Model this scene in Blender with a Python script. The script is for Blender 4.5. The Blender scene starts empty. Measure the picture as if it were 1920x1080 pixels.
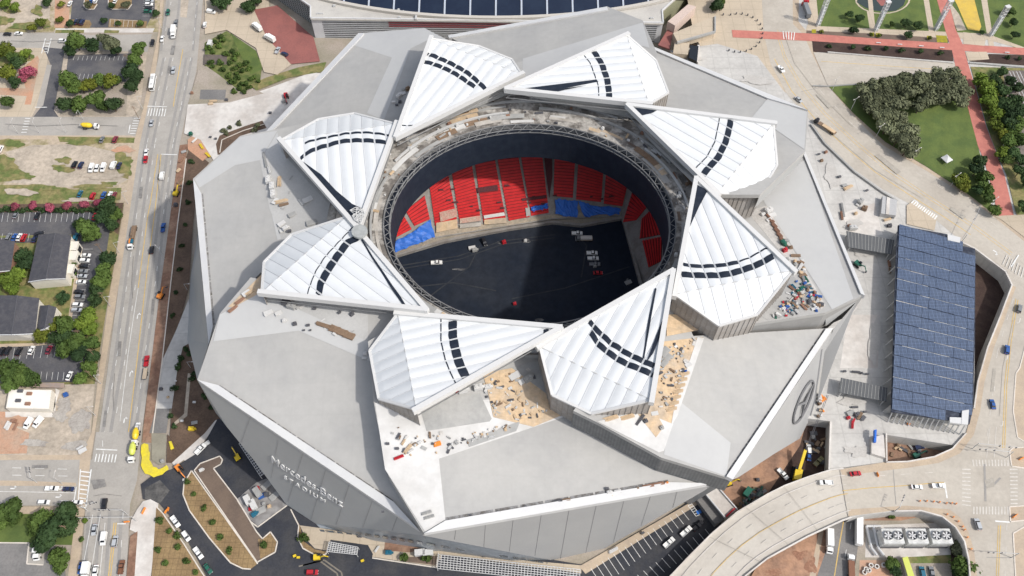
import bpy, bmesh, math, random
from mathutils import Vector, Matrix
RN = random.Random(11)
SC = bpy.context.scene
COL = SC.collection
# ------------------------------------------------------------------ camera model
FPX = 1589.0; TH = math.radians(32.4); HC = 353.0
def ray(px, py):
    u = (px-960)/FPX; v = -(py-540)/FPX
    return Vector((u, v*math.cos(TH)+math.sin(TH), v*math.sin(TH)-math.cos(TH)))
EYE = Vector((0, 0, HC))
def P(px, py, z=0.0):
    d = ray(px, py); t = (z-HC)/d.z
    return Vector((d.x*t, d.y*t, z))
class Plane:
    def __init__(s, a, b, c):
        s.o = P(*a); s.n = (P(*b)-s.o).cross(P(*c)-s.o).normalized()
        if s.n.z < 0: s.n = -s.n
    def at(s, px, py, off=0.0):
        d = ray(px, py); t = (s.o+s.n*off-EYE).dot(s.n)/d.dot(s.n)
        return EYE+d*t
cam = bpy.data.objects.new('camera', bpy.data.cameras.new('camera')); COL.objects.link(cam)
cam.location = EYE; cam.rotation_euler = (TH, 0, 0)
cam.data.sensor_width = 36; cam.data.lens = FPX/1920*36
cam.data.clip_start = 1; cam.data.clip_end = 20000
SC.camera = cam
# ------------------------------------------------------------------ light
W = bpy.data.worlds.new('World'); SC.world = W; W.use_nodes = True
nt = W.node_tree; bg = nt.nodes['Background']
sky = nt.nodes.new('ShaderNodeTexSky'); sky.sky_type = 'NISHITA'; sky.sun_disc = False
EL = math.radians(48); AZ = math.radians(-25)
sky.sun_elevation = EL; sky.sun_rotation = math.radians(115)
sky.air_density = 1.0; sky.dust_density = 2.5; sky.ozone_density = 1.0
hs = nt.nodes.new('ShaderNodeHueSaturation'); hs.inputs['Saturation'].default_value = .55; nt.links.new(sky.outputs[0], hs.inputs['Color']); nt.links.new(hs.outputs[0], bg.inputs[0]); bg.inputs[1].default_value = 0.15
sd = Vector((math.cos(EL)*math.cos(AZ), math.cos(EL)*math.sin(AZ), math.sin(EL)))
sl = bpy.data.lights.new('sun', 'SUN'); sl.energy = 2.35; sl.angle = math.radians(1.6); sl.color = (1, .955, .89)
so = bpy.data.objects.new('sun', sl); COL.objects.link(so); so.rotation_euler = sd.to_track_quat('Z', 'Y').to_euler()
so.location = (300, -100, 500)
vs = SC.view_settings; vs.view_transform = 'Standard'; vs.look = 'None'; vs.gamma = 1; vs.exposure = 0.33
# ------------------------------------------------------------------ materials
MATS = {}
def M(name, c, c2=None, sc=.15, rough=.8, fine=.12, fsc=1.2, spec=.3, metal=0, joint=None, stripes=None, lo=.42, hi=.62, rnd=0, jc=.75, bump=0):
    """base colour c, blotched towards c2 by a noise of scale sc (1/m); fine grain; optional slab joints or stripes"""
    if name in MATS: return MATS[name]
    m = bpy.data.materials.new(name); m.use_nodes = True; MATS[name] = m
    n = m.node_tree.nodes; L = m.node_tree.links; b = n['Principled BSDF']
    b.inputs['Roughness'].default_value = rough; b.inputs['Specular IOR Level'].default_value = spec; b.inputs['Metallic'].default_value = metal
    tc = n.new('ShaderNodeTexCoord'); co = tc.outputs['Object']
    if rnd:
        oi0 = n.new('ShaderNodeObjectInfo'); va = n.new('ShaderNodeVectorMath'); va.operation = 'ADD'
        L.new(co, va.inputs[0]); L.new(oi0.outputs['Location'], va.inputs[1]); co = va.outputs[0]
    def noise(s, det=4, rg=.6):
        t = n.new('ShaderNodeTexNoise'); t.inputs['Scale'].default_value = s; t.inputs['Detail'].default_value = det
        t.inputs['Roughness'].default_value = rg; L.new(co, t.inputs['Vector']); return t.outputs['Fac']
    def rng(x, a, b_, c_, d):
        r = n.new('ShaderNodeMapRange'); L.new(x, r.inputs[0])
        for i, v in enumerate((a, b_, c_, d)): r.inputs[i+1].default_value = v
        return r.outputs[0]
    def mix(f, A, B, mode='MIX'):
        x = n.new('ShaderNodeMix'); x.data_type = 'RGBA'; x.blend_type = mode
        for sock, v in ((x.inputs[0], f), (x.inputs[6], A), (x.inputs[7], B)):
            if isinstance(v, (int, float)): sock.default_value = v
            elif isinstance(v, tuple): sock.default_value = (*v, 1)
            else: L.new(v, sock)
        return x.outputs[2]
    col = c
    if c2 is not None: col = mix(rng(noise(sc), lo, hi, 0, 1), c, c2)
    if joint:
        bt = n.new('ShaderNodeTexBrick'); bt.offset = 0; bt.inputs['Scale'].default_value = 1/joint
        bt.inputs['Brick Width'].default_value = 1; bt.inputs['Row Height'].default_value = 1
        bt.inputs['Mortar Size'].default_value = .035; L.new(co, bt.inputs['Vector'])
        col = mix(bt.outputs['Fac'], col, mix(1.0, col, (jc, jc, jc), 'MULTIPLY'))
    if stripes:
        per, ang, k = stripes
        mp = n.new('ShaderNodeMapping'); mp.inputs['Rotation'].default_value = (0, 0, ang); L.new(co, mp.inputs[0])
        wv = n.new('ShaderNodeTexWave'); wv.inputs['Scale'].default_value = .314/per; L.new(mp.outputs[0], wv.inputs['Vector'])
        col = mix(rng(wv.outputs['Fac'], .35, .65, 0, 1), col, mix(1.0, col, (k, k, k), 'MULTIPLY'))
    if fine:
        f = rng(noise(fsc, 5, .7), .25, .75, 1-fine, 1+fine)
        x = n.new('ShaderNodeVectorMath'); x.operation = 'SCALE'
        if isinstance(col, tuple): x.inputs[0].default_value = col
        else: L.new(col, x.inputs[0])
        L.new(f, x.inputs['Scale']); col = x.outputs[0]
    if rnd:
        oi = n.new('ShaderNodeObjectInfo'); x = n.new('ShaderNodeVectorMath'); x.operation = 'SCALE'
        if isinstance(col, tuple): x.inputs[0].default_value = col
        else: L.new(col, x.inputs[0])
        L.new(rng(oi.outputs['Random'], 0, 1, 1-rnd, 1+rnd), x.inputs['Scale']); col = x.outputs[0]
    if isinstance(col, tuple): b.inputs['Base Color'].default_value = (*col, 1)
    else: L.new(col, b.inputs['Base Color'])
    if bump:
        bp = n.new('ShaderNodeBump'); bp.inputs['Strength'].default_value = bump; bp.inputs['Distance'].default_value = .3
        L.new(noise(.8, 6, .7), bp.inputs['Height']); L.new(bp.outputs[0], b.inputs['Normal'])
    return m
m_ground = M('ground_soil', (.36,.31,.26), (.28,.25,.19), .05, fine=.2)
m_road = M('worn_road', (.385,.36,.325), (.335,.315,.285), .08, fine=.1)
m_roadc = M('concrete_road', (.47,.43,.37), (.41,.37,.315), .05, fine=.1, fsc=.6)
m_viad = M('viaduct_concrete', (.52,.485,.43), (.46,.425,.375), .05, fine=.08, fsc=.5)
m_asph = M('new_asphalt', (.037,.04,.05), (.058,.058,.062), .09, fine=.25)  # bluish tint puts the shade of the western court into the colour
m_asphold = M('old_asphalt', (.085,.085,.095), (.13,.125,.125), .07, fine=.2)
m_asphgrey = M('grey_asphalt', (.17,.165,.16), (.22,.21,.2), .07, fine=.2)
m_walk = M('sidewalk_concrete', (.47,.38,.28), (.42,.34,.26), .2, fine=.12)
m_conc = M('plaza_concrete', (.52,.505,.475), (.44,.425,.40), .055, fine=.12, fsc=.5, joint=9, jc=.9)
m_concw = M('fresh_concrete', (.62,.59,.55), (.5,.46,.42), .06, fine=.14, fsc=.4)
m_tan = M('tan_paving', (.50,.42,.32), (.45,.38,.29), .06, fine=.08, joint=7, jc=.88)
m_redb = M('red_brick_paving', (.50,.19,.15), (.44,.16,.13), .3, fine=.15)
m_redd = M('dark_red_paving', (.30,.115,.10), (.25,.10,.09), .1, fine=.15)
m_grass = M('park_lawn', (.115,.155,.04), (.085,.125,.035), .12, fine=.16, stripes=(9,.35,.93))
m_grassw = M('rough_grass', (.23,.20,.085), (.12,.15,.045), .14, fine=.35, fsc=.5, lo=.44, hi=.58)
m_weed = M('weedy_gravel', (.44,.36,.27), (.25,.22,.10), .07, fine=.3, fsc=.5, lo=.47, hi=.6)
m_gravel = M('pale_gravel', (.47,.40,.32), (.36,.31,.25), .08, fine=.28, fsc=.5)
m_odirt = M('orange_dirt', (.50,.28,.18), (.42,.30,.22), .06, fine=.2)
m_rdirt = M('red_brown_dirt', (.22,.125,.085), (.30,.19,.13), .12, fine=.35, fsc=.6)
m_dirt = M('construction_dirt', (.40,.235,.15), (.27,.165,.115), .1, fine=.3, fsc=.5)
m_mulch = M('brown_mulch', (.105,.07,.05), (.15,.10,.07), .1, fine=.3)
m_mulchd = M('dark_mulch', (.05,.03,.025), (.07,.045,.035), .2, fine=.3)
m_bed = M('straw_planting_bed', (.29,.20,.10), (.23,.155,.08), .1, fine=.25, joint=2.2, jc=.6)
m_ramp = M('brown_ramp_soil', (.17,.125,.095), (.135,.10,.08), .1, fine=.15)
m_kerb = M('kerb_concrete', (.66,.60,.53), (.58,.53,.46), .3)
m_faded = M('faded_white_paint', (.60,.57,.52), (.52,.49,.44), .5, fine=.15)
m_white = M('white_paint', (.76,.76,.74), (.6,.6,.57), .6, fine=.1)
m_yel = M('yellow_paint', (.62,.42,.13), (.5,.36,.15), .4, fine=.1)
m_wear = M('tyre_worn_asphalt', (.285,.272,.255), (.31,.295,.275), .1, fine=.1)
m_yellow = M('yellow_plastic', (.70,.58,.04), (.60,.50,.06), .35, fine=.12, rough=.65)
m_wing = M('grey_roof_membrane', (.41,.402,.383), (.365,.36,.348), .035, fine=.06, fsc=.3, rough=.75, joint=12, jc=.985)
m_wing2 = M('facet_light_membrane', (.475,.475,.465), (.45,.45,.445), .03, fine=.03, fsc=.3, rough=.75)  # roof grey paled for facets that catch more light
m_fascia = M('white_fascia_metal', (.60,.60,.59), (.56,.56,.56), .12, fine=.03, rough=.45)
m_panel = M('grey_facade_panel', (.375,.378,.37), (.355,.358,.352), .05, fine=.04, fsc=.4, rough=.5)
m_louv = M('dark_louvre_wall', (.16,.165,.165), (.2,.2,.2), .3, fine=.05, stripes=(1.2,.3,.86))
m_seam = M('dark_seam', (.2,.2,.205), fine=0)
m_gut = M('gutter_metal', (.25,.25,.25), (.12,.11,.10), .5, fine=.3)
m_etfe = M('white_foil_cushion', (.67,.685,.69), (.64,.655,.66), .12, fine=.02, rough=.35, spec=.4)
m_beam = M('white_edge_beam', (.60,.595,.58), fine=.04, rough=.5)
m_black = M('black_band', (.012,.018,.03), (.02,.026,.04), .4, fine=.1, rough=.45)
m_skirt = M('petal_skirt_cladding', (.30,.275,.25), (.36,.34,.32), .15, fine=.12)
m_deck = M('cluttered_roof_deck', (.38,.36,.33), (.17,.155,.14), .16, fine=.55, fsc=.5, lo=.46, hi=.56)
m_ply = M('plywood_deck', (.58,.43,.275), (.46,.37,.275), .12, fine=.22, fsc=.5, joint=2.4, jc=.94)
m_wdeck = M('white_roof_deck', (.60,.595,.58), (.52,.51,.49), .07, fine=.08, fsc=.3)
m_gdeck = M('grey_roof_deck', (.33,.33,.32), (.38,.375,.36), .08, fine=.12, fsc=.5)
m_steel = M('galvanised_steel', (.50,.50,.49), fine=.1, rough=.5)
m_dsteel = M('dark_steel', (.10,.10,.11), fine=.15, rough=.5)
m_halo = M('dark_halo_board', (.014,.02,.034), (.02,.027,.042), .25, fine=.12, rough=.6)
m_field = M('dark_field_cover', (.017,.023,.036), (.027,.032,.043), .03, fine=.25, fsc=.25, rough=.9, spec=.12)
m_seat = M('red_seat_plastic', (.62,.032,.034), (.52,.026,.03), .3, fine=.2, rough=.45)
m_stand = M('stand_concrete', (.30,.285,.265), (.24,.22,.2), .2, fine=.2)
m_tarp = M('blue_tarpaulin', (.035,.16,.60), (.03,.13,.50), .3, fine=.15, rough=.5)
m_solar = M('blue_solar_cells', (.062,.088,.145), (.075,.102,.16), .12, fine=.15, rough=.42, spec=.5, joint=1.7, jc=1.9)
m_dglass = M('dark_glass', (.012,.015,.02), fine=0, rough=.12, spec=.6)
m_shing = M('charcoal_shingles', (.065,.065,.075), (.085,.083,.09), .4, fine=.2)
m_siding = M('cream_siding', (.70,.66,.58), fine=.06)
m_brickb = M('brown_brick', (.28,.16,.11), fine=.15)
m_rubber = M('black_rubber', (.02,.02,.02), fine=0)
m_bark = M('tree_bark', (.12,.085,.06), fine=.3)
m_wood = M('weathered_wood', (.22,.15,.10), fine=.2)
# ------------------------------------------------------------------ mesh builder
class MB:
    def __init__(s): s.v = []; s.f = []; s.mi = []; s.cur = 0
    def vt(s, p): s.v.append(tuple(p)); return len(s.v)-1
    def poly(s, pts): s.f.append([s.vt(p) for p in pts]); s.mi.append(s.cur); return s
    def prism(s, pts, dz=None, bot=None):
        """pts = top outline (3d); bottom = same lowered by dz or to z=bot"""
        n = len(pts); t = [s.vt(p) for p in pts]
        b = [s.vt((p[0], p[1], bot if bot is not None else p[2]-dz)) for p in pts]
        s.f.append(t); s.f.append(b[::-1]); s.mi += [s.cur]*2
        for i in range(n):
            j = (i+1) % n; s.f.append([t[i], b[i], b[j], t[j]]); s.mi.append(s.cur)
        return s
    def box(s, c, d, rz=0, taper=1, tx=0):
        ca, sa = math.cos(rz), math.sin(rz); r = []
        for z, k, ox in ((1, taper, tx), (-1, 1, 0)):
            for x, y in ((-1,-1), (1,-1), (1,1), (-1,1)):
                X = x*d[0]/2*k+ox; Y = y*d[1]/2*k
                r.append(s.vt((c[0]+X*ca-Y*sa, c[1]+X*sa+Y*ca, c[2]+z*d[2]/2)))
        for f in ((0,1,2,3), (7,6,5,4), (0,4,5,1), (1,5,6,2), (2,6,7,3), (3,7,4,0)):
            s.f.append([r[i] for i in f]); s.mi.append(s.cur)
        return s
    def tube(s, p, q, r, n=6, r2=None, cap=True):
        p = Vector(p); q = Vector(q); d = q-p; r2 = r if r2 is None else r2
        if d.length < 1e-6: return s
        rot = d.to_track_quat('Z', 'Y'); a = []; b = []
        for i in range(n):
            e = rot @ Vector((math.cos(2*math.pi*i/n), math.sin(2*math.pi*i/n), 0))
            a.append(s.vt(p+e*r)); b.append(s.vt(q+e*r2))
        for i in range(n):
            j = (i+1) % n; s.f.append([a[i], a[j], b[j], b[i]]); s.mi.append(s.cur)
        if cap: s.f.append(a[::-1]); s.f.append(b); s.mi += [s.cur]*2
        return s
    def bar(s, p, q, w, h):
        """rectangular bar, top centred on p-q"""
        p = Vector(p); q = Vector(q); d = q-p; sd_ = Vector((-d.y, d.x, 0)).normalized()*w/2; hh = Vector((0, 0, h))
        t = [p-sd_, q-sd_, q+sd_, p+sd_]
        i = [s.vt(x) for x in t]+[s.vt(x-hh) for x in t]
        for f in ((0,1,2,3), (7,6,5,4), (0,4,5,1), (1,5,6,2), (2,6,7,3), (3,7,4,0)):
            s.f.append([i[k] for k in f]); s.mi.append(s.cur)
        return s
    def strip(s, pts, w):
        """flat ribbon along points"""
        for a, b in zip(pts, pts[1:]):
            a = Vector(a); b = Vector(b); d = b-a; o = Vector((-d.y, d.x, 0))
            if o.length < 1e-6: continue
            o = o.normalized()*w/2
            s.poly([a-o, b-o, b+o, a+o])
        return s
    def build(s, name, mat, parent=None, smooth=False, fix=True):
        me = bpy.data.meshes.new(name); me.from_pydata(s.v, [], s.f)
        for m in (mat if isinstance(mat, (list, tuple)) else [mat]): me.materials.append(m)
        if isinstance(mat, (list, tuple)): me.polygons.foreach_set('material_index', s.mi)
        if fix:
            bm = bmesh.new(); bm.from_mesh(me); bmesh.ops.recalc_face_normals(bm, faces=bm.faces[:]); bm.to_mesh(me); bm.free()
        if smooth: me.polygons.foreach_set('use_smooth', [True]*len(me.polygons))
        me.update()
        o = bpy.data.objects.new(name, me); COL.objects.link(o)
        if parent is not None: o.parent = parent
        return o
def tag(o, label=None, cat=None, group=None, kind=None):
    if label: o['label'] = label
    if cat: o['category'] = cat
    if group: o['group'] = group
    if kind: o['kind'] = kind
    return o
def empty(name, loc=(0,0,0), rz=0, label=None, cat=None, group=None):
    o = bpy.data.objects.new(name, None); COL.objects.link(o); o.location = loc; o.rotation_euler = (0, 0, rz)
    o.empty_display_size = .5
    return tag(o, label, cat, group)
def copy_tree(o, parent=None):
    c = o.copy(); COL.objects.link(c)
    if parent is not None: c.parent = parent
    for ch in CH.get(o.name, ()): copy_tree(ch, c)
    return c
CH = {}
def reg(o):
    """remember the children of a prototype"""
    CH[o.name] = [c for c in bpy.data.objects if c.parent == o]
    for c in CH[o.name]: CH[c.name] = [d for d in bpy.data.objects if d.parent == c]
    return o
ORD = ('', 'second', 'third', 'fourth', 'fifth', 'sixth', 'seventh', 'eighth', 'ninth', 'tenth', 'eleventh', 'twelfth', 'thirteenth', 'fourteenth',
       'fifteenth', 'sixteenth', 'seventeenth', 'eighteenth', 'nineteenth', 'twentieth', 'twenty-first', 'twenty-second', 'twenty-third', 'twenty-fourth')
def nth(i, n, side='left'):
    end = {'left': ('leftmost', 'rightmost'), 'top': ('topmost', 'lowest')}[side]
    if i == 0: return end[0]
    if i == n-1: return end[1]
    other = {'left': 'right', 'top': 'bottom'}[side]
    return '%s from %s' % (ORD[i], side) if i <= (n-1)//2 else '%s from %s' % (ORD[n-1-i], other)
def label_all(items, place, side='left'):
    """items: (object, look, px, py); gives each a label of its own, counting only among look-alikes"""
    by = {}
    for it in items: by.setdefault(it[1], []).append(it)
    for look, l in by.items():
        l.sort(key=lambda t: t[2] if side == 'left' else t[3])
        for i, it in enumerate(l):
            it[0]['label'] = '%s %s' % (look, place) if len(l) == 1 else '%s %s, %s' % (look, place, nth(i, len(l), side))
# ------------------------------------------------------------------ flat ground sheets
LZ = {0: 0.02, 8: 8.02}
def sheet(name, pts, mat, base=0):
    LZ[base] += .005; z = LZ[base]
    mb = MB(); mb.poly([P(x, y, z) for x, y in pts])
    return tag(mb.build(name, mat), kind='structure')
def lines(name, segs, w, mat, base=0):
    """painted markings: list of pixel polylines"""
    LZ[base] += .005; z = LZ[base]; mb = MB()
    for sg in segs: mb.strip([P(x, y, z) for x, y in sg], w)
    return tag(mb.build(name, mat), kind='structure')
def dash(a, b, on, off, base=0):
    """dashes along pixel line a-b, lengths in metres"""
    A = P(*a, base); B = P(*b, base); L = (B-A).length; r = []; t = 0
    while t < L:
        r.append((t/L, min(1, (t+on)/L))); t += on+off
    def px(k):
        X = A.lerp(B, k); dz = X.z-HC
        aa = X.y*math.cos(TH)+dz*math.sin(TH); bb = -X.y*math.sin(TH)+dz*math.cos(TH)
        return (960+FPX*X.x/-bb, 540-FPX*aa/-bb)
    return [[px(p), px(q)] for p, q in r]
def lerp2(a, b, k): return (a[0]+(b[0]-a[0])*k, a[1]+(b[1]-a[1])*k)
def rungs(a, b, c, d, n):
    """n bars between edge a-b and edge c-d"""
    return [[lerp2(a, b, i/(n-1)), lerp2(c, d, i/(n-1))] for i in range(n)]
def kerb(pts, base=0, w=.48, h=.16, name='kerb'):
    mb = MB()
    zt = LZ[base]+h
    for a, b in zip(pts, pts[1:]): mb.bar(P(*a, zt), P(*b, zt), w, h+.3)
    return tag(mb.build(name, m_kerb), kind='structure')
def low_wall(pts, base, h, w, mat, name, label, cat='wall'):
    mb = MB()
    for a, b in zip(pts, pts[1:]): mb.bar(P(*a, base+h), P(*b, base+h), w, h)
    return tag(mb.build(name, mat), label, cat)
# ================================================================== GROUND AND ROADS
g = MB(); S_ = 7000
g.poly([(-S_, -S_, 0), (S_, -S_, 0), (S_, S_, 0), (-S_, S_, 0)]); tag(g.build('ground', m_ground), kind='structure')
# raised eastern ground (8 m above the western streets), with the open pits left out
tb = MB()
for pts in ([(1262,-160), (2500,-160), (2500,700), (1897,535), (1885,512), (1828,467), (1620,440), (1450,310), (1330,150)],
            [(1620,440), (1828,467), (1828,640), (1826,760), (1812,810), (1790,835), (1661,815), (1662,866), (1555,880), (1558,790), (1400,770), (1380,560), (1450,310)],
            [(1897,535), (2500,700), (2500,1300), (1830,1300), (1817,1080), (1815,1055), (1807,1017), (1790,990), (1765,970), (1727,959), (1677,959), (1622,965), (1596,970), (1575,879), (1662,866), (1702,864), (1752,855), (1785,840), (1812,810), (1826,760), (1832,715), (1850,652), (1875,590)]):
    tb.prism([P(x, y, 8) for x, y in pts], bot=-.3)
tag(tb.build('raised_terrain', m_conc), kind='structure')
# --- west side blocks
sheet('dirt_lot', [(-300,-120), (318,-120), (302,60), (0,60), (-300,64)], m_weed)
sheet('gravel_lot', [(-10,-100), (100,-100), (92,52), (22,52), (18,20)], m_gravel)
sheet('orange_verge', [(104,-60), (136,-60), (128,52), (102,52)], m_odirt)
sheet('parking_lot', [(140,-60), (292,-60), (290,20), (273,52), (131,52)], m_asphold)
for isl in ([(158,0), (157,12), (163,17), (176,17), (182,8), (182,-10), (158,-10)], [(203,0), (203,12), (210,17), (240,17), (247,8), (247,-10), (203,-10)]):
    sheet('planting_island', isl, m_bed); kerb(isl[:-2])
sheet('planting_island', [(205,35), (258,38), (276,40), (274,52), (203,51)], m_bed)
sheet('planting_island', [(128,36), (168,38), (172,45), (168,52), (127,52)], m_bed)
sheet('pavement', [(104,53), (290,53), (286,61), (102,61)], m_concw)
sheet('grass_strip', [(104,56), (158,56), (157,62), (103,62)], m_grassw)
sheet('grass_strip', [(196,56), (224,57), (222,62), (195,62)], m_grassw)
sheet('street', [(-300,62), (126,62), (170,66), (285,64), (276,99), (200,100), (122,92), (-300,86)], m_road)
sheet('block_ground', [(-300,86), (80,90), (90,105), (80,180), (58,222), (-300,222)], m_tan)
sheet('grass_strip', [(-20,100), (40,97), (64,103), (66,112), (20,122), (-20,128)], m_grassw)
sheet('red_brick_walk', [(-40,164), (50,166), (66,120), (72,125), (58,196), (46,196), (50,180), (-40,176)], m_odirt)
sheet('red_brick_walk', [(40,130), (70,104), (74,112), (60,168), (48,166)], m_odirt)
sheet('parkway_ground', [(122,92), (276,98), (262,205), (245,222), (102,222)], m_gravel)
sheet('side_street', [(80,88), (122,92), (117,120), (108,170), (101,207), (112,222), (60,222), (81,196), (96,124), (88,104)], m_asphold)
sheet('bike_lane', [(88,121), (97,122), (81,198), (68,201)], m_road)
sheet('parking_lot', [(128,103), (246,100), (240,128), (236,153), (122,152)], m_asphold)
sheet('planting_ground', [(112,158), (240,160), (236,218), (112,216), (108,190)], m_ground)
lines('parking_lines', rungs((140,105), (240,105), (137,113), (238,113), 13)+rungs((140,148), (235,150), (143,138), (236,140), 13), .14, m_white)
lines('parking_lines', rungs((207,36), (258,39), (206,50), (256,51), 7)+[[(207,36), (258,39)]]+rungs((268,2), (267,30), (290,2), (287,30), 8), .14, m_white)
lines('stop_line', [[(66,201), (88,201)]], .5, m_white)
lines('crosswalk', rungs((85,72), (96,72), (78,100), (89,100), 2)+rungs((87,76), (82,97), (95,76), (90,97), 5), .5, m_white)
sheet('street', [(-300,219), (112,219), (240,219), (275,218), (262,257), (240,254), (-300,254)], m_road)
sheet('pavement', [(-300,254), (245,254), (262,258), (262,262), (-300,260)], m_walk)
sheet('dirt_lot', [(-300,260), (262,262), (250,330), (232,390), (-300,390)], m_weed)
sheet('gravel_lot', [(10,285), (60,272), (150,270), (240,290), (243,335), (215,350), (130,352), (60,345), (8,342), (40,325)], m_gravel)
sheet('grass_patch', [(-60,346), (70,347), (140,355), (228,352), (226,374), (186,384), (-60,384)], m_grassw)
sheet('grass_patch', [(-60,300), (30,312), (48,325), (20,340), (-60,345)], m_grassw)
sheet('grass_patch', [(225,293), (252,294), (243,337), (228,332), (218,318)], m_grassw)
sheet('grass_patch', [(108,256), (255,258), (252,268), (180,268), (112,266)], m_grassw)
sheet('apartment_ground', [(-300,384), (232,384), (190,640), (176,728), (-300,728)], m_grassw)
sheet('planting_ground', [(-60,384), (232,380), (222,440), (206,428), (182,398), (-60,398)], m_mulch)
sheet('parking_lot', [(-300,398), (182,398), (207,425), (200,470), (186,540), (166,625), (150,640), (128,625), (150,480), (136,440), (-300,446)], m_asphold)
sheet('parking_lot', [(-300,446), (-20,446), (66,446), (64,455), (-300,458)], m_asphold)
lines('parking_lines', rungs((-4,398), (168,398), (-7,416), (165,416), 18)+rungs((5,438), (55,438), (2,452), (52,452), 6)+rungs((156,467), (130,620), (174,467), (150,620), 17), .14, m_white)
sheet('pavement', [(147,470), (154,470), (134,602), (127,602)], m_walk)
sheet('parking_lot', [(-300,655), (100,645), (165,640), (160,690), (142,716), (-300,724)], m_asphold)
lines('parking_lines', rungs((1,655), (106,646), (-2,675), (101,670), 9)+rungs((78,697), (120,698), (76,712), (118,713), 5), .14, m_white)
sheet('pavement', [(-100,648), (70,643), (105,640), (105,645), (70,648), (-100,656)], m_walk)
sheet('gravel_lot', [(-300,726), (60,722), (178,720), (166,854), (-300,856)], m_gravel)
sheet('orange_dirt_patch', [(-200,770), (20,772), (26,800), (55,812), (50,850), (-200,856)], m_odirt)
sheet('concrete_pad', [(10,772), (100,772), (112,732), (104,728), (104,782), (10,784)], m_concw)
sheet('pavement', [(-300,853), (155,853), (166,850), (166,864), (-300,864)], m_walk)
sheet('street', [(-300,864), (170,862), (190,860), (170,952), (160,948), (-300,948)], m_road)
sheet('median_strip', [(-300,900), (30,901), (142,905), (143,911), (30,911), (-300,908)], m_walk)
sheet('pavement', [(-300,948), (142,950), (158,950), (156,964), (-300,962)], m_walk)
sheet('grass_patch', [(-300,962), (158,964), (142,1022), (-300,1016)], m_grass)
sheet('parking_lot', [(-300,1017), (82,1018), (120,1030), (130,1200), (-300,1200)], m_asphgrey)
sheet('concrete_pad', [(54,1018), (84,1018), (82,1058), (50,1057)], m_road)
kerb([(-60,1017), (54,1018), (50,1057), (81,1059)])
# --- main road
sheet('pavement', [(306,-120), (320,-120), (292,135), (258,340), (232,480), (205,640), (170,860), (158,965), (135,1200), (112,1200), (142,965), (150,860), (172,810), (186,690), (207,540), (232,390), (252,262), (268,205), (297,60)], m_walk)
sheet('main_road', [(328,-120), (392,-120), (368,135), (352,200), (337,270), (321,390), (306,525), (284,675), (266,810), (257,900), (244,945), (237,1080), (228,1220), (138,1220), (151,1080), (161,945), (180,810), (186,810), (204,675), (222,540), (242,405), (262,270), (277,200), (297,108)], m_road)
sheet('median_strip', [(341,-60), (361,-60), (350,33), (338,32)], m_gravel)
def road(xs0, xs1, y0, y1): return lerp2
LE = [(297,108), (277,200), (262,270), (242,405), (222,540), (204,675), (180,810)]; RE = [(370,108), (352,200), (337,270), (321,390), (306,525), (284,675), (266,810)]
def lane(k, i0=0, i1=7): return [lerp2(a, b, k) for a, b in list(zip(LE, RE))[i0:i1]]
# tyre tracks worn dark
for k in (.14, .32, .72, .86):
    lines('tyre_wear', [lane(k)], 1.5, m_wear)
for a, b in (((166,960), (158,1100)), ((186,960), (178,1100)), ((206,960), (197,1100)), ((228,960), (220,1100)), ((340,-30), (326,95)), ((320,-30), (302,95)), ((372,-20), (362,95))):
    lines('tyre_wear', [[a, b]], 1.4, m_wear)
yl = [(343,92), (329,170), (325,200)]; yl2 = [(296,289), (279,405), (259,540), (240,700)]
lines('centre_line', [yl, [(296,289), (282,380), (277,405), (259,540)], [(302,289), (291,390), (272,540), (257,675), (241,810)], [(214,980), (203,1085)], [(218,980), (207,1085)]], .38, m_yel)
lines('turn_lane_line', [[(259,540), (251,590)], [(251,590), (240,665), (225,790)]], .22, m_white)
seg = []
for k in (.18, .38): 
    for i in range(6): seg += dash(lerp2(LE[i], RE[i], k), lerp2(LE[i+1], RE[i+1], k), 3, 9)
for i in range(6): seg += dash(lerp2(LE[i], RE[i], .83), lerp2(LE[i+1], RE[i+1], .83), 3, 9)
seg += dash((192,826), (194,855), 3, 2)+[[(174,965), (150,1090)], [(188,965), (168,1090)], [(197,980), (186,1090)]]+dash((231,960), (224,1080), 3, 9)+dash((325,-20), (303,100), 3, 9)+dash((372,-20), (360,100), 3, 9)
lines('lane_dashes', seg, .22, m_white)
lines('stop_line', [[(276,199), (313,200)], [(180,842), (220,844)], [(302,289), (332,290)], [(244,234), (241,250)], [(143,913), (139,938)], [(220,982), (236,982)]], .5, m_white)
lines('crosswalk', rungs((280,203), (311,204), (277,217), (308,218), 7)+rungs((262,222), (254,250), (251,222), (243,250), 7)+rungs((181,851), (218,852), (178,866), (215,867), 7)+rungs((152,884), (148,950), (169,886), (161,952), 9)+[[(151,880), (146,948)], [(171,880), (161,950)]]+rungs((57,222), (50,248), (47,222), (40,248), 6), .5, m_white)
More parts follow.
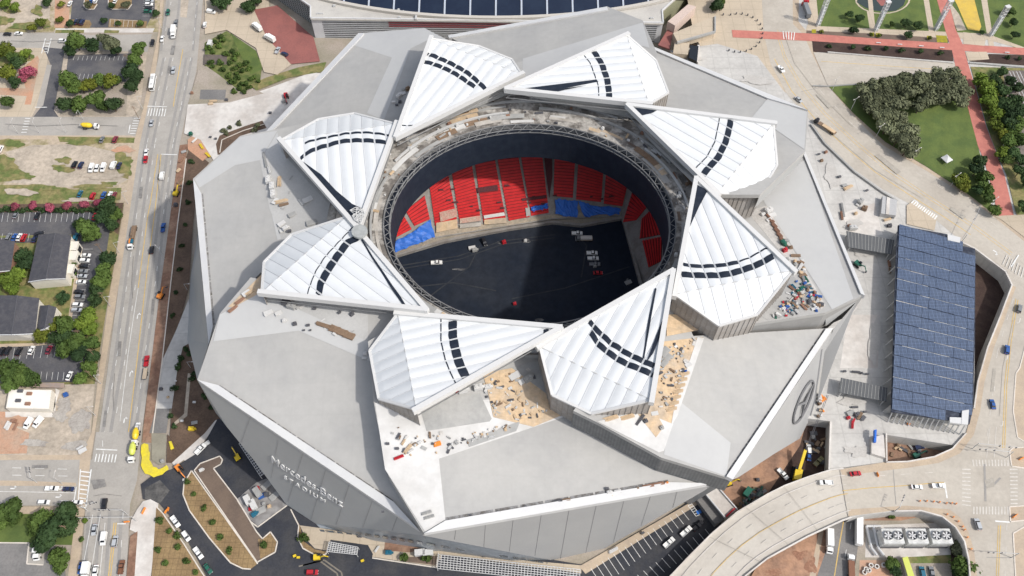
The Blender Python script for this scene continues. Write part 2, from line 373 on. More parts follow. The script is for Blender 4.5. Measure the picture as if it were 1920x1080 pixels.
# turn arrows
def arrow(cx, cy, dx, dy, base=0, turn=1):
    f = Vector((dx, dy)).normalized(); r = Vector((-f.y, f.x))*turn; c = Vector((cx, cy))
    pt = lambda a, b: tuple(c+f*a+r*b)
    return [[pt(-6, 0), pt(2, 0)], [pt(2, 0), pt(4, 3)], [pt(2.5, 5), pt(5.5, 2)]]
seg = arrow(258,592,.15,-1) + arrow(244,700,.15,-1) + arrow(233,787,.15,-1) + arrow(25,916,1,0,0,-1) + arrow(110,932,1,0,0,-1) + arrow(113,917,1,0,0,-1)
lines('turn_arrow', seg, .5, m_white)
seg = dash((-20,876), (140,880), 4, 6)+dash((-20,890), (150,893), 4, 6)+[[(-20,921), (140,924)]]+dash((-20,936), (135,939), 4, 6)
lines('lane_dashes', seg, .22, m_white)
rb = random.Random(31)
def blob(name, cx, cy, rx, ry, mat, base=0, n=22):
    pts = []
    ph = rb.uniform(0, 6.28); k1 = rb.choice((2,3)); k2 = rb.choice((5,7))
    for i in range(n):
        t = 2*math.pi*i/n; f = 1+.22*math.sin(k1*t+ph)+.14*math.sin(k2*t+2*ph)+rb.uniform(-.13,.13)
        pts.append((cx+rx*f*math.cos(t), cy+ry*f*math.sin(t)))
    return sheet(name, pts, mat, base)
for cx, cy, rx, ry in ((20,268,26,7), (120,300,14,6), (118,316,20,7), (12,305,22,12), (40,330,24,8), (228,300,16,14), (236,318,12,12), (70,352,50,5), (170,350,40,4), (205,345,14,5), (150,266,34,5), (18,15,20,9), (50,48,34,6), (8,38,16,8), (70,20,10,10), (82,44,14,8), (60,70,0,0)):
    if rx: blob('grass_patch', cx, cy, rx, ry, m_grassw)
for cx, cy, rx, ry in ((232,280,20,6), (160,310,34,5), (190,330,40,6), (40,360,26,7), (150,375,30,4)): blob('bare_dirt_patch', cx, cy, rx, ry, m_gravel if cx != 232 else m_odirt)
for cx, cy, rx, ry in ((120,760,16,12), (112,780,14,10), (150,790,18,24), (140,835,24,8), (60,830,26,8)): blob('bare_dirt_patch', cx, cy, rx, ry, M('grey_gravel', (.40,.37,.33), (.32,.29,.26), .12, fine=.3))
for cx, cy, rx, ry in ((30,790,30,12), (20,830,26,16)): blob('orange_dirt_patch', cx, cy, rx, ry, m_odirt)
m_patch = M('tar_patched_road', (.20,.19,.18), (.25,.24,.225), .3, fine=.2)
for pts in ([(322,85),(329,86),(326,103),(319,102)], [(315,124),(321,125),(320,138),(314,137)], [(262,350),(268,350),(266,372),(260,372)], [(222,640),(228,640),(226,668),(220,668)], [(196,770),(201,770),(198,800),(193,800)], [(285,560),(290,560),(288,590),(283,590)], [(60,872),(90,872),(90,878),(60,878)], [(170,900),(196,898),(200,912),(176,918)]):
    sheet('road_patch', pts, m_patch)
lines('road_crack', [[(300,300),(296,340),(299,362),(294,400)], [(250,480),(247,530),(249,560)], [(215,700),(212,742),(214,770)], [(175,930),(196,926),(228,930)], [(10,232),(70,236),(140,233),(220,236)], [(20,76),(60,78),(110,75)]], .25, m_patch)
# --- strip between road and stadium
sheet('brown_dirt_strip', [(337,272), (352,270), (349,297), (333,420), (319,540), (301,690), (290,770), (285,830), (266,830), (270,790), (284,675), (298,560), (321,390)], m_rdirt)
sheet('mulch_bed', [(349,297), (356,275), (392,305), (372,335), (362,420), (354,540), (338,600), (304,676), (319,540), (333,420)], m_mulch)
sheet('dirt_patch', [(352,262), (378,240), (394,290), (380,302), (352,280)], m_odirt)
sheet('concrete_walk', [(354,560), (358,640), (343,652), (333,690), (322,766), (292,766), (304,676), (330,620)], m_conc)
sheet('grey_slab', [(292,766), (318,766), (312,812), (280,812), (286,790)], m_asphgrey)
sheet('mulch_bed', [(343,650), (362,640), (400,720), (420,785), (398,800), (345,850), (318,818), (322,766), (333,690)], m_mulch)
sheet('concrete_walk', [(352,700), (358,700), (351,780), (325,800), (322,796), (345,776)], m_gravel)
kerb([(349,297), (333,420), (319,540), (304,676), (292,766), (286,812)], name='kerb')
sheet('wet_slab', [(284,812), (312,814), (309,870), (298,872), (284,862)], M('wet_concrete', (.25,.23,.18), (.3,.28,.22), .1))
sheet('mulch_bed', [(314,814), (345,850), (332,868), (312,868)], m_mulch)
sheet('concrete_walk', [(384,812), (404,788), (412,786), (370,846), (384,868), (360,882), (345,862), (328,874), (322,868)], m_concw)
# --- construction plaza north-west of the stadium
sheet('concrete_plaza', [(352,196), (430,190), (505,165), (585,135), (615,140), (500,250), (480,262), (400,300), (376,262), (345,250)], m_concw)
sheet('dirt_patch', [(372,130), (392,122), (470,165), (495,175), (430,192), (352,196)], m_ground)
sheet('weedy_bank', [(384,80), (425,58), (470,88), (492,118), (488,150), (455,175), (410,140), (384,122)], M('weedy_green', (.16,.175,.06), (.08,.11,.03), .25, fine=.35, fsc=.6))
sheet('grass_patch', [(432,62), (480,95), (492,130), (470,140), (455,110)], m_grass)
sheet('grass_patch', [(470,158), (500,145), (560,126), (612,116), (606,134), (540,146), (480,170)], m_grassw)
sheet('tan_plaza', [(384,-60), (500,-60), (505,20), (560,110), (520,140), (495,135), (480,90), (425,56), (384,64)], m_tan)
sheet('red_brick_plaza', [(476,18), (520,10), (588,70), (600,115), (545,120), (500,70)], m_redd)
sheet('asphalt_patch', [(376,168), (424,168), (422,187), (374,186)], m_asphgrey)
sheet('wooden_platform', [(382,102), (426,103), (425,121), (381,121)], M('old_planks', (.17,.14,.12), (.13,.11,.10), .3, stripes=(.8,0,.7)))
sheet('mulch_bed', [(405,270), (412,254), (460,236), (492,226), (500,240), (450,255), (420,290), (408,290)], m_mulch)
kerb([(412,286), (416,262), (455,245), (497,232)])
# --- south-west drive and planting beds
sheet('new_drive', [(264,908), (285,892), (322,880), (340,868), (375,846), (408,785), (440,790), (540,930), (600,990), (860,1020), (1100,1060), (1310,930), (1360,990), (1260,1220), (390,1220), (390,1085), (345,1000), (322,972), (298,943), (268,936)], m_asph)
sheet('dusty_patch', [(272,915), (300,900), (318,920), (300,944), (272,936)], M('dusty_asphalt', (.12,.115,.11), (.06,.06,.06), .2, fine=.3))
sheet('concrete_corner', [(257,955), (268,940), (282,936), (297,944), (293,985), (282,1090), (274,1220), (240,1220), (252,1080), (258,1000), (243,993), (246,975)], m_concw)
sheet('brown_dirt_strip', [(244,1005), (258,996), (252,1085), (246,1220), (228,1220), (237,1080)], m_rdirt)
bedA = [(359,882), (483,1057), (470,1067), (455,1066), (432,1055), (392,1008), (355,957), (343,927), (345,905)]
sheet('planting_bed', bedA, m_bed); kerb(bedA[2:]+bedA[:2])
rampB = [(364,882), (375,869), (412,855), (417,862), (414,870), (400,878), (445,937), (481,997), (492,1010), (507,997), (520,1016), (516,1035), (482,1054)]
sheet('soil_ramp', rampB, m_ramp); kerb(rampB+rampB[:1])
sheet('planting_bed', [(484,1010), (492,1012), (506,999), (518,1016), (515,1034), (488,1048)], m_bed)
bedC = [(293,950), (305,962), (345,1020), (392,1095), (440,1220), (270,1220), (284,1080)]
sheet('planting_bed', bedC, m_bed); kerb(bedC[:5])
sheet('container_yard', [(443,937), (480,905), (500,897), (540,945), (483,986), (470,975)], M('grey_yard_slab', (.30,.29,.28), (.2,.19,.185), .3, fine=.25)); kerb([(445,938), (470,978), (483,988), (540,946)])
bedD = [(545,955), (562,985), (570,1015), (590,1030), (613,1034), (610,1040), (590,1040), (568,1028), (558,1008), (560,985)]
sheet('planting_bed', bedD, m_bed); kerb(bedD[4:]+bedD[:1])
sheet('concrete_walk', [(562,985), (600,990), (870,1035), (1000,1052), (1090,1060), (1090,1075), (1000,1062), (830,1040), (825,1050), (700,1040), (690,1022), (620,1012), (612,1032), (590,1028), (575,1012)], m_tan)
sheet('concrete_walk', [(705,1015), (830,1038), (818,1062), (698,1044)], m_tan)
sheet('brown_planting_bed', [(722,1014), (790,1028), (770,1036), (720,1032)], m_rdirt)
sheet('brown_planting_bed', [(752,1045), (822,1042), (818,1060), (752,1052)], m_ramp); kerb([(698,1046), (818,1064), (822,1036)])
sheet('new_walk', [(1086,1062), (1312,932), (1318,940), (1098,1076)], m_walk)
lines('parking_lines', rungs((1108,1066), (1278,957), (1130,1100), (1292,975), 17)+rungs((1195,1078), (1322,992), (1212,1096), (1336,1010), 12), .2, m_white)
lines('no_parking_hatch', [[(1290,948), (1305,968)], [(1297,944), (1311,964)]]+rungs((1290,948), (1305,968), (1297,945), (1312,965), 6), .2, m_white)
sheet('accessible_bay', [(1305,958), (1313,955), (1316,961), (1308,965)], M('blue_road_paint', (.04,.16,.5)))
for pts in ([(560,1062), (600,1052), (632,1075), (640,1110)],):
    lines('tyre_marks', [pts, [(x+8, y-2) for x, y in pts]], .6, M('dusty_tracks', (.2,.18,.15), fine=.3))
# --- low ground east of the stadium and under the viaduct
sheet('construction_dirt', [(1340,925), (1365,890), (1500,800), (1550,790), (1560,890), (1450,945), (1380,970)], m_dirt)
sheet('dark_mud_and_shade', [(1440,925), (1500,835), (1512,790), (1560,790), (1560,885), (1470,925), (1400,960), (1395,940)], m_mulchd)
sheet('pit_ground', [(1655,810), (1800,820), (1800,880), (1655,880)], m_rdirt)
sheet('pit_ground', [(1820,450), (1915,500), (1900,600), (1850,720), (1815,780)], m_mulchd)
sheet('red_dirt_ground', [(1330,1220), (1420,1060), (1540,990), (1575,985), (1530,1220)], m_dirt)
sheet('service_road', [(1525,960), (1630,950), (1606,1040), (1590,1110), (1560,1260), (1490,1260), (1532,1080), (1560,1000)], m_asphgrey)
sheet('pavement', [(1538,985), (1546,985), (1528,1090), (1490,1260), (1480,1260)], m_walk)
lines('centre_line', [[(1584,965), (1574,1020), (1560,1110), (1530,1260)]], .4, m_yel)
lines('lane_dashes', dash((1596,980), (1560,1180), 3, 9), .2, m_white)
sheet('yard_ground', [(1612,965), (1780,960), (1830,1030), (1850,1260), (1600,1260), (1600,1080), (1608,1030)], m_ground)
sheet('concrete_pad', [(1625,985), (1770,980), (1785,1045), (1622,1045)], m_concw)
sheet('grass_patch', [(1690,1045), (1785,1040), (1800,1056), (1700,1056)], m_grassw)
sheet('dark_mud_and_shade', [(1780,975), (1830,1030), (1830,1200), (1790,1200)], m_mulchd)  # overpass shadow put into the ground as a dark sheet
sheet('orange_dirt_patch', [(1612,1050), (1680,1050), (1690,1200), (1605,1200)], m_odirt)
sheet('red_dirt_ground', [(1610,960), (1690,960), (1740,966), (1690,976), (1622,976)], m_dirt)
# ================================================================== EAST SIDE, 8 m up
sheet('tan_plaza', [(1262,-150), (1495,-150), (1488,45), (1520,100), (1550,162), (1510,200), (1440,150), (1330,120), (1300,60)], m_tan, 8)
sheet('concrete_deck', [(1255,95), (1345,82), (1420,105), (1478,182), (1530,262), (1480,260), (1330,150)], m_conc, 8)
sheet('concrete_deck', [(1500,215), (1546,270), (1602,322), (1655,360), (1682,378), (1700,420), (1680,600), (1662,770), (1661,815), (1660,864), (1557,879), (1558,790), (1530,770), (1500,560)], m_conc, 8)
sheet('concrete_patch', [(1590,590), (1650,590), (1646,690), (1575,690)], m_concw, 8)
sheet('concrete_patch', [(1580,400), (1640,380), (1655,440), (1590,440)], m_concw, 8)
sheet('concrete_deck', [(1660,778), (1815,800), (1790,834), (1661,814)], m_conc, 8)
sheet('east_road', [(1420,-150), (1486,-150), (1487,45), (1507,65), (1522,100), (1552,160), (1595,212), (1655,272), (1740,322), (1815,369), (1870,412), (1920,452), (2200,640), (2200,760), (1900,530), (1888,508), (1832,468), (1800,450), (1740,400), (1690,374), (1655,355), (1602,318), (1547,266), (1515,220), (1478,180), (1445,120), (1432,60)], m_roadc, 8)
sheet('pavement', [(1484,-150), (1502,-150), (1497,40), (1515,62), (1534,105), (1562,160), (1604,208), (1662,266), (1746,314), (1820,360), (1876,404), (1925,446), (2200,620), (2200,640), (1920,452), (1870,412), (1815,369), (1740,322), (1655,272), (1595,212), (1552,160), (1522,100), (1507,65), (1487,45)], m_walk, 8)
seg = [[(1455,60), (1470,110), (1500,162), (1545,215), (1602,268), (1660,318), (1740,372), (1830,430), (1895,478)]]
lines('centre_line', seg+[[(x+3, y-4) for x, y in seg[0]]], .25, m_yel, 8)
lines('lane_edge', [[(1452,110), (1484,170), (1530,225), (1590,280), (1640,322), (1700,362), (1760,400), (1820,440)]], .4, m_yel, 8)
seg = []
for a, b in (((1478,60), (1500,112)), ((1500,112), (1540,172)), ((1540,172), (1600,235)), ((1600,235), (1680,300)), ((1680,300), (1780,362)), ((1780,362), (1880,432)), ((1500,185), (1560,240)), ((1560,240), (1640,302)), ((1640,302), (1750,375)), ((1750,375), (1850,442))): seg += dash(a, b, 3.5, 9)
lines('lane_dashes', seg, .22, m_faded, 8)
lines('road_joint', [[(1502,172), (1556,160)], [(1804,448), (1835,400)], [(1835,400), (1870,412)]], .3, m_wear, 8)
seg = arrow(1719,378,.8,.5,8)+arrow(1867,472,.8,.5,8)
lines('turn_arrow', seg, .6, m_white, 8)
# parkland and paths
sheet('park_lawn', [(1512,-150), (2400,-150), (2400,110), (1920,98), (1850,64), (1534,51), (1526,0)], m_grass, 8)
sheet('pavement', [(1514,46), (1535,49), (1850,63), (1924,90), (1924,94), (1850,74), (1640,70), (1510,60)], m_tan, 8)
sheet('pavement', [(1505,-60), (1525,-60), (1536,50), (1516,52)], m_tan, 8)
for a, b, c, d in (((1612,-60), (1622,-60), (1642,62), (1632,62)), ((1722,-60), (1732,-60), (1752,62), (1742,62)), ((1830,-60), (1842,-60), (1864,86), (1854,86))):
    sheet('park_path', [a, b, c, d], m_tan, 8)
pond = [(1655+52*math.cos(math.radians(a)), -2+28*math.sin(math.radians(a))) for a in range(0, 360, 15)]
sheet('pond_rim', pond, m_tan, 8); sheet('pond_lawn', [(1655+(x-1655)*.94, -2+(y+2)*.94) for x, y in pond], m_grass, 8)
sheet('pond_water', [(1606,4), (1622,14), (1640,20), (1660,22), (1680,20), (1694,10), (1700,-6), (1690,-20), (1620,-20)], M('dark_pond_water', (.035,.05,.045), fine=.1, rough=.12, spec=.6), 8)
sheet('park_path', [(1622,-60), (1630,-60), (1642,62), (1633,62)], m_tan, 8)
sheet('stone_edging', [(1643,0), (1664,0), (1660,10), (1652,11)], m_redd, 8)
sheet('shrub_border', [(1512,57), (1640,63), (1780,72), (1778,82), (1640,73), (1512,64)], m_ramp, 8)
sheet('red_path', [(1372,56), (1508,62), (1640,72), (1780,81), (1920,90), (2300,120), (2300,134), (1920,103), (1785,94), (1650,85), (1520,77), (1374,70)], m_redb, 8)
sheet('red_path', [(1748,-120), (1768,-120), (1778,0), (1792,55), (1806,85), (1814,115), (1825,152), (1850,240), (1864,276), (1884,330), (1901,403), (1872,408), (1858,345), (1845,300), (1832,270), (1812,190), (1795,140), (1785,95), (1772,55), (1757,0)], m_redb, 8)
sheet('yellow_mound', [(1780,-20), (1822,-20), (1840,50), (1836,58), (1815,55), (1808,40), (1796,12)], M('ochre_flower_bed', (.60,.42,.08), (.52,.37,.09), .3), 8)
sheet('stone_bank', [(1778,0), (1784,8), (1798,26), (1812,56), (1795,58), (1790,45)], m_gravel, 8)
sheet('pavement', [(1806,60), (1850,66), (1846,86), (1806,82)], m_tan, 8)
for a in ((1526,58), (1635,64), (1646,65), (1742,70)): sheet('flower_patch', [(a[0]-4,a[1]-3), (a[0]+4,a[1]-3), (a[0]+4,a[1]+4), (a[0]-4,a[1]+4)], M('yellow_flowers', (.35,.29,.02), (.2,.2,.03), .6, fine=.3), 8)
sheet('flower_patch', [(1755,66), (1775,67), (1777,80), (1757,79)], MATS['yellow_flowers'], 8)
lines('crosswalk', rungs((1468,58), (1490,60), (1470,73), (1488,75), 5), .5, m_white, 8)
sheet('planter_soil', [(1523,77), (1785,94), (1788,115), (1525,97)], m_mulchd, 8)
sheet('planter_soil', [(1817,115), (1855,101), (1925,103), (2300,135), (2300,156), (1925,123)], m_mulchd, 8)
sheet('concrete_patch', [(1810,97), (1850,97), (1855,111), (1815,114)], m_tan, 8)
sheet('ramp_road', [(1525,98), (1790,117), (1792,130), (1770,140), (1670,152), (1552,160)], m_roadc, 8)
lines('centre_line', [[(1540,115), (1640,122), (1760,130)]], .3, m_yel, 8); lines('lane_edge', [[(1585,135), (1680,137), (1745,141)]], .22, m_faded, 8)
sheet('park_lawn', [(1555,163), (1670,154), (1792,148), (1814,200), (1838,290), (1862,400), (1815,364), (1740,314), (1660,266), (1600,212)], m_grass, 8)
sheet('grass_strip', [(1820,125), (1925,128), (2300,200), (2300,560), (1925,420), (1905,400), (1888,330), (1862,268), (1850,235), (1828,155)], m_grassw, 8)
sheet('track_bed', [(1880,132), (1960,132), (2060,330), (1960,420), (1905,300), (1890,200)], M('track_ballast', (.13,.11,.10), (.2,.17,.15), .2, fine=.3), 8)
lines('rail_track', [[(1893,134), (1905,160), (1930,215)], [(1899,134), (1911,160), (1936,215)], [(1906,134), (1918,160), (1943,215)], [(1912,134), (1924,160), (1949,215)]], .35, m_steel, 8)
sheet('pavement', [(1864,405), (1925,402), (2200,560), (2200,625), (1925,448), (1878,412)], m_tan, 8)
# southern roads
sheet('south_road', [(1897,535), (1888,508), (1920,520), (2200,740), (2200,1260), (1828,1260), (1819,1080), (1817,1050), (1809,1015), (1792,988), (1767,968), (1727,957), (1677,957), (1590,968), (1575,882), (1662,868), (1702,866), (1752,857), (1785,842), (1813,812), (1828,760), (1834,715), (1852,652), (1877,590)], m_roadc, 8)
sheet('pavement', [(1897,535), (1905,538), (1886,592), (1863,654), (1846,716), (1838,770), (1826,815), (1800,850), (1760,868), (1704,877), (1580,892), (1575,880), (1662,866), (1702,864), (1752,855), (1785,840), (1812,810), (1826,760), (1832,715), (1850,652), (1875,590)], m_walk, 8)
sheet('pavement', [(1590,968), (1677,957), (1727,957), (1767,968), (1792,988), (1809,1015), (1817,1050), (1819,1080), (1828,1260), (1842,1260), (1832,1080), (1826,1030), (1815,995), (1800,970), (1780,955), (1700,948), (1592,955)], m_walk, 8)
for pts in ([(1893,846), (1899,840), (1925,838), (1925,878), (1897,874)], [(1893,950), (1925,948), (1925,975), (1895,978)], [(1905,700), (1912,690), (1925,640), (1945,640), (1925,830), (1908,820), (1900,770)], [(1900,1000), (1925,985), (1945,1000), (1930,1150), (1908,1150)]):
    sheet('traffic_island', pts, m_walk, 8); kerb(pts+pts[:1], 8)
lines('crosswalk', rungs((1824,862), (1890,862), (1826,874), (1890,874), 12)+rungs((1804,880), (1804,946), (1820,880), (1820,948), 10)+rungs((1893,880), (1895,944), (1908,880), (1908,944), 10)+rungs((1826,950), (1890,950), (1826,964), (1890,965), 12)+rungs((1888,478), (1925,505), (1880,496), (1920,525), 8), .5, m_faded, 8)
lines('stop_line', [[(1771,904), (1776,934)], [(1866,977), (1893,979)], [(1896,500), (1910,478)]], .6, m_white, 8)
lines('centre_line', [[(1690,911), (1771,904)], [(1872,985), (1868,1090)], [(1876,985), (1872,1090)], [(1905,560), (1892,640), (1884,720), (1880,840)], [(1909,562), (1896,642), (1888,722), (1884,840)], [(1580,920), (1640,914), (1690,911)]], .3, m_yel, 8)
seg = dash((1900,560), (1870,660), 3.5, 7)+dash((1870,660), (1850,830), 3.5, 7)+dash((1888,980), (1884,1090), 3.5, 7)+dash((1600,895), (1780,884), 3.5, 7)+[[(1856,800), (1850,858)], [(1868,800), (1864,858)]]
lines('lane_dashes', seg, .22, m_faded, 8)
lines('turn_arrow', arrow(1888,672,-.2,1,8)+arrow(1864,730,-.1,1,8)+arrow(1880,795,-.1,1,8)+arrow(1912,602,-.2,1,8), .5, m_faded, 8)
lines('road_joint', [[(1675,880), (1680,946)], [(1850,1045), (1895,1046)]], .25, m_wear, 8)
lines('tyre_wear', [[(1862,910), (1876,896)], [(1846,870), (1848,940)]], .8, m_wear, 8)
for pts in ([(1530,178),(1536,175),(1560,200),(1554,204)], [(1640,292),(1648,288),(1690,322),(1682,327)], [(1780,392),(1786,388),(1812,406),(1806,411)], [(1862,690),(1868,690),(1863,735),(1857,735)], [(1846,900),(1862,896),(1866,912),(1850,916)]):
    sheet('road_patch', pts, M('worn_concrete_patch', (.36,.33,.285), (.40,.37,.32), .3, fine=.15), 8)
lines('road_crack', [[(1470,60),(1490,118),(1530,170),(1600,238)], [(1560,250),(1640,318),(1730,372)], [(1900,600),(1880,690),(1874,780)], [(1650,128),(1720,133)]], .2, MATS['worn_concrete_patch'], 8)
for cx, cy, rx, ry in ((1600,560,16,30), (1625,470,20,12), (1640,640,12,40), (1560,330,14,20), (1600,420,18,8), (1600,750,24,12), (1610,845,26,10), (1420,150,30,8), (1300,110,20,5)):
    blob('stained_concrete', cx, cy, rx, ry, M('stained_concrete', (.45,.43,.40), (.50,.48,.45), .12, fine=.15), 8)
for cx, cy, rx, ry in ((1450,1075,18,10), (1500,1040,16,8), (1520,1060,10,16), (1470,1100,22,8)):
    blob('dirt_patch', cx, cy, rx, ry, M('dark_red_dirt', (.27,.14,.09), (.34,.2,.13), .3, fine=.3))
# ================================================================== VIADUCT
va = [(1582,878), (1560,880), (1515,894), (1472,910), (1440,926), (1382,960), (1335,1000), (1295,1040), (1257,1080), (1170,1190)]
vb = [(1330,1200), (1397,1080), (1440,1046), (1515,1005), (1580,975), (1597,969)]
vt = empty('viaduct', P(1480, 960, 0), 0, 'curved concrete viaduct sweeping past the stadium above the parking lot', 'viaduct')
def loc(o):  # keep world coordinates under an empty that is not at the origin
    o.matrix_parent_inverse = Matrix.Translation(-o.parent.location); return o
vp = va+vb
loc(MB().prism([P(x, y, 8.0) for x, y in vp], 1.4).build('deck', m_viad, vt))
for side in (va, vb):
    mb = MB()
    for a, b in zip(side, side[1:]): mb.bar(P(*a, 9.0), P(*b, 9.0), .5, 1.6)
    loc(mb.build('parapet', m_concw, vt))
mb = MB()
def inner(k0, k1, pl):  # line between the two edges
    A = list(va); B = vb[::-1]
    n = 12; r = []
    for i in range(n):
        t = i/(n-1)
        def samp(L):
            x = t*(len(L)-1); j = min(int(x), len(L)-2); return lerp2(L[j], L[j+1], x-j)
        r.append(lerp2(samp(A), samp(B), k0))
    return r
for k, w, mt, nm in ((.52, .25, m_yel, 'centre_line'), (.14, .3, m_concw, 'footway_edge'), (.86, .3, m_concw, 'footway_edge')):
    lines(nm, [inner(k, 0, 0)], w, mt, 8)
seg = []
for k in (.33, .7):
    q = inner(k, 0, 0)
    for a, b in zip(q, q[1:]): seg += dash(a, b, 3, 16)
lines('lane_dashes', seg, .22, m_faded, 8)
lines('road_joint', [[(1470,912), (1535,996)], [(1400,952), (1480,1022)], [(1330,1006), (1428,1054)]], .15, M('deck_joint', (.38,.355,.31), fine=0), 8)
for x, y in ((1560,925), (1500,950), (1440,985), (1385,1025), (1330,1075), (1300,1130)):
    p = P(x, y, 0)
    loc(MB().box((p.x, p.y, 3.3), (3, 3, 6.6), .6).box((p.x, p.y, 6.0), (12, 2.4, 1.2), -.5).build('pier', m_concw, vt))
# ================================================================== STADIUM
st = empty('stadium', (8, 215, 0), 0, 'huge angular grey stadium under construction with a petal roof open over its field', 'stadium')
def sp(mb, name, mat, **k): return loc(mb.build(name, mat, st, **k))
# --- wings: planes through leading corner, trailing corner, inner point
WG = {
 1: (((672,62,56), (497,248,46), (745,255,62)), [(497,248), (672,62), (795,52), (872,92), (912,150), (745,262), (660,240), (590,240)]),
 2: (((1138,12,56), (840,68,46), (1000,185,62)), [(840,68), (1138,12), (1205,38), (1232,100), (1225,150), (1190,200), (960,185), (900,100)]),
 3: (((1515,207,56), (1222,87,46), (1215,220,62)), [(1222,87), (1515,207), (1510,283), (1425,365), (1330,365), (1180,220), (1200,180), (1228,110)]),
 4: (((1620,553,56), (1508,284,46), (1345,617,60.5)), [(1508,284), (1620,553), (1548,586), (1345,617), (1322,596), (1295,540), (1290,340), (1340,345), (1425,363)]),
 5: (((1372,898,56), (1562,615,46), (1262,560,62)), [(1562,615), (1372,898), (1240,858), (1122,793), (1075,770), (1130,700), (1262,545), (1300,630)]),
 6: (((795,1000,56), (1345,905,44), (1000,625,62)), [(1345,905), (795,1000), (725,885), (700,750), (690,640), (760,600), (1040,640), (1130,790)]),
 7: (((370,712,56), (793,998,46), (705,640,64)), [(793,998), (370,712), (412,588), (470,520), (650,560), (760,585), (705,650), (735,870)]),
 8: (((362,335,56), (391,645,46), (690,430,62)), [(391,645), (362,335), (450,255), (530,240), (640,215), (700,380), (670,450), (500,500), (412,588)])}
WP = {k: Plane(*v[0]) for k, v in WG.items()}
for k, (pl, out) in WG.items():
    mb = MB(); mb.prism([WP[k].at(*p) for p in out], 2.2)
    # the step down from the leading edge to the neighbouring wing
    w = sp(mb, 'roof_wing', m_wing)
m_stepw = M('shade_toned_step_cladding', (.30,.295,.285), (.27,.265,.255), .1, fine=.06)  # panel grey darkened, the step wall's shade put into the colour
# step walls (leading edge of one wing standing above the next one)
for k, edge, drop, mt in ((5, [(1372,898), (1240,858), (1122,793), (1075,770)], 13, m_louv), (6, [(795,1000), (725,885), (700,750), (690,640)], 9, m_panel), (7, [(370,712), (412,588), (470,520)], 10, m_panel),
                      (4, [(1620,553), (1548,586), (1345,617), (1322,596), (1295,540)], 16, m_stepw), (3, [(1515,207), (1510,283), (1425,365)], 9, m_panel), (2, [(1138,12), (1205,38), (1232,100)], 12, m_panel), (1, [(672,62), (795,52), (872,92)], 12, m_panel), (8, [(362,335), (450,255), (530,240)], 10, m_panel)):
    mb = MB()
    for a, b in zip(edge, edge[1:]):
        A = WP[k].at(*a, -.25); B = WP[k].at(*b, -.25); d = Vector((0, 0, drop))
        mb.poly([A, B, B-d, A-d])
    sp(mb, 'step_wall', mt)
# light on the wings' tilted facets, painted as paler flat sheets
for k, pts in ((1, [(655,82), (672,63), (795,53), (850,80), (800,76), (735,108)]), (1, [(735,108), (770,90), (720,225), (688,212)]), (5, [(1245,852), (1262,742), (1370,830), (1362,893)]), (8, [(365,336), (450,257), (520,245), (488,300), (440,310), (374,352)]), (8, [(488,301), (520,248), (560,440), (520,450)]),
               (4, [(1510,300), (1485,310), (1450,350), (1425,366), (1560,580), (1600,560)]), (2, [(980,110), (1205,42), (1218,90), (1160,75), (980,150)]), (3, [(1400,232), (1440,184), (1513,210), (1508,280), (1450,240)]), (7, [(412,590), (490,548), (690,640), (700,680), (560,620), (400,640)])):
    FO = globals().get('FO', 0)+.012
    mb = MB(); mb.poly([WP[k].at(*p, .03+FO) for p in pts]); sp(mb, 'painted_facet_light', m_wing2)
# white lips along the outer edges, with their gutters
for k, pts, g0 in ((7, [(370,712), (786,994), (738,941), (409,722)], [(409,722), (738,941)]), (6, [(795,1000), (1340,906), (1255,904), (835,976)], [(833,974), (1255,902)]),
               (5, [(1562,615), (1374,899), (1362,893), (1549,616)], [(1548,616), (1361,893)]), (8, [(362,335), (391,645), (399,612), (377,362)], [(378,362), (400,610)]),
               (1, [(495,250), (672,62), (683,62), (508,247)], None), (2, [(840,66), (1138,12), (1140,18), (842,71)], [(841,72), (1140,19)]),
               (3, [(1222,86), (1515,206), (1440,184), (1224,92)], [(1222,93), (1440,186)]), (4, [(1510,284), (1622,554), (1614,550), (1507,290)], [(1507,286), (1614,550)])):
    mb = MB(); mb.prism([WP[k].at(*p, .9) for p in pts], 2.6); sp(mb, 'fascia', m_fascia)
    if g0:
        mb = MB(); a, b = g0; n = 9
        for i in range(n):
            p = lerp2(a, b, (i+.04)/n); q = lerp2(a, b, (i+.96)/n); mb.strip([WP[k].at(*p, .12), WP[k].at(*q, .12)], 1.3)
        sp(mb, 'gutter', m_gut)
m_pale = M('pale_scuffed_deck', (.55,.54,.52), (.48,.46,.43), .3, fine=.2)
# --- decks laid over the wings
def wdeck(k, pts, mat, name, off=.1):
    mb = MB(); mb.prism([WP[k].at(*p, off) for p in pts], .09); return sp(mb, name, mat)
wdeck(6, [(703,755), (722,880), (797,997), (835,974), (823,860), (1068,778), (1040,740), (900,750), (790,770)], m_wdeck, 'white_deck')
wdeck(6, [(783,752), (900,738), (922,785), (918,790), (800,808)], m_gdeck, 'grey_deck', .2)
wdeck(6, [(905,700), (960,690), (1030,742), (1062,775), (1000,800), (925,782), (915,735)], m_ply, 'plywood_deck', .24)
wdeck(6, [(960,690), (1012,672), (1030,742)], m_gdeck, 'grey_deck', .28)
wdeck(6, [(875,825), (975,790), (968,808), (880,838)], m_gdeck, 'grey_deck', .3)
wdeck(5, [(1222,755), (1245,640), (1318,632), (1282,720), (1258,800), (1225,790)], m_ply, 'plywood_deck')
wdeck(5, [(1308,632), (1320,634), (1270,780), (1258,800), (1265,760)], m_wdeck, 'white_deck', .22)
wdeck(5, [(1120,790), (1200,770), (1262,795), (1245,845), (1235,848)], m_wdeck, 'white_deck', .2)
wdeck(5, [(1195,775), (1222,760), (1245,800), (1230,820)], m_ply, 'plywood_deck', .3)
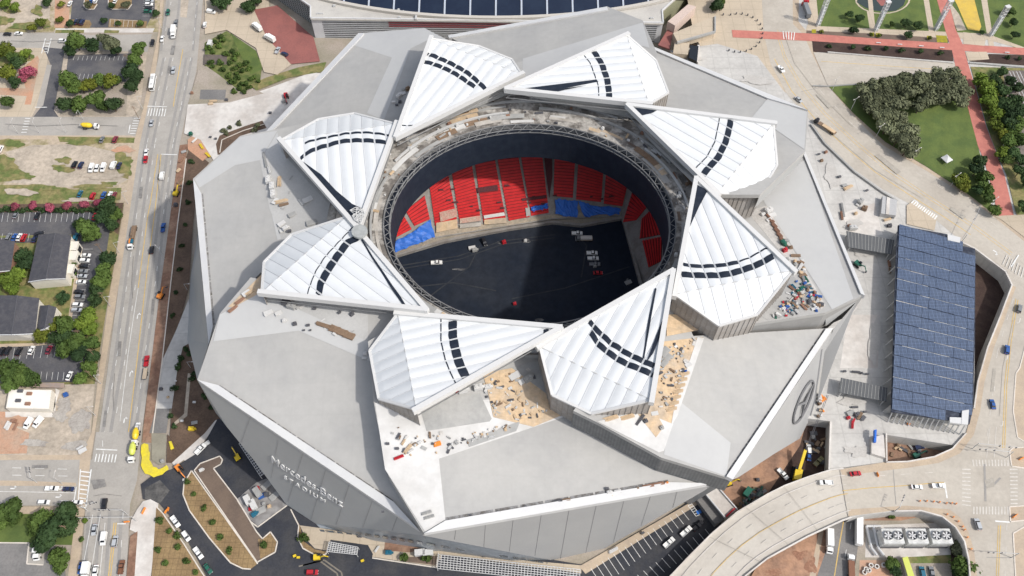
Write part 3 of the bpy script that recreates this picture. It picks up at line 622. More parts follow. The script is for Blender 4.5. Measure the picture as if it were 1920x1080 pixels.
wdeck(5, [(1250,590), (1290,588), (1330,615), (1250,630)], m_ply, 'plywood_deck', .3)
wdeck(4, [(1480,510), (1545,575), (1440,600), (1425,592)], m_gdeck, 'grey_deck')
wdeck(4, [(1400,395), (1440,385), (1500,490), (1548,572), (1540,580), (1490,505)], M('dusty_roof_deck', (.52,.50,.47), (.42,.40,.37), .1, fine=.2), 'service_deck', .06)
wdeck(8, [(487,300), (515,270), (560,320), (600,365), (640,405), (560,440), (530,455), (505,390)], M('grey_roof_walkway', (.42,.415,.40), (.47,.465,.45), .05, fine=.08), 'service_deck')
wdeck(7, [(428,575), (490,515), (495,545), (460,580)], m_ply, 'plywood_deck')
wdeck(7, [(480,555), (560,560), (690,590), (690,640), (660,650), (520,600), (470,590)], MATS['grey_roof_walkway'], 'service_deck', .06)
wdeck(2, [(960,120), (1140,70), (1170,70), (1000,140), (960,160)], MATS['grey_roof_walkway'], 'service_deck', .06)
r_ = random.Random(21); m_dusty = MATS['dusty_roof_deck']
def patches(k, poly, n, mats, smin=4, smax=14):
    xs = [p[0] for p in poly]; ys = [p[1] for p in poly]
    for i in range(n):
        x = r_.uniform(min(xs), max(xs)); y = r_.uniform(min(ys), max(ys)); ok = False
        for (x0,y0),(x1,y1) in zip(poly, poly[1:]+poly[:1]):
            if (y0 > y) != (y1 > y) and x < (x1-x0)*(y-y0)/(y1-y0)+x0: ok = not ok
        if not ok: continue
        a = r_.uniform(0, 3.14); w = r_.uniform(smin, smax); h = r_.uniform(smin, smax)*.5; q = []
        for u, v in ((-1,-1), (1,-1), (1,1), (-1,1)): q.append((x+u*w*.5*math.cos(a)-v*h*.5*math.sin(a), y+(u*w*.5*math.sin(a)+v*h*.5*math.cos(a))*.85))
        sp(MB().poly([WP[k].at(*p, .36+.006*i) for p in q]), 'deck_patch', r_.choice(mats))
patches(6, [(735,795), (860,815), (960,790), (950,812), (760,850), (735,830)], 16, [m_gdeck, m_dusty, m_pale])
patches(6, [(915,715), (1000,690), (1030,765), (930,780)], 16, [m_gdeck, m_dusty, m_wdeck, m_wood])
patches(5, [(1240,650), (1305,640), (1260,770), (1235,790)], 16, [m_gdeck, m_dusty, m_wdeck, m_pale])
patches(4, [(1490,520), (1540,575), (1450,597)], 10, [m_dusty, m_wdeck, m_wood])
patches(8, [(500,300), (560,330), (590,400), (530,440)], 10, [m_dusty, m_gdeck, MATS['grey_roof_walkway']])
patches(7, [(500,575), (560,565), (680,600), (680,640)], 10, [m_dusty, m_wdeck, m_gdeck])
# --- facades
F7 = Plane((370,712,55.6), (793,998,45.6), (545,948,3))
def face(pl, pts, mat, name='facade_panel', off=0): return sp(MB().poly([pl.at(*p, off) for p in pts]), name, mat)
face(F7, [(370,713), (793,999), (792,1004), (700,992), (592,982), (537,946), (480,868), (425,800), (405,768)], m_panel)
mb = MB()
for x0, y0, x1, y1 in ((521,825,508,897), (567,852,540,940), (610,882,583,974), (654,910,630,984), (697,941,680,990), (745,968,735,995), (470,780,452,830)):
    mb.strip([F7.at(x0, y0, .12), F7.at(x1, y1, .12)], .15)
sp(mb, 'panel_seam', m_seam)
sp(MB().poly([P(370,713,55), P(425,800,1), P(405,775,0), P(373,688,0)]), 'facade_panel', m_panel)
sp(MB().poly([P(370,713,55), P(373,688,0), P(351,635,0), P(391,646,44)]), 'facade_panel', m_panel)
sp(MB().poly([P(391,646,44), P(351,635,0), P(357,520,0), P(374,470,50)]), 'facade_panel', m_panel)
sp(MB().poly([P(374,470,50), P(357,520,0), P(374,420,0), P(362,335,55)]), 'facade_panel', m_panel)
F6 = Plane((800,1001,55), (1338,907,43.5), (1010,1048,5))
face(F6, [(795,1001), (1340,907), (1322,919), (1110,1042), (1053,1054), (958,1036), (792,1004)], M('sun_toned_facade_panel', (.35,.35,.345), (.33,.33,.328), .05, fine=.04, rough=.5))  # same panels, own grey for the sunlit sides: light put into the colour
mb = MB()
for x0, y0, x1, y1 in ((962,975,955,1034), (1015,965,1003,1042), (1067,956,1050,1052), (1118,948,1097,1043), (1170,939,1150,1018), (1220,930,1202,986), (1270,921,1262,952), (910,985,907,1026), (855,992,852,1012)):
    mb.strip([F6.at(x0, y0, .12), F6.at(x1, y1, .12)], .15)
sp(mb, 'panel_seam', m_seam)
# lower glazed band under the two southern facades
up = [F7.at(592,982,-.3), F7.at(700,992,-.3), F7.at(790,1003,-.3), F6.at(958,1036,-.3), F6.at(1053,1054,-.3), F6.at(1110,1042,-.3)]
lowp = [P(600,1003,0), P(700,1014,0), P(800,1030,0), P(960,1052,0), P(1055,1064,0), P(1112,1050,0)]
mb = MB()
for i in range(5): mb.poly([up[i], up[i+1], lowp[i+1], lowp[i]])
sp(mb, 'lower_glazing', M('blue_grey_glazing', (.25,.28,.31), (.30,.33,.36), .3, fine=.1, rough=.35))
m_wing_glass = M('grey_window_glass', (.10,.12,.14), fine=.1, rough=.2)
for i in range(4):
    for j in range(6):
        a = up[i].lerp(up[i+1], (j+.15)/6); b = up[i].lerp(up[i+1], (j+.75)/6); c = lowp[i].lerp(lowp[i+1], (j+.75)/6); d = lowp[i].lerp(lowp[i+1], (j+.15)/6)
        o = Vector((-.05,-.25,.12)); sp(MB().poly([a.lerp(d,.45)+o, b.lerp(c,.45)+o, b.lerp(c,.62)+o, a.lerp(d,.62)+o]), 'window_band', m_wing_glass)
F5 = Plane((1373,899,55), (1561,616,45), (1500,824,2))
face(F5, [(1374,899), (1563,616), (1546,660), (1528,748), (1516,790), (1500,822), (1450,852), (1386,894)], MATS['sun_toned_facade_panel'])
sp(MB().strip([F5.at(1541,655,.2), F5.at(1528,748,.2), F5.at(1516,790,.2)], .8), 'panel_seam', m_seam)
sp(MB().poly([P(1563,616,46), P(1606,566,52), P(1570,650,20), P(1532,758,8), P(1546,660,30)]), 'facade_panel', MATS['sun_toned_facade_panel'])
sp(MB().poly([P(1620,553,55), P(1606,566,52), P(1548,612,44), P(1548,586,55)]), 'facade_panel', m_panel)
# facades on the far sides
for a, b in (((1620,553), (1508,284)), ((1515,207), (1222,87)), ((1138,12), (840,68)), ((672,62), (497,248)), ((1372,898), (1240,858))):
    A = P(*a, 54); B = P(*b, 44); C = Vector((8, 220, 0))
    sp(MB().poly([A, B, Vector((B.x, B.y, 0)).lerp(C, .07), Vector((A.x, A.y, 0)).lerp(C, .07)]), 'facade_panel', m_panel)
# --- lettering and emblem
def text_on(pl, s, p0, p1, size, name, off=.35, spacing=1.0):
    a = pl.at(*p0, off); b = pl.at(*p1, off); x = (b-a).normalized(); nn = pl.n; y = nn.cross(x).normalized()
    cu = bpy.data.curves.new(name, 'FONT'); cu.body = s; cu.size = size; cu.extrude = .22; cu.space_character = spacing; cu.offset = .03
    tmp = bpy.data.objects.new('tmp', cu); COL.objects.link(tmp); bpy.context.view_layer.update()
    me = bpy.data.meshes.new_from_object(tmp); wdt = max(v.co.x for v in me.vertices)-min(v.co.x for v in me.vertices)
    bpy.data.objects.remove(tmp); k = (b-a).length/wdt
    # short serifs at the feet and heads of the tall strokes
    me.transform(Matrix.Diagonal((k, 1, 1, 1)))
    me.transform(Matrix(((x.x, y.x, nn.x, a.x), (x.y, y.y, nn.y, a.y), (x.z, y.z, nn.z, a.z), (0,0,0,1))))
    me.materials.clear(); me.materials.append(m_fascia)
    o = bpy.data.objects.new(name, me); COL.objects.link(o); o.parent = st; loc(o)
    return o
text_on(F7, 'Mercedes-Benz', (509,866), (641,950), 7.1, 'sign_lettering')['label'] = 'white raised name in large letters across the sloping wall'
text_on(F7, 'STADIUM', (533,897), (610,943), 3.6, 'sign_lettering', spacing=1.5)['label'] = 'white raised word in small wide-set capitals beneath the name'
m_emb = M('emblem_metal', (.17,.17,.175), fine=.05, rough=.5)
cpt = F5.at(1507, 754, .5); ey = (F5.at(1526, 716, .5)-cpt); rad = ey.length*.97; ey.normalize(); ex = F5.n.cross(ey).normalized()
rx = (F5.at(1517, 757, .5)-cpt).length*1.35
rad2 = rad*.92
mb = MB(); N = 40; prev = None
for i in range(N+1):
    t = 2*math.pi*i/N; p = cpt+ex*math.cos(t)*rad2+ey*math.sin(t)*rad
    if prev is not None: mb.tube(prev, p, .5, 6)
    prev = p
eml = sp(mb, 'ring_emblem', m_emb); eml['label'] = 'round emblem ring with a three-pointed star inside'
mb = MB()
for d in (90, 210, 330):
    t = math.radians(d); tip = cpt+ex*math.cos(t)*rad2*.95+ey*math.sin(t)*rad*.95
    mb.tube(cpt+F5.n*.4, tip+F5.n*.2, .8, 4, .25)
mb.build('star', m_emb, eml)
mb = MB(); prev = None
# --- fixed roof deck ring, truss, halo board, bowl
m_rsteel = M('grey_ring_steel', (.22,.22,.22), (.16,.16,.16), .3, fine=.1, rough=.5)
CX, CY, RX, RY = 7.5, 219.0, 59.7, 51.7
def ell(t, k=0.0, z=63.0): return Vector((CX+(RX+k)*math.cos(t), CY+(RY+k)*math.sin(t), z))
def ann(k0, k1, z, n=96):
    mb = MB()
    for i in range(n):
        a = 2*math.pi*i/n; b = 2*math.pi*(i+1)/n
        mb.poly([ell(a,k0,z), ell(b,k0,z), ell(b,k1,z), ell(a,k1,z)])
    return mb
def band(k0, z0, k1, z1, n=96):
    mb = MB()
    for i in range(n):
        a = 2*math.pi*i/n; b = 2*math.pi*(i+1)/n
        mb.poly([ell(a,k0,z0), ell(b,k0,z0), ell(b,k1,z1), ell(a,k1,z1)])
    return mb
KO = lambda t: 14+13*max(0, min(1, (math.sin(t)+.35)*3))
mb = MB(); me_ = MB()
for i in range(96):
    a = 2*math.pi*i/96; b = 2*math.pi*(i+1)/96
    mb.poly([ell(a,2.9), ell(b,2.9), ell(b,KO(b)), ell(a,KO(a))]); me_.poly([ell(a,KO(a)), ell(b,KO(b)), ell(b,KO(b),60), ell(a,KO(a),60)])
sp(mb, 'ring_deck', m_deck); sp(band(2.9,63,2.9,60.5), 'ring_edge', m_rsteel); sp(ann(.3,2.9,60.3), 'ring_dark_fill', m_halo); sp(me_, 'ring_edge', m_gdeck)  # the sheet under the truss is a dark fill, shade put into its colour
m_pwalk = M('pale_walkway_boards', (.47,.44,.40), (.36,.33,.29), .2, fine=.25, fsc=.8)
r_ = random.Random(5)
for i in range(84):
    t0 = r_.uniform(0, 6.283); dt = r_.uniform(.05, .3); k0 = r_.choice((3.7, 5, 6.5, 8.5, 11, 14, 18, 21)); k1 = k0+r_.uniform(1.2, 3.2); mt = r_.choice((m_ply, m_pwalk, m_pwalk, m_gdeck, m_wdeck, m_gdeck, m_ramp, m_wood))
    if k1 > KO(t0)-.5 or k1 > KO(t0+dt)-.5: continue
    mb = MB(); n = 8
    for j in range(n):
        a = t0+dt*j/n; b_ = t0+dt*(j+1)/n; z = 63.03+.006*i; mb.poly([ell(a,k0,z), ell(b_,k0,z), ell(b_,k1,z), ell(a,k1,z)])
    sp(mb, 'deck_patch', mt)
for t0, t1, k, mt in ((.5, 1.5, 12.5, m_gdeck), (1.7, 2.6, 10, m_steel), (2.75, 3.5, 8, m_gdeck), (.1, .7, 9, m_steel), (3.6, 4.2, 9, m_gdeck), (1.0, 2.0, 17, m_gdeck)):
    mb = MB()
    for j in range(14): mb.bar(ell(t0+(t1-t0)*j/14, k, 64.2), ell(t0+(t1-t0)*(j+1)/14, k, 64.2), .8, 1.1)
    sp(mb, 'kerb_beam', mt)
mb = MB()
for k, z in ((.2,62.6), (2.6,63.6), (.2,60.4)):
    for i in range(72): mb.tube(ell(2*math.pi*i/72,k,z), ell(2*math.pi*(i+1)/72,k,z), .26, 5, cap=False)
sp(mb, 'ring_chord', m_rsteel)
mb = MB()
for i in range(144):
    a = 2*math.pi*i/144; b = 2*math.pi*(i+1)/144
    mb.tube(ell(a, .2 if i%2 else 2.6, 62.6 if i%2 else 63.6), ell(b, 2.6 if i%2 else .2, 63.6 if i%2 else 62.6), .15, 4, cap=False)
    if i%2: mb.tube(ell(a,.2,62.6), ell(b,.2,60.4), .2, 4, cap=False)
sp(mb, 'ring_truss', m_rsteel)
sp(band(0, 60.6, 0, 43.5), 'halo_board', m_halo)
sp(band(.9, 60.6, .9, 43.5), 'halo_board_back', m_dsteel)
sp(ann(.9, 13, 58.5), 'roof_soffit', m_dsteel)
fz = .6
def Q3(x, y, z): return P(x, y, z)
tb = MB(); tb.poly([P(x,y,fz) for x, y in ((690,470), (735,478), (832,449), (950,427), (1036,421), (1090,422), (1168,406), (1203,535), (1235,640), (1100,760), (800,760), (660,620))])
sp(tb, 'field', m_field)
S1 = Plane((815,428,3), (1160,388,3), (975,297,18)); S0 = Plane((735,470,3), (812,440,3), (800,365,15)); S2 = Plane((1168,418,3), (1207,510,3), (1236,452,17))
mb = MB()
for pl, pts in ((S1, [(812,447), (950,425), (1036,411), (1166,406), (1195,340), (1100,262), (985,250), (860,280), (790,340)]), (S0, [(728,478), (815,448), (800,340), (770,340), (720,420)]), (S2, [(1165,408), (1203,533), (1222,600), (1275,600), (1262,400), (1180,330)])):
    mb.poly([pl.at(*p) for p in pts])
sp(mb, 'stand_terrace', m_stand)
mb = MB()
for a, b in (((735,480), (832,451)), ((832,451), (950,428)), ((950,428), (1036,415)), ((1036,415), (1090,421)), ((1090,421), (1168,407)), ((1168,407), (1203,535)), ((1203,535), (1225,610))):
    mb.bar(P(*a,2.4), P(*b,2.4), 1.4, 2.2)
sp(mb, 'field_wall', m_stand)
mb = MB()
for pl, pts in ((S1, [(815,444), (950,423), (1036,409), (1036,402), (950,414), (816,431)]), (S1, [(1036,409), (1164,403), (1164,396), (1036,401)])):
    mb.poly([pl.at(*p, .06) for p in pts])
sp(mb, 'front_walkway', M('dusty_concrete', (.40,.33,.25), (.32,.28,.22), .3, fine=.3, fsc=.8))
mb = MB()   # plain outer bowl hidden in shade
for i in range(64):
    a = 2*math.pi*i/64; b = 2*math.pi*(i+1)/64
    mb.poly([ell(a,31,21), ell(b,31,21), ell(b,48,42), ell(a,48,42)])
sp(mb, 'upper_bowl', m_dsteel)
SEC = [
 (S0, [(735,448), (762,441+0), (756,402), (738,432)]), (S0, [(735,449),(772,430),(756,403),(740,430)]), (S0, [(777,424),(806,411),(796,366),(760,395)]),
 (S1, [(816,424),(858,419),(840,325),(806,352)]), (S1, [(862,419),(902,414),(884,305),(847,322)]), (S1, [(907,418),(949,414),(927,295),(890,303)]),
 (S1, [(954,414),(993,407),(971,290),(932,294)]), (S1, [(996,405),(1029,399),(1016,288),(976,289)]),
 (S1, [(1038,368),(1074,371),(1079,288),(1040,286)]), (S1, [(1080,374),(1127,379),(1132,308),(1085,290)]), (S1, [(1132,382),(1167,387),(1178,340),(1137,312)]),
 (S2, [(1168,417),(1193,413),(1212,390),(1188,352)]), (S2, [(1199,448),(1203,411),(1222,392),(1240,440)]), (S2, [(1216,502),(1204,452),(1242,444),(1240,490)])]
SEC.pop(0)
m_row = M('dark_red_row_gap', (.13,.02,.022), (.09,.03,.03), .5, fine=.2)
for pl, q in SEC:
    bl, br, tr, tl = [pl.at(*p, .1) for p in q]
    n = max(5, int(((tl-bl).length+(tr-br).length)/2/1.55)); mb = MB(); mb.cur = 1; mb.poly([bl, br, tr, tl]); mb.cur = 0
    for j in range(n):
        k0 = j/n; k1 = (j+.58)/n
        a = bl.lerp(tl,k0); b = br.lerp(tr,k0); c = br.lerp(tr,k1); d = bl.lerp(tl,k1); h = Vector((0,0,.85)); h2 = Vector((0,0,.15))
        mb.poly([a+h2, b+h2, c+h, d+h]); mb.poly([d+h, c+h, c, d])
    sp(mb, 'seating_section', [m_seat, m_row])
tz = .9
for pl, pts in ((S0, [(737,456), (772,437), (808,413), (815,445), (778,460), (742,474)]), (S1, [(1041,374), (1083,378), (1083,409), (1042,403)]), (S1, [(1084,378), (1110,386), (1165,391), (1160,403), (1118,404), (1096,408)]), (S1, [(995,389), (1027,382), (1029,392), (997,398)])):
    r_ = random.Random(int(pts[0][0])); mb = MB(); q = [pl.at(*p, tz) for p in pts]; nq = len(q)//2
    # a crumpled sheet: columns between the upper and lower edges
    up_ = q[:(len(q)+1)//2]; lo_ = q[(len(q)+1)//2:][::-1]
    def along(L, t): x = t*(len(L)-1); j = min(int(x), len(L)-2); return L[j].lerp(L[j+1], x-j)
    nx, ny = 14, 5; G = [[along(up_, i/nx).lerp(along(lo_, i/nx), j/ny)+Vector((r_.uniform(-.3,.3), r_.uniform(-.5,.5) if j in (0,ny) else 0, r_.uniform(0,.9))) for i in range(nx+1)] for j in range(ny+1)]
    ids = [[mb.vt(p) for p in row] for row in G]
    for j in range(ny):
        for i in range(nx): mb.f.append([ids[j][i], ids[j][i+1], ids[j+1][i+1], ids[j+1][i]]); mb.mi.append(0)
    o = mb.build('tarpaulin', m_tarp)
    tag(o, cat='tarpaulin', group='blue tarpaulins over the seats')
    SEC_T = globals().setdefault('TARPS', []); SEC_T.append((o, 'blue tarpaulin', pts[0][0], pts[0][1]))
label_all(TARPS, 'spread over the lower rows of red seating')
for pts, mt in (([(907,404), (945,398), (947,404), (908,410)], m_wdeck), ([(824,398), (856,390), (858,406), (826,416)], M('dusty_pink_cover', (.50,.27,.22), (.45,.35,.28), .3, fine=.3)), ([(862,410), (901,404), (902,414), (862,419)], MATS['dusty_pink_cover']), ([(818,418), (857,411), (858,428), (818,436)], m_ply), ([(862,421), (902,417), (902,424), (862,428)], m_pwalk), ([(908,412), (949,408), (950,418), (908,421)], m_ply), ([(894,352), (933,347), (934,357), (896,362)], M('dark_seat_gap', (.10,.03,.035), fine=.3)), ([(978,372), (1024,366), (1025,371), (979,377)], MATS['dark_seat_gap']), ([(985,390), (993,389), (995,404), (987,406)], m_gdeck), ([(1020,292), (1035,292), (1036,330), (1030,372), (1024,330)], MATS['dark_seat_gap'])):
    sp(MB().poly([S1.at(x, y, 1.0) for x, y in pts]), 'seat_cover', mt)
r_ = random.Random(8)
for i in range(16):
    x = r_.uniform(815, 1160); y = r_.uniform(340, 395)
    sp(MB().poly([S1.at(x+u, y+v, 1.0) for u, v in ((0,0), (r_.uniform(4,12),-1), (r_.uniform(4,12),2.5), (0,3))]), 'missing_seats', MATS['dark_seat_gap'])
# dust and tyre tracks on the field
m_dust = M('pale_field_dust', (.16,.16,.16), (.06,.06,.065), .5, fine=.4); m_trk = M('faint_field_track', (.036,.04,.047), (.024,.028,.037), .2, fine=.3)
for i, (cx, cy, rx, ry) in enumerate(((888,467,9,6), (938,455,7,4), (988,452,7,5), (1178,528,6,7), (765,520,8,3), (860,505,14,2), (1010,600,10,4), (905,412,4,3))):
    sp(MB().poly([P(cx+rx*math.cos(t*.628)*r_.uniform(.6,1.2), cy+ry*math.sin(t*.628)*r_.uniform(.6,1.2), fz+.02+.004*i) for t in range(10)]), 'dust_patch', m_dust)
for i, pts in enumerate((((740,500), (860,480), (940,452), (1040,440)), ((740,506), (862,486), (942,458), (1040,446)), ((960,560), (1060,540), (1180,500)), ((760,540), (850,530), (930,545)), ((1090,520), (1100,460), (1070,430)), ((800,560), (880,500), (900,460)))):
    sp(MB().strip([P(x, y, fz+.1+.004*i) for x, y in pts], .7), 'tyre_track', m_trk)
# ------------------------------------------------------------------ petals
m_clamp = M('pale_seam_clamp', (.56,.57,.58), fine=0)
def petal(idx, A, B, T, C, D, bands=(), gaps=(), zA=76, zB=74.5, zT=77, zC=69.5, zD=69.5, n=10, label='', clad=()):
    pl = Plane((*A, zA), (*B, zB), (*T, zT)); N = pl.n
    a = P(*A, zA); b = P(*B, zB); t = P(*T, zT); c = P(*C, zC); d = P(*D, zD)
    ab = b-a; sT = max(.06, min(.94, (t-a).dot(ab)/ab.dot(ab))); foot = a+ab*sT; h = t-foot
    sc_ = max(.1, min(.9, (c-a).dot(ab)/ab.dot(ab))); sd_ = max(sc_+.05, min(.95, (d-a).dot(ab)/ab.dot(ab)))
    def outer(s):
        if s < sc_: return a.lerp(c, s/sc_)
        if s < sd_: return c.lerp(d, (s-sc_)/(sd_-sc_))
        return d.lerp(b, (s-sd_)/(1-sd_))
    def tm(s): return s/sT if s < sT else (1-s)/(1-sT)
    m = 6; NT = 14; AMP = .36
    def bul(s):
        u = s*n % 1.0; return math.sin(math.pi*u)
    def pt(s, k, off=0):   # k in 0..1 of the height vector, negative = flap
        if k >= 0:
            K = tm(s); kk = min(k, K); base = a+ab*s+h*kk
            e = min(1, (K-kk)*6+.0) if K > 0 else 0
            return base+N*(AMP*bul(s)*math.sqrt(max(0, e))+off)
        o = outer(s); L = a+ab*s; e = min(1, (1+k)*5)
        edge = min(1, min(s, 1-s)*10)
        return L.lerp(o, -k)+N*(AMP*.8*bul(s)*e*edge+off)
    mb = MB(); mf = MB()
    for i in range(n*m):
        s0 = i/(n*m); s1 = (i+1)/(n*m); e0 = 1e-6 if s0 == 0 else s0; e1 = s1-1e-6
        for j in range(NT):
            q = [pt(e0, tm(s0)*j/NT), pt(e1, tm(s1)*j/NT), pt(e1, tm(s1)*(j+1)/NT), pt(e0, tm(s0)*(j+1)/NT)]
            if tm(s0) == 0: q = q[:3]
            if tm(s1) == 0: q = [q[0], q[1], q[3]]
            mb.poly(q)
        for j in range(5):
            mf.poly([pt(e0, -j/5), pt(e1, -j/5), pt(e1, -(j+1)/5), pt(e0, -(j+1)/5)])
    pet = sp(mb, 'roof_petal', m_etfe, fix=False); pet['label'] = label
    def sub(mb, name, mat, **kw):
        return mb.build(name, mat, pet, **kw)
    sub(mf, 'folded_flap', m_etfe, fix=False)
    sm = MB()   # white seam clamps between the cushions
    for i in range(1, n):
        s = i/n; sm.tube(pt(s+1e-6, 0, .1), pt(s+1e-6, tm(s)*.98, .1), .12, 4); sm.tube(pt(s+1e-6, 0, .1), pt(s+1e-6, -1, .1), .12, 4)
    sub(sm, 'seam_clamp', m_clamp)
    sub(MB().tube(a, b, .3, 5), 'fold_line', m_steel)
    for e in (a, b):
        L = (t-e).length; u = (t-e)/L
        sub(MB().bar(e-u*1.5+Vector((0,0,1.2)), t+u*.5+Vector((0,0,1.2)), 1.9, 2.6), 'edge_beam', m_beam)
    rim = MB(); sk = MB()
    for p, q in ((a,c), (c,d), (d,b)):
        rim.bar(p+Vector((0,0,.5)), q+Vector((0,0,.5)), .9, .9)
        nseg = max(2, int((q-p).length/4))
        p2 = Vector((p.x, p.y, 54)); q2 = Vector((q.x, q.y, 54))
        sk.poly([p, q, q2, p2])
    sub(rim, 'flap_rim', m_beam); sub(sk, 'skirt_wall', m_skirt)
    sr = MB()
    for p, q in ((a,c), (c,d), (d,b)):
        nn = max(3, int((q-p).length/2.2))
        out = (((p+q)/2)-foot); out.z = 0; out = out.normalized()*.12
        for i in range(nn+1):
            x = p.lerp(q, i/nn)+out; sr.tube(x-Vector((0,0,1)), Vector((x.x, x.y, 55)), .13, 4, cap=False)
    sub(sr, 'skirt_mullion', m_skirt)
    ut = MB()   # steel under the free edges
    for e in (a, b):
        for i in range(1, 9):
            p = e.lerp(t, i/9); q = p+(foot-p)*.12; ut.tube(p-Vector((0,0,1)), Vector((q.x,q.y,p.z-5)),   .18, 4, cap=False)
        ut.tube(e-Vector((0,0,5)), t-Vector((0,0,5)), .25, 4, cap=False)
    sub(ut, 'under_truss', m_rsteel)
    for e in clad:
        e = {'a': a, 'b': b}[e]; z0 = Vector((0,0,1.2)); q = e.lerp(t, .98); ins = (foot-e); ins.z = 0; ins = ins.normalized()*.4
        sub(MB().poly([e-z0+ins, q-z0+ins, Vector((q.x,q.y,q.z-3.0))+ins*4, Vector((e.x,e.y,63))+ins*6]), 'beam_cladding', m_gdeck)
    for poly, w in bands:
        sv = []
        for p in poly:
            x = pl.at(*p); k = (x-a).dot(N.cross(h))/(ab.dot(N.cross(h))); r = x-a-ab*k; sv.append((k, r.dot(h)/h.dot(h)))
        sv.sort(); bm_ = MB(); hw = w/4.7/2/h.length*1.1
        for i in range(n):
            cs0 = i/n; cs1 = (i+1)/n; mid = (cs0+cs1)/2
            if mid < sv[0][0]-.4/n or mid > sv[-1][0]+.4/n: continue
            def tv(s):
                if s <= sv[0][0]: return sv[0][1]
                for (x0,y0), (x1,y1) in zip(sv, sv[1:]):
                    if s <= x1: return y0+(y1-y0)*(s-x0)/max(1e-6, x1-x0)
                return sv[-1][1]
            g_ = .07/n
            for q in range(m):
                s0 = cs0+g_+(1/n-2*g_)*q/m; s1 = cs0+g_+(1/n-2*g_)*(q+1)/m
                wv = hw*(1+.1*bul((s0+s1)/2)) if w > 4 else hw
                k0, k1 = tv(s0), tv(s1)
                if k0+wv > tm(s0)*.985 or k1+wv > tm(s1)*.985 or k0 < -.9: continue
                bm_.poly([pt(s0, k0-wv, .1), pt(s1, k1-wv, .1), pt(s1, k1+wv, .1), pt(s0, k0+wv, .1)])
        if bm_.f: sub(bm_, 'black_stripe', m_black, fix=False)
    for gp in gaps:
        gb = MB(); gb.poly([pl.at(*p, AMP+.12) for p in gp]); sub(gb, 'open_gap', m_black, fix=False)
    return pet, pl
petal(1, (808,73), (978,140), (742,258), (898,87), (960,112), [
 ([(800,102),(812,105),(825,111),(840,117),(855,125),(866,131),(876,137),(886,145),(897,155),(912,169)], 10),
 ([(797,117),(810,120),(829,127),(844,134),(855,140),(866,147),(877,155),(891,164)], 10), ([(755,236),(778,236)], 3)], label='white cushioned roof petal nearest the older dome, with twin black bands', clad=('b',))
petal(2, (1217,196), (1175,66), (948,168), (1253,174), (1230,114), [
 ([(1112,95),(1121,109),(1129,122),(1133,135),(1138,148),(1140,161),(1142,175),(1142,190)], 11),
 ([(1095,104),(1107,120),(1115,142),(1122,162),(1123,187)], 2)], [[(962,168),(1118,149),(1122,153),(1035,170),(995,173)], [(1010,172),(1100,160),(1060,168),(1030,176)]], label='white roof petal with a dark open slit and one black band', clad=('a',))
petal(3, (1450,232), (1345,363), (1176,198), (1457,310), (1423,366), [
 ([(1370,222),(1369,232),(1365,250),(1360,268),(1352,284),(1347,295),(1338,305),(1327,317),(1316,331)], 11),
 ([(1350,212),(1348,228),(1340,267),(1325,295),(1302,318)], 2)], [[(1186,201),(1232,207),(1222,212),(1205,216),(1196,212)]], zT=77.5, label='white roof petal facing the park, with a dark corner at its tip', clad=('b',))
petal(4, (1487,507), (1265,552), (1305,335), (1420,590), (1348,611), [
 ([(1270,514),(1291,516),(1310,517),(1329,517),(1345,517),(1361,515),(1376,512),(1392,507),(1407,502),(1422,496),(1437,488),(1452,479)], 11),
 ([(1270,494),(1285,497),(1304,500),(1322,500),(1339,499),(1355,498),(1370,495)], 7), ([(1385,491),(1405,484),(1434,467)], 3)], [[(1305,345),(1327,357),(1312,385),(1290,432)]], label='white roof petal towards the solar canopy, with a bare wedge by its left beam')
petal(5, (1222,750), (1012,650), (1262,508), (1108,776), (1035,741), [
 ([(1108,624),(1122,646),(1135,657),(1147,666),(1160,675),(1177,684),(1199,692),(1224,703)], 10),
 ([(1103,600),(1120,621),(1135,634),(1146,645),(1159,652),(1171,661),(1189,670),(1210,680),(1228,687)], 9)], [[(1212,679),(1225,662),(1241,622),(1256,552),(1250,580),(1232,625)], [(1228,540),(1231,541),(1222,590),(1208,672),(1205,672),(1217,590)]], label='white roof petal with twin black bands and a long dark split beside its beam')
petal(6, (781,768), (746,588), (1052,615), (710,748), (693,658), [
 ([(849,592),(849,612),(849,630),(852,647),(856,664),(861,681),(869,699),(878,716)], 13),
 ([(827,592),(827,640),(835,675),(845,700),(857,724)], 2), ([(1024,612),(1024,632)], 8)], label='white roof petal pointing right above the white construction deck')
petal(7, (650,407), (491,549), (800,582), (547,440), (495,492), [
 ([(672,444),(665,450),(652,455),(642,469),(632,482),(624,494),(616,506),(610,517),(602,531),(597,556)], 13),
 ([(663,424),(657,432),(635,455),(610,482),(592,510),(580,540),(576,556)], 2)], [[(677,449),(680,449),(700,482),(718,508),(736,535),(750,554),(764,577),(757,574),(744,556),(728,532),(710,503),(692,476)]], label='white roof petal at the western rim under the round steel plate')
petal(8, (743,233), (526,264), (672,430), (665,213), (597,224), [
 ([(560,302),(571,291),(587,282),(604,276),(620,272),(635,267),(650,265),(666,264),(684,264),(701,265),(717,267),(736,269)], 10),
 ([(570,270),(580,266),(600,261),(620,257),(635,254),(650,251),(664,250),(680,249),(697,250),(715,252),(736,256)], 5)], [[(567,302),(602,327),(630,357),(660,382),(682,392),(680,412),(668,420),(605,345)]], label='white roof petal with a dark unfilled side and open steelwork at its tip')
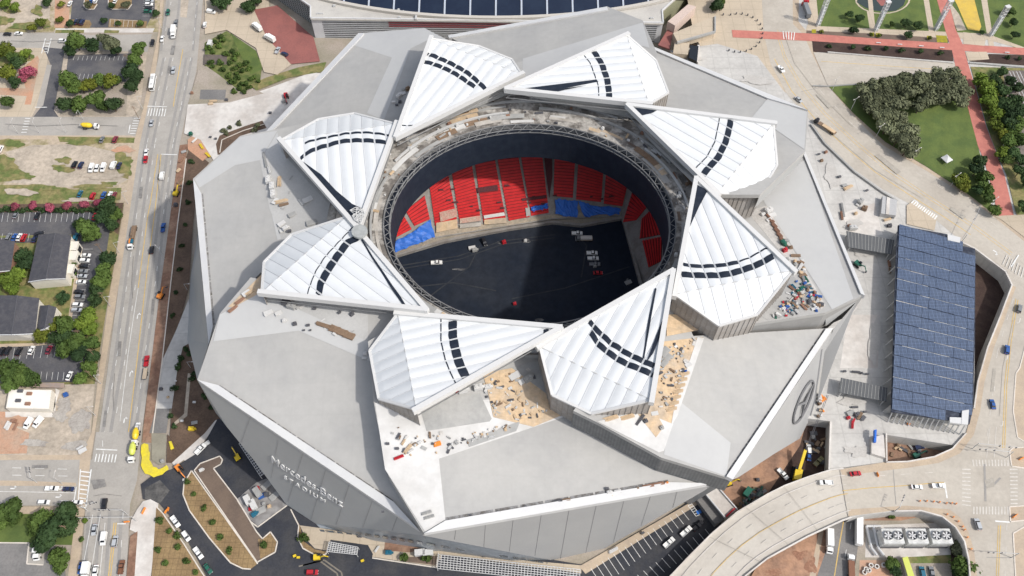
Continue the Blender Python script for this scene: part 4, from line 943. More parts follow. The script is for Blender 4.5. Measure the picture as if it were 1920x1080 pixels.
# hub plate and lattice where the two western petals meet
hp = P(674, 433, 78.6); mb = MB()
for i in range(24):
    a = 2*math.pi*i/24; b = 2*math.pi*(i+1)/24
    mb.poly([hp, hp+Vector((math.cos(a),math.sin(a),0))*3.2, hp+Vector((math.cos(b),math.sin(b),0))*3.2])
    mb.poly([hp+Vector((math.cos(a)*3.2,math.sin(a)*3.2,0)), hp+Vector((math.cos(b)*3.2,math.sin(b)*3.2,0)), hp+Vector((math.cos(b)*3.2,math.sin(b)*3.2,-1)), hp+Vector((math.cos(a)*3.2,math.sin(a)*3.2,-1))])
sp(mb, 'hub_plate', M('grey_hub_plate', (.36,.37,.36), (.30,.31,.30), .4, fine=.1))
mb = MB(); pts = [P(x, y, 78.5) for x, y in ((656,394), (668,388), (680,392), (684,402), (679,413), (668,414), (660,404), (672,401), (676,420), (664,412))]
for i, p in enumerate(pts):
    for q in pts[i+1:i+5]: mb.tube(p, q, .17, 4, cap=False)
sp(mb, 'hub_lattice', m_steel)
# ================================================================== OTHER BUILDINGS
# --- the older arena at the top of the picture
ar = empty('arena', P(900, 20, 0), 0, 'older white arena with dark slatted walls and a dark blue ribbed dome beyond the stadium', 'arena')
def ap(mb, name, mat, **k): return loc(mb.build(name, mat, ar, **k))
ZR = 15
deckp = [(583,14), (583,36), (1243,45), (1241,22), (1320,-50), (1300,-500), (560,-500), (505,-40)]
ap(MB().prism([P(x,y,ZR-.05) for x,y in deckp], .8), 'roof_deck', M('arena_roof_deck', (.50,.48,.44), (.43,.41,.38), .08, fine=.12))
def dn(p, z=0): return Vector((p.x, p.y, z))
wl = P(583,36,ZR-.9); wr = P(1243,45,ZR-.9); wa = P(583,14,ZR-.9); wb = P(505,-40,ZR-.9); wc = P(1241,22,ZR-.9); wd = P(1320,-50,ZR-.9)
ap(MB().poly([wl, wr, dn(wr), dn(wl)]), 'front_wall', M('white_arena_cladding', (.66,.67,.68), (.6,.61,.62), .2, fine=.05))
ap(MB().poly([wa, wl, dn(wl), dn(wa)]), 'side_wall', MATS['white_arena_cladding'])
ap(MB().poly([wb, wa, dn(wa), dn(wb)]), 'lattice_wall', M('dark_lattice_cladding', (.10,.105,.10), fine=.2, fsc=2))
ap(MB().poly([wr, wc, dn(wc), dn(wr)]), 'side_wall', MATS['white_arena_cladding']); ap(MB().poly([wc, wd, dn(wd), dn(wc)]), 'lattice_wall', M('olive_lattice_cladding', (.26,.26,.17), fine=.3, fsc=2))
u = (wa-wb); mb = MB(); out = Vector((-u.y, u.x, 0)).normalized()*-.25
for i in range(17): q = wb+u*(i/16)+out; mb.tube(q, dn(q), .18, 4, cap=False)
for i in range(9): mb.tube(wb+out-Vector((0,0,ZR*i/9.5)), wa+out-Vector((0,0,ZR*i/9.5)), .18, 4, cap=False)
ap(mb, 'lattice', M('grey_lattice_metal', (.36,.37,.35), fine=0))
def wpt(k, z): q = wl.lerp(wr, k); return Vector((q.x, q.y-.2, z))
for i in range(9):
    z = ZR-2.6-i*1.4
    mb = MB(); mb.poly([wpt(.03,z), wpt(.985,z), wpt(.985,z-.45), wpt(.03,z-.45)]); ap(mb, 'louvre_slot', m_dglass)
    if i < 3: ap(MB().poly([wpt(.22,z+.75)-Vector((0,.1,0)), wpt(.8,z+.75)-Vector((0,.1,0)), wpt(.8,z)-Vector((0,.1,0)), wpt(.22,z)-Vector((0,.1,0))]), 'red_banner', M('dull_red_cladding', (.33,.09,.10), fine=.1))
for a, b in ((wl,wr), (wa,wl), (wb,wa), (wr,wc), (wc,wd)): ap(MB().bar(a+Vector((0,0,1.4)), b+Vector((0,0,1.4)), .8, 1.5), 'parapet', m_fascia)
dcx = P(930, 0, 18).x; dyb = P(930, 26, 18).y; DA, DB = 178, 92
mb = MB(); NR = 10; NS = 72
def dome(t, r): return Vector((dcx+DA*r*math.cos(t), dyb+DB+DB*r*math.sin(t), 16+12*(1-r*r)))
for i in range(NS):
    a = 2*math.pi*i/NS; b = 2*math.pi*(i+1)/NS
    for j in range(NR):
        q = [dome(a,(j+1)/NR), dome(b,(j+1)/NR), dome(b,j/NR), dome(a,j/NR)]
        mb.poly(q if j else q[:3])
ap(mb, 'dome', M('dark_blue_dome_panels', (.012,.02,.042), (.016,.026,.05), .1, fine=.08, rough=.4))
for i in range(-7, 8):
    x = dcx+i*15.2; mbr = MB(); prev = None
    for j in range(12):
        rx = (x-dcx)/DA; ymin = -math.sqrt(max(0, 1-rx*rx)); ry = ymin*(1-j/11)
        p = Vector((x, dyb+DB+DB*ry, 16.4+12*(1-rx*rx-ry*ry)))
        if prev is not None: mbr.bar(prev, p, 1.0, .4)
        prev = p
    ap(mbr, 'dome_rib', M('pale_dome_rib', (.42,.46,.52), fine=.05))
mb = MB()
for i in range(60):
    a = math.pi+math.pi*i/60; b = math.pi+math.pi*(i+1)/60
    if abs(math.cos(a)) > .8: continue
    mb.bar(dome(a,1.012)+Vector((0,0,1)), dome(b,1.012)+Vector((0,0,1)), 2.2, 1.5)
ap(mb, 'dome_rim', M('arena_rim_concrete', (.5,.47,.42), fine=.1))
RC = []
for x, y, w, d, h in ((627,12,1.5,1.5,1), (600,26,4,.8,.6), (748,20,2,2,1.2), (757,22,1.5,1.5,1), (784,24,2,2,1), (815,24,3,1.2,1), (749,34,1.5,1,1), (1195,7,9,1.6,.8), (1222,35,2,1,.8), (780,34,1.2,4,1.2)):
    p = P(x, y, ZR); o = MB().box((0,0,h/2), (w,d,h)).box((0,0,h+.1), (w*.6,d*.6,.2)).build('roof_vent', m_steel); o.location = p; tag(o, cat='roof vent', group='small vents on the arena roof'); RC.append((o, 'small grey vent', x, y))
label_all(RC, 'standing on the flat roof below the blue dome')
# stone pavilion east of the arena
pv = empty('pavilion', P(1300, 60, 8), 0, 'low tan pavilion block with dark doorways beside the arena', 'pavilion')
pp = lambda mb, n, m: loc(mb.build(n, m, pv))
pp(MB().prism([P(x,y,13) for x,y in ((1262,62), (1340,30), (1341,58), (1270,78))], bot=8), 'roof_terrace', m_tan)
pp(MB().prism([P(x,y,14.5) for x,y in ((1252,40), (1290,8), (1305,12), (1266,48))], bot=8), 'stair_roof', M('pinkish_screed', (.55,.44,.38), fine=.15))
pp(MB().prism([P(x,y,12) for x,y in ((1265,80), (1293,80), (1290,102), (1262,100))], bot=8), 'lower_block', m_tan)
pp(MB().prism([P(x,y,12.5) for x,y in ((1294,85), (1310,86), (1307,115), (1292,108))], bot=8), 'doorway', m_dglass)
pp(MB().prism([P(x,y,11.5) for x,y in ((1308,84), (1312,84), (1309,117), (1305,115))], bot=8), 'side_wall', m_concw)
pp(MB().prism([P(x,y,9) for x,y in ((1244,68), (1256,48), (1262,60), (1256,92), (1234,84))], bot=8), 'sunken_stair', m_redd)
pp(MB().bar(P(1341,58,14), P(1341,30,14), .8, 1.6).bar(P(1341,58,14), P(1270,78,14), .8, 1.6), 'parapet', m_gdeck)
# --- apartment houses on the west side
def house(name, label, eaves, ridge, ze, zr, gable_mat, windows=True):
    c = P(*eaves[0], 0)
    h = empty(name, c, 0, label, 'house'); hp_ = lambda mb, n, m: loc(mb.build(n, m, h))
    e = [P(*p, ze) for p in eaves]; r0 = P(*ridge[0], zr); r1 = P(*ridge[1], zr)   # eaves: back-left, back-right, front-right, front-left
    rf = MB(); up_ = Vector((0,0,.12))
    rf.poly([e[0], r0, r1, e[3]]); rf.poly([r0, e[1], e[2], r1]); hp_(rf, 'roof', m_shing)
    hp_(MB().bar(r0+up_*2, r1+up_*2, .4, .25), 'ridge_cap', m_dsteel)
    w = MB(); q = [x.lerp(sum(e, Vector())/4, .03)-Vector((0,0,.15)) for x in e]; rr0 = r0.lerp(r1,.02)-Vector((0,0,.2)); rr1 = r1.lerp(r0,.02)-Vector((0,0,.2))
    w.poly([q[3], dn(q[3]), dn(q[2]), q[2], rr1]); hp_(w, 'gable_wall', gable_mat)
    w = MB(); w.poly([q[1], dn(q[1]), dn(q[0]), q[0], rr0]); hp_(w, 'gable_wall', gable_mat)
    for a, b in ((q[0],q[3]), (q[1],q[2])): hp_(MB().poly([a, b, dn(b), dn(a)]), 'side_wall', gable_mat)
    if windows:
        for k in (.2, .42, .62, .82):
            for z0 in (.25, .62):
                p = q[3].lerp(q[2], k); n_ = Vector((0,-.12,0)); s_ = (q[2]-q[3]).normalized()*.6
                a = Vector((p.x,p.y,ze*z0)); hp_(MB().poly([a-s_+n_, a+s_+n_, a+s_+n_+Vector((0,0,1.3)), a-s_+n_+Vector((0,0,1.3))]), 'window', m_dglass)
    for a, b in ((e[2],r1), (r1,e[3])): hp_(MB().bar(a+up_*2, b+up_*2, .35, .3), 'bargeboard', m_fascia)
    return h, hp_, e
h1, hp1, e1 = house('apartment_house', 'dark roofed cream apartment house with stair porches on its right side', [(72,440), (134,441), (123,523), (53,529)], [(104,437), (86,524)], 7, 9, m_siding)
for px, py in ((134,462), (133,480), (126,505)):
    p = P(px, py, 5); loc(MB().box((p.x+1.3, p.y, 2.6), (3.4, 5, 5.2)).box((p.x+1.3, p.y, 5.4), (3.8, 5.4, .4)).build('porch', m_siding, h1)); loc(MB().box((p.x+3.1, p.y, 2.4), (.2, 3, 3)).build('porch_opening', m_dglass, h1))
house('apartment_house', 'dark roofed apartment house cut by the left picture edge among trees', [(-60,447), (28,452), (20,508), (-70,515)], [(-20,446), (-30,512)], 7, 9, m_brickb)
house('apartment_house', 'long dark roofed house with white gables above the lower car park', [(-60,553), (74,559), (66,626), (-62,628)], [(33,554), (22,628)], 7, 9.4, m_siding)
house('apartment_house', 'small dark roofed wing joined to the long house by the trees', [(75,573), (106,576), (98,610), (68,622)], [(92,572), (84,617)], 6, 8, m_siding)
wb_ = empty('flat_roofed_shop', P(55, 750, 0), 0, 'small white flat roofed building beside the gravel lot', 'building')
o = loc(MB().prism([P(x,y,4.2) for x,y in ((17,730), (97,731), (92,767), (11,765))], bot=0).build('wall', m_siding, wb_))
loc(MB().prism([P(x,y,4.35) for x,y in ((19,731), (96,732), (91,766), (13,764))], .1).build('roof', M('white_flat_roof', (.80,.77,.72), (.74,.70,.64), .3, fine=.05), wb_))
for x, y in ((55,738), (52,757), (38,733), (34,751)):
    p = P(x, y, 4.8); loc(MB().box(p, (2.2,1.4,.9)).box(p+Vector((0,0,.55)), (1.2,1,.2)).build('roof_unit', m_brickb if x > 50 else m_dsteel, wb_))
cn = empty('carport', P(90, 722, 0), 0, 'long brown carport roof between the car park and white building', 'carport')
loc(MB().prism([P(x,y,3.2) for x,y in ((58,717), (120,718), (121,727), (60,726))], .3).build('roof', M('carport_roof', (.33,.25,.2), (.26,.22,.2), .3), cn))
for x, y in ((60,720), (80,720), (100,721), (119,722)): p = P(x,y,1.5); loc(MB().box((p.x,p.y,1.45), (.2,.2,2.9)).build('post', m_dsteel, cn))
# --- solar canopy and its walkway roofs on the eastern deck
sc_ = empty('solar_canopy', P(1750, 600, 8), 0, 'large canopy covered with rows of blue solar panels on the eastern deck', 'canopy')
cp_ = lambda mb, n, m: loc(mb.build(n, m, sc_))
ZC = 17
outl = [(1684,422), (1776,439), (1778,447), (1801,452), (1801,460), (1828,466), (1829,478), (1828,644), (1824,770), (1818,795), (1782,793), (1780,788), (1671,772), (1676,600), (1680,480)]
cp_(MB().prism([P(x,y,ZC-.3) for x,y in outl], .7), 'roof_frame', M('slate_canopy_frame', (.03,.036,.055), (.07,.08,.105), .35, fine=.2))
NRW = 17
def cedge(k): return lerp2((1686,420), (1672,768), k), lerp2((1829,460), (1822,800), k)
for r in range(NRW):
    k0 = (r+.05)/NRW; k1 = (r+.95)/NRW; a0, b0 = cedge(k0); a1, b1 = cedge(k1)
    mb = MB(); nc = 12
    for c in range(nc):
        t0 = (c+.012)/nc; t1 = (c+.988)/nc
        if r == 0 and t1 > .86: continue
        if r == NRW-1 and t1 > .70: continue
        tilt = Vector((0,0,.35)); jx = RN.uniform(-.06,.14)
        p = [P(*lerp2(a0,b0,t0), ZC)+tilt, P(*lerp2(a0,b0,t1), ZC)+tilt, P(*lerp2(a1,b1,t1), ZC), P(*lerp2(a1,b1,t0), ZC)]
        mb.prism([x+Vector((0,0,jx)) for x in p], .12)
    cp_(mb, 'solar_panel_row', m_solar)
    t0, t1 = RN.choice(((0,.4),(.3,1),(.1,.7),(.5,.9))); a2, b2 = cedge((r+1)/NRW)
    if r < NRW-2 and r > 1: cp_(MB().bar(P(*lerp2(a2,b2,t0), ZC+.25), P(*lerp2(a2,b2,t1), ZC+.25), .3, .2), 'cable_tray', m_steel if r % 3 else m_concw)
cp_(MB().prism([P(x,y,ZC+.6) for x,y in ((1777,439), (1801,445), (1800,455), (1777,450))], 1.2), 'white_plant_box', m_fascia)
cp_(MB().prism([P(x,y,ZC+.6) for x,y in ((1804,770), (1817,768), (1815,796), (1803,795))], 1.2), 'white_plant_box', m_fascia)
cp_(MB().prism([P(x,y,ZC+.5) for x,y in ((1781,782), (1803,783), (1803,795), (1781,792))], 1.2), 'white_plant_box', m_fascia)
for a, b in (((1684,422), (1671,772)), ((1671,772), (1818,797))):
    A = P(*a, ZC-1); B = P(*b, ZC-1); d = B-A
    mb = MB()
    for i in range(15):
        p = A.lerp(B, (i+.5)/15); mb.tube(p+Vector((.6 if a[1] < 500 else 0, 0 if a[1] < 500 else .8, 0)), Vector((p.x-1.2 if a[1] < 500 else p.x, p.y-(0 if a[1] < 500 else 1.2), 8)), .28, 5)
    cp_(mb, 'raking_columns', m_steel)
    mb = MB(); off = Vector((3,0,0)) if a[1] < 500 else Vector((0,3,0))
    mb.poly([A+off, B+off, Vector((B.x,B.y,8))+off, Vector((A.x,A.y,8))+off]); cp_(mb, 'back_wall', m_gdeck)
for lab, q in (('upper dark walkway roof with pale ribs joining the solar canopy to the stadium', ((1587,433), (1677,450), (1672,477), (1590,463))), ('lower dark walkway roof with pale ribs joining the solar canopy to the plaza', ((1577,708), (1664,727), (1662,753), (1573,736)))):
    w = empty('walkway_roof', P(*q[0], 8), 0, lab, 'walkway roof', 'ribbed walkway roofs')
    t = [P(*p, 12.5) for p in q]
    loc(MB().prism(t, .35).build('roof', M('dark_ribbed_roof', (.11,.115,.12), fine=.1), w))
    for i in range(14):
        k = (i+.5)/14; loc(MB().bar(t[0].lerp(t[1],k)+Vector((0,0,.12)), t[3].lerp(t[2],k)+Vector((0,0,.12)), .16, .2).build('roof_rib', m_gdeck, w))
    for p in t: x = p.lerp(sum(t, Vector())/4, .1); loc(MB().tube((x.x,x.y,8), (x.x,x.y,12.2), .25, 6).build('post', m_steel, w))
# --- small concrete buildings by the deck
bo = empty('ramp_building', P(1350, 940, 0), 0, 'small concrete entrance block at the end of the parking lot under the viaduct', 'building')
loc(MB().prism([P(x,y,6) for x,y in ((1322,924), (1346,911), (1383,955), (1360,970))], bot=0).build('block', m_concw, bo))
loc(MB().prism([P(x,y,4) for x,y in ((1303,932), (1321,925), (1360,972), (1342,984))], bot=0).build('side_ramp', m_asphgrey, bo))
loc(MB().bar(P(1345,911,6.8), P(1383,955,6.8), .5, .9).bar(P(1322,924,6.8), P(1360,970,6.8), .5, .9).build('parapet', m_fascia, bo))
loc(MB().bar(P(1362,968,6.9), P(1378,953,6.9), .6, .8).build('red_barrier', M('red_plastic', (.45,.04,.05)), bo))
eb = empty('stair_block', P(1670, 395, 8), 0, 'grey concrete stair block between the plaza and the road', 'stair block')
loc(MB().prism([P(x,y,11) for x,y in ((1655,367), (1682,375), (1680,404), (1652,400))], bot=8).build('block', M('pale_grey_render', (.42,.42,.42), fine=.1), eb))
loc(MB().prism([P(x,y,11.3) for x,y in ((1663,369), (1669,371), (1667,402), (1661,401))], .4).build('stair_strip', m_concw, eb))
lb = empty('loading_stair', P(1640, 830, 8), 0, 'white concrete stair shaft with a blue load at the edge of the dirt pit', 'stair block')
loc(MB().prism([P(x,y,10) for x,y in ((1634,820), (1657,815), (1660,858), (1634,850))], bot=8).build('block', m_concw, lb))
tag(MB().prism([P(x,y,11.5) for x,y in ((1639,806), (1644,805), (1643,829), (1639,828))], 1.2).prism([P(x,y,12.1) for x,y in ((1640,808), (1643,807), (1642,820), (1640,820))], .6).build('sheeted_load', m_tarp), 'long blue sheeted load on the white stair shaft', 'load')
# road crossing strip by the canopy
sheet('entrance_ramp', [(1700,385), (1712,376), (1757,405), (1752,432), (1700,420)], m_tan, 8)
lines('crosswalk', rungs((1709,381), (1752,411), (1714,376), (1757,404), 12), .7, m_white, 8)
# retaining parapets on the deck edges
low_wall([(1521,232), (1547,268), (1602,321), (1655,359), (1683,376)], 8, 1.2, .8, m_gdeck, 'parapet_wall', 'long grey curved parapet between the plaza and the upper road')
low_wall([(1800,452), (1829,466), (1886,509), (1898,534)], 8, 1.2, .7, m_concw, 'parapet_wall', 'pale parapet on the road edge above the pit right of the solar canopy')
low_wall([(1898,534), (1877,590), (1852,652), (1834,715), (1827,765)], 8, 1.1, .6, m_concw, 'parapet_wall', 'curved pale parapet between the solar canopy pit and the right hand road')
low_wall([(1662,812), (1663,866)], 8, 1.1, .6, m_concw, 'parapet_wall', 'short pale parapet on the left edge of the small dirt pit')
low_wall([(1558,790), (1555,880)], 8, 1.1, .7, m_concw, 'parapet_wall', 'straight pale parapet on the deck edge above the crane')
low_wall([(1677,958), (1727,957), (1767,968), (1792,988), (1809,1015), (1817,1050), (1820,1090)], 8, 1.1, .6, m_concw, 'parapet_wall', 'curved pale parapet of the road corner above the cooling towers')
low_wall([(1662,866), (1702,865), (1752,856), (1786,841), (1812,812)], 8, 1.1, .5, m_concw, 'parapet_wall', 'curved pale parapet on the road side of the small dirt pit')
low_wall([(1605,1000), (1612,975)], 0, 2, .4, m_gdeck, 'retaining_wall', 'short grey wall between the service road and cooling yard')
low_wall([(1524,160), (1552,161), (1670,153), (1770,141)], 8, .9, .5, m_gdeck, 'retaining_wall', 'thin grey wall along the lower edge of the sloping ramp road')
low_wall([(1552,97), (1788,117)], 8, .9, .7, m_conc, 'retaining_wall', 'pale wall between the dark planter and the ramp road')
low_wall([(1818,117), (1925,126)], 8, .9, .7, m_gdeck, 'retaining_wall', 'grey wall above the railway line')
low_wall([(1868,215), (1890,300)], 8, .9, .5, m_concw, 'retaining_wall', 'thin pale wall beside the railway trees')
# --- lattice shade frames along the south side
def trellis(label, a, b, c, d, nu, nv, z=4.0):
    t = empty('shade_frame', P(*a, 0), 0, label, 'shade frame', 'white lattice shade frames'); q = [P(*p, z) for p in (a,b,c,d)]
    m1 = MB(); m2 = MB()
    for i in range(nu+1): k = i/nu; m1.bar(q[0].lerp(q[1],k), q[3].lerp(q[2],k), .22, .25)
    for i in range(nv+1): k = i/nv; m2.bar(q[0].lerp(q[3],k)+Vector((0,0,.2)), q[1].lerp(q[2],k)+Vector((0,0,.2)), .22, .25)
    o = loc(m1.build('cross_bars', m_fascia, t)); o2 = loc(m2.build('long_bars', m_fascia, t))
    for p in q: loc(MB().tube((p.x,p.y,0), p, .15, 5).build('post', m_steel, t))
trellis('short white lattice shade frame by the curved planting bed', (617,1016), (671,1026), (669,1040), (613,1034), 12, 5)
trellis('long white lattice shade frame along the bottom edge below the stadium', (822,1040), (1088,1068), (1086,1094), (820,1066), 44, 6)
trellis('diagonal white lattice shade frame beside the dark western court', (448,832), (464,822), (506,880), (488,893), 6, 14)
# ================================================================== SMALL THINGS: PROTOTYPES
def paint(name, c): return M('paint_'+name, c, fine=.05, rough=.35, spec=.5)
PAINT = {'white': paint('white', (.78,.78,.76)), 'silver': paint('silver', (.42,.44,.46)), 'grey': paint('grey', (.2,.21,.22)), 'black': paint('black', (.02,.02,.024)), 'red': paint('red', (.42,.02,.03)), 'maroon': paint('maroon', (.2,.03,.05)),
         'blue': paint('blue', (.03,.1,.32)), 'navy': paint('navy', (.02,.03,.08)), 'green': paint('green', (.02,.12,.08)), 'teal': paint('teal', (.02,.13,.2)), 'brown': paint('brown', (.2,.09,.05)), 'orange': paint('orange', (.75,.25,.04)), 'yellow': paint('yellow', (.72,.52,.03)), 'olive': paint('olive', (.22,.2,.1)), 'lime': paint('lime', (.55,.6,.12))}
CARS = {}
def profile(mb, prof, w, y0=-1, inset=0):
    """extrude a side profile (x,z) across the width w"""
    n = len(prof); a = [mb.vt((x, -w/2, z)) for x, z in prof]; b = [mb.vt((x, w/2, z)) for x, z in prof]
    mb.f.append(a); mb.f.append(b[::-1]); mb.mi += [mb.cur]*2
    for i in range(n):
        j = (i+1) % n; mb.f.append([a[i], b[i], b[j], a[j]]); mb.mi.append(mb.cur)
def wheels(root, xs, w, r=.34):
    for x in xs:
        for s in (-1, 1):
            o = MB().tube((x, s*(w/2-.2), r), (x, s*(w/2+.03), r), r, 10).build('wheel', m_rubber, root)
def lights(root, xf, xr, w, z):
    for s in (-1, 1):
        MB().box((xf, s*(w/2-.3), z), (.12,.36,.18)).build('headlight', m_fascia, root); MB().box((xr, s*(w/2-.22), z+.05), (.1,.26,.2)).build('tail_light', PAINT['red'], root)
def car(kind, colr):
    if (kind, colr) in CARS: return copy_tree(CARS[kind, colr])
    pm = PAINT[colr]; mb = MB(); gl = MB()
    def cabin(x0, x1, x2, x3, z0, z1, w, wt):   # glass house: base x0..x3, roof x1..x2
        B = [(x0,-w/2,z0),(x3,-w/2,z0),(x3,w/2,z0),(x0,w/2,z0)]; T = [(x1,-wt/2,z1),(x2,-wt/2,z1),(x2,wt/2,z1),(x1,wt/2,z1)]
        for i in range(4): j = (i+1) % 4; gl.poly([B[i], B[j], T[j], T[i]])
        mb.prism([(x1-.08,-wt/2-.04,z1+.07),(x2+.08,-wt/2-.04,z1+.07),(x2+.08,wt/2+.04,z1+.07),(x1-.08,wt/2+.04,z1+.07)], .08)
    nm = kind
    if kind == 'sedan':
        profile(mb, [(-2.35,.3),(2.35,.3),(2.4,.6),(2.2,.82),(1.1,.98),(-1.6,1.0),(-2.3,.95),(-2.4,.6)], 1.8); cabin(-1.75,-1.0,.35,1.15,.98,1.42,1.68,1.35)
    elif kind == 'suv':
        profile(mb, [(-2.35,.35),(2.35,.35),(2.4,.7),(2.25,1.0),(1.2,1.12),(-2.3,1.15),(-2.4,.7)], 1.92); cabin(-2.25,-1.95,.5,1.25,1.13,1.72,1.8,1.5)
    elif kind == 'pickup':
        profile(mb, [(-2.85,.4),(2.75,.4),(2.8,.75),(2.65,1.08),(1.4,1.18),(-.55,1.18),(-.55,.72),(-2.75,.72),(-2.75,1.14),(-2.85,1.14)], 1.96)
        for s in (-1,1): mb.box((-1.65,s*.93,.95), (2.2,.1,.46))
        cabin(-.5,-.25,.75,1.4,1.16,1.8,1.84,1.55)
    elif kind == 'van':
        profile(mb, [(-2.7,.35),(2.7,.35),(2.75,.9),(2.5,1.15),(1.75,1.35),(1.1,2.15),(-2.6,2.2),(-2.75,1.2)], 2.0)
        gl.poly([(1.78,-.85,1.38),(1.78,.85,1.38),(1.16,.8,2.12),(1.16,-.8,2.12)])
        for s in (-1,1): gl.poly([(1.5,s*1.01,1.4),(.4,s*1.01,1.4),(.4,s*1.01,2.0),(1.1,s*1.01,2.0)])
    root = mb.build(nm, pm); gl.build('window', m_dglass, root)
    xs = {'sedan': (-1.45,1.5), 'suv': (-1.45,1.5), 'pickup': (-1.7,1.75), 'van': (-1.7,1.75)}[kind]
    wheels(root, xs, 1.85); lights(root, xs[1]+.93, xs[0]-.98 if kind != 'pickup' else -2.86, 1.7, .72)
    root['category'] = {'sedan': 'car', 'suv': 'car', 'pickup': 'pickup', 'van': 'van'}[kind]
    CARS[kind, colr] = reg(root); return root
KN = {'sedan': 'sedan', 'suv': 'SUV', 'pickup': 'pickup', 'van': 'van'}
def head(a, b, base=0):
    A = P(*a, base); B = P(*b, base); return math.atan2(B.y-A.y, B.x-A.x)
def cars(lst, place, group, base=0, hd=0, side='left', zoff=None):
    z = base+(LZ[base]-base if zoff is None else zoff); it = []
    for e in lst:
        x, y, c, k = e[:4]; h = e[4] if len(e) > 4 else hd
        o = car(k, c); o.location = P(x, y, z); o.rotation_euler = (0,0,h); o['group'] = group; it.append((o, '%s %s' % (c, KN[k]), x, y))
    label_all(it, place, side)
UP = head((197,945), (230,770)); DOWN = UP+math.pi
UP2 = head((260,540), (300,300)); DOWN2 = UP2+math.pi; UP3 = head((320,120), (335,20)); DOWN3 = UP3+math.pi
cars([(316,25,'green','suv',DOWN3), (305,74,'white','sedan',DOWN3), (287,82,'black','suv',DOWN3), (331,45,'grey','pickup',DOWN3), (326,133,'silver','pickup',DOWN3), (285,232,'silver','sedan',DOWN2), (275,287,'white','sedan',DOWN2), (274,301,'red','suv',DOWN2), (305,331,'white','van',UP2),
      (307,428,'blue','pickup',UP2), (285,470,'black','sedan',UP2), (276,678,'red','pickup',UP2), (259,803,'white','suv',UP), (197,946,'black','suv',DOWN), (178,994,'silver','sedan',DOWN), (196,1011,'white','van',DOWN), (217,1016,'silver','suv',UP), (153,1066,'blue','sedan',DOWN), (180,1071,'white','sedan',DOWN), (229,1064,'brown','pickup',UP)],
     'driving along the wide western road', 'vehicles driving on the western road', 0, 0, 'top')
cars([(385,48,'white','suv',UP3), (397,24,'white','van',-.25), (521,96,'silver','pickup',1.4), (534,103,'navy','suv',2.6)], 'parked near the red brick plaza by the arena', 'vehicles near the arena')
tk = UP2
cars([(15,65,'black','sedan',0), (36,64,'white','sedan',0), (119,78,'white','suv',0)], 'on the upper side street', 'cars on the upper side street')
cars([(143,42,'navy','sedan',1.5), (149,42,'black','suv',1.5), (155,43,'navy','suv',1.5), (132,8,'white','sedan',1.5), (172,3,'blue','sedan',1.5), (180,3,'white','suv',1.5), (217,3,'white','sedan',1.5), (281,-3,'white','sedan',0), (281,4,'silver','suv',0), (280,10,'white','suv',0), (279,17,'black','sedan',0), (278,23,'green','suv',0)], 'in the northwest parking lot', 'cars parked in the northwest lot')
cars([(141,310,'black','suv',1.5), (153,311,'navy','suv',1.5), (173,317,'white','van',-1.6), (183,317,'white','suv',-1.6), (195,316,'white','van',-1.6), (214,311,'white','van',1.5), (224,312,'navy','sedan',1.5), (192,263,'grey','sedan',1.5), (217,263,'maroon','suv',1.5), (2,281,'white','suv',1.5)], 'parked on the bare gravel field', 'cars on the gravel field')
cars([(151,365,'teal','sedan',1.5), (175,369,'red','suv',1.5), (195,367,'blue','sedan',1.5), (207,367,'white','sedan',1.5), (215,368,'maroon','sedan',1.5)], 'on the grass above the crepe myrtle hedge', 'cars on the grass edge')
cars([(31,404,'grey','sedan',1.5), (71,406,'black','sedan',1.5), (179,407,'red','sedan',1.5), (18,446,'grey','suv',1.5), (28,446,'blue','sedan',1.5), (37,446,'white','sedan',1.5), (46,447,'red','suv',1.5), (66,449,'navy','sedan',1.5), (75,440,'black','suv',.4), (143,446,'teal','suv',1.5),
      (162,480,'white','sedan',0), (160,490,'white','suv',0), (158,500,'black','sedan',0), (156,510,'grey','sedan',0), (155,519,'silver','sedan',0), (153,530,'white','sedan',0), (150,549,'black','suv',0), (151,558,'grey','suv',0), (147,573,'white','suv',0), (145,583,'silver','suv',0)], 'in the apartment car park', 'cars in the apartment car park')
cars([(5,660,'black','suv',1.45), (16,659,'black','sedan',1.45), (37,660,'black','suv',1.45), (60,658,'white','sedan',1.45), (93,657,'maroon','sedan',1.45), (131,706,'white','sedan',1.45)], 'in the lower car park under the dark roofed houses', 'cars in the lower car park')
cars([(55,795,'white','van',1.25+math.pi), (73,793,'white','van',1.1+math.pi)], 'parked on the pale gravel lot below the white building', 'vans on the gravel lot')
cars([(99,917,'white','pickup',0), (130,918,'navy','sedan',0), (84,943,'white','suv',0), (146,943,'white','sedan',0)], 'waiting on the lower cross street', 'cars on the lower cross street')
hd4 = head((330,978), (373,1038))
cars([(330,979,'white','pickup',hd4), (350,1006,'white','suv',hd4), (373,1038,'white','pickup',hd4), (391,1067,'green','sedan',hd4)], 'parked along the kerb of the new curving drive', 'vehicles along the new drive')
cars([(377,843,'white','pickup',head((377,843),(388,832)))], 'with a small trailer in the dark western court', 'vehicles along the new drive'); cars([(586,1074,'red','suv',0)], 'on the dark drive at the bottom edge', 'vehicles along the new drive')
hd5 = head((1254,1018), (1265,1008))
cars([(1254,1018,'white','pickup',hd5), (1286,997,'white','pickup',hd5), (1309,987,'black','pickup',hd5)], 'on the striped parking lot below the stadium', 'pickups on the striped lot')
cars([(1467,890,'white','pickup',-.95), (1516,844,'white','suv',1.5), (1534,866,'olive','pickup',.7), (1516,856,'blue','sedan',1.4), (1722,840,'navy','suv',.2), (1745,833,'black','pickup',.1)], 'on the dirt below the eastern deck', 'vehicles on the eastern dirt')
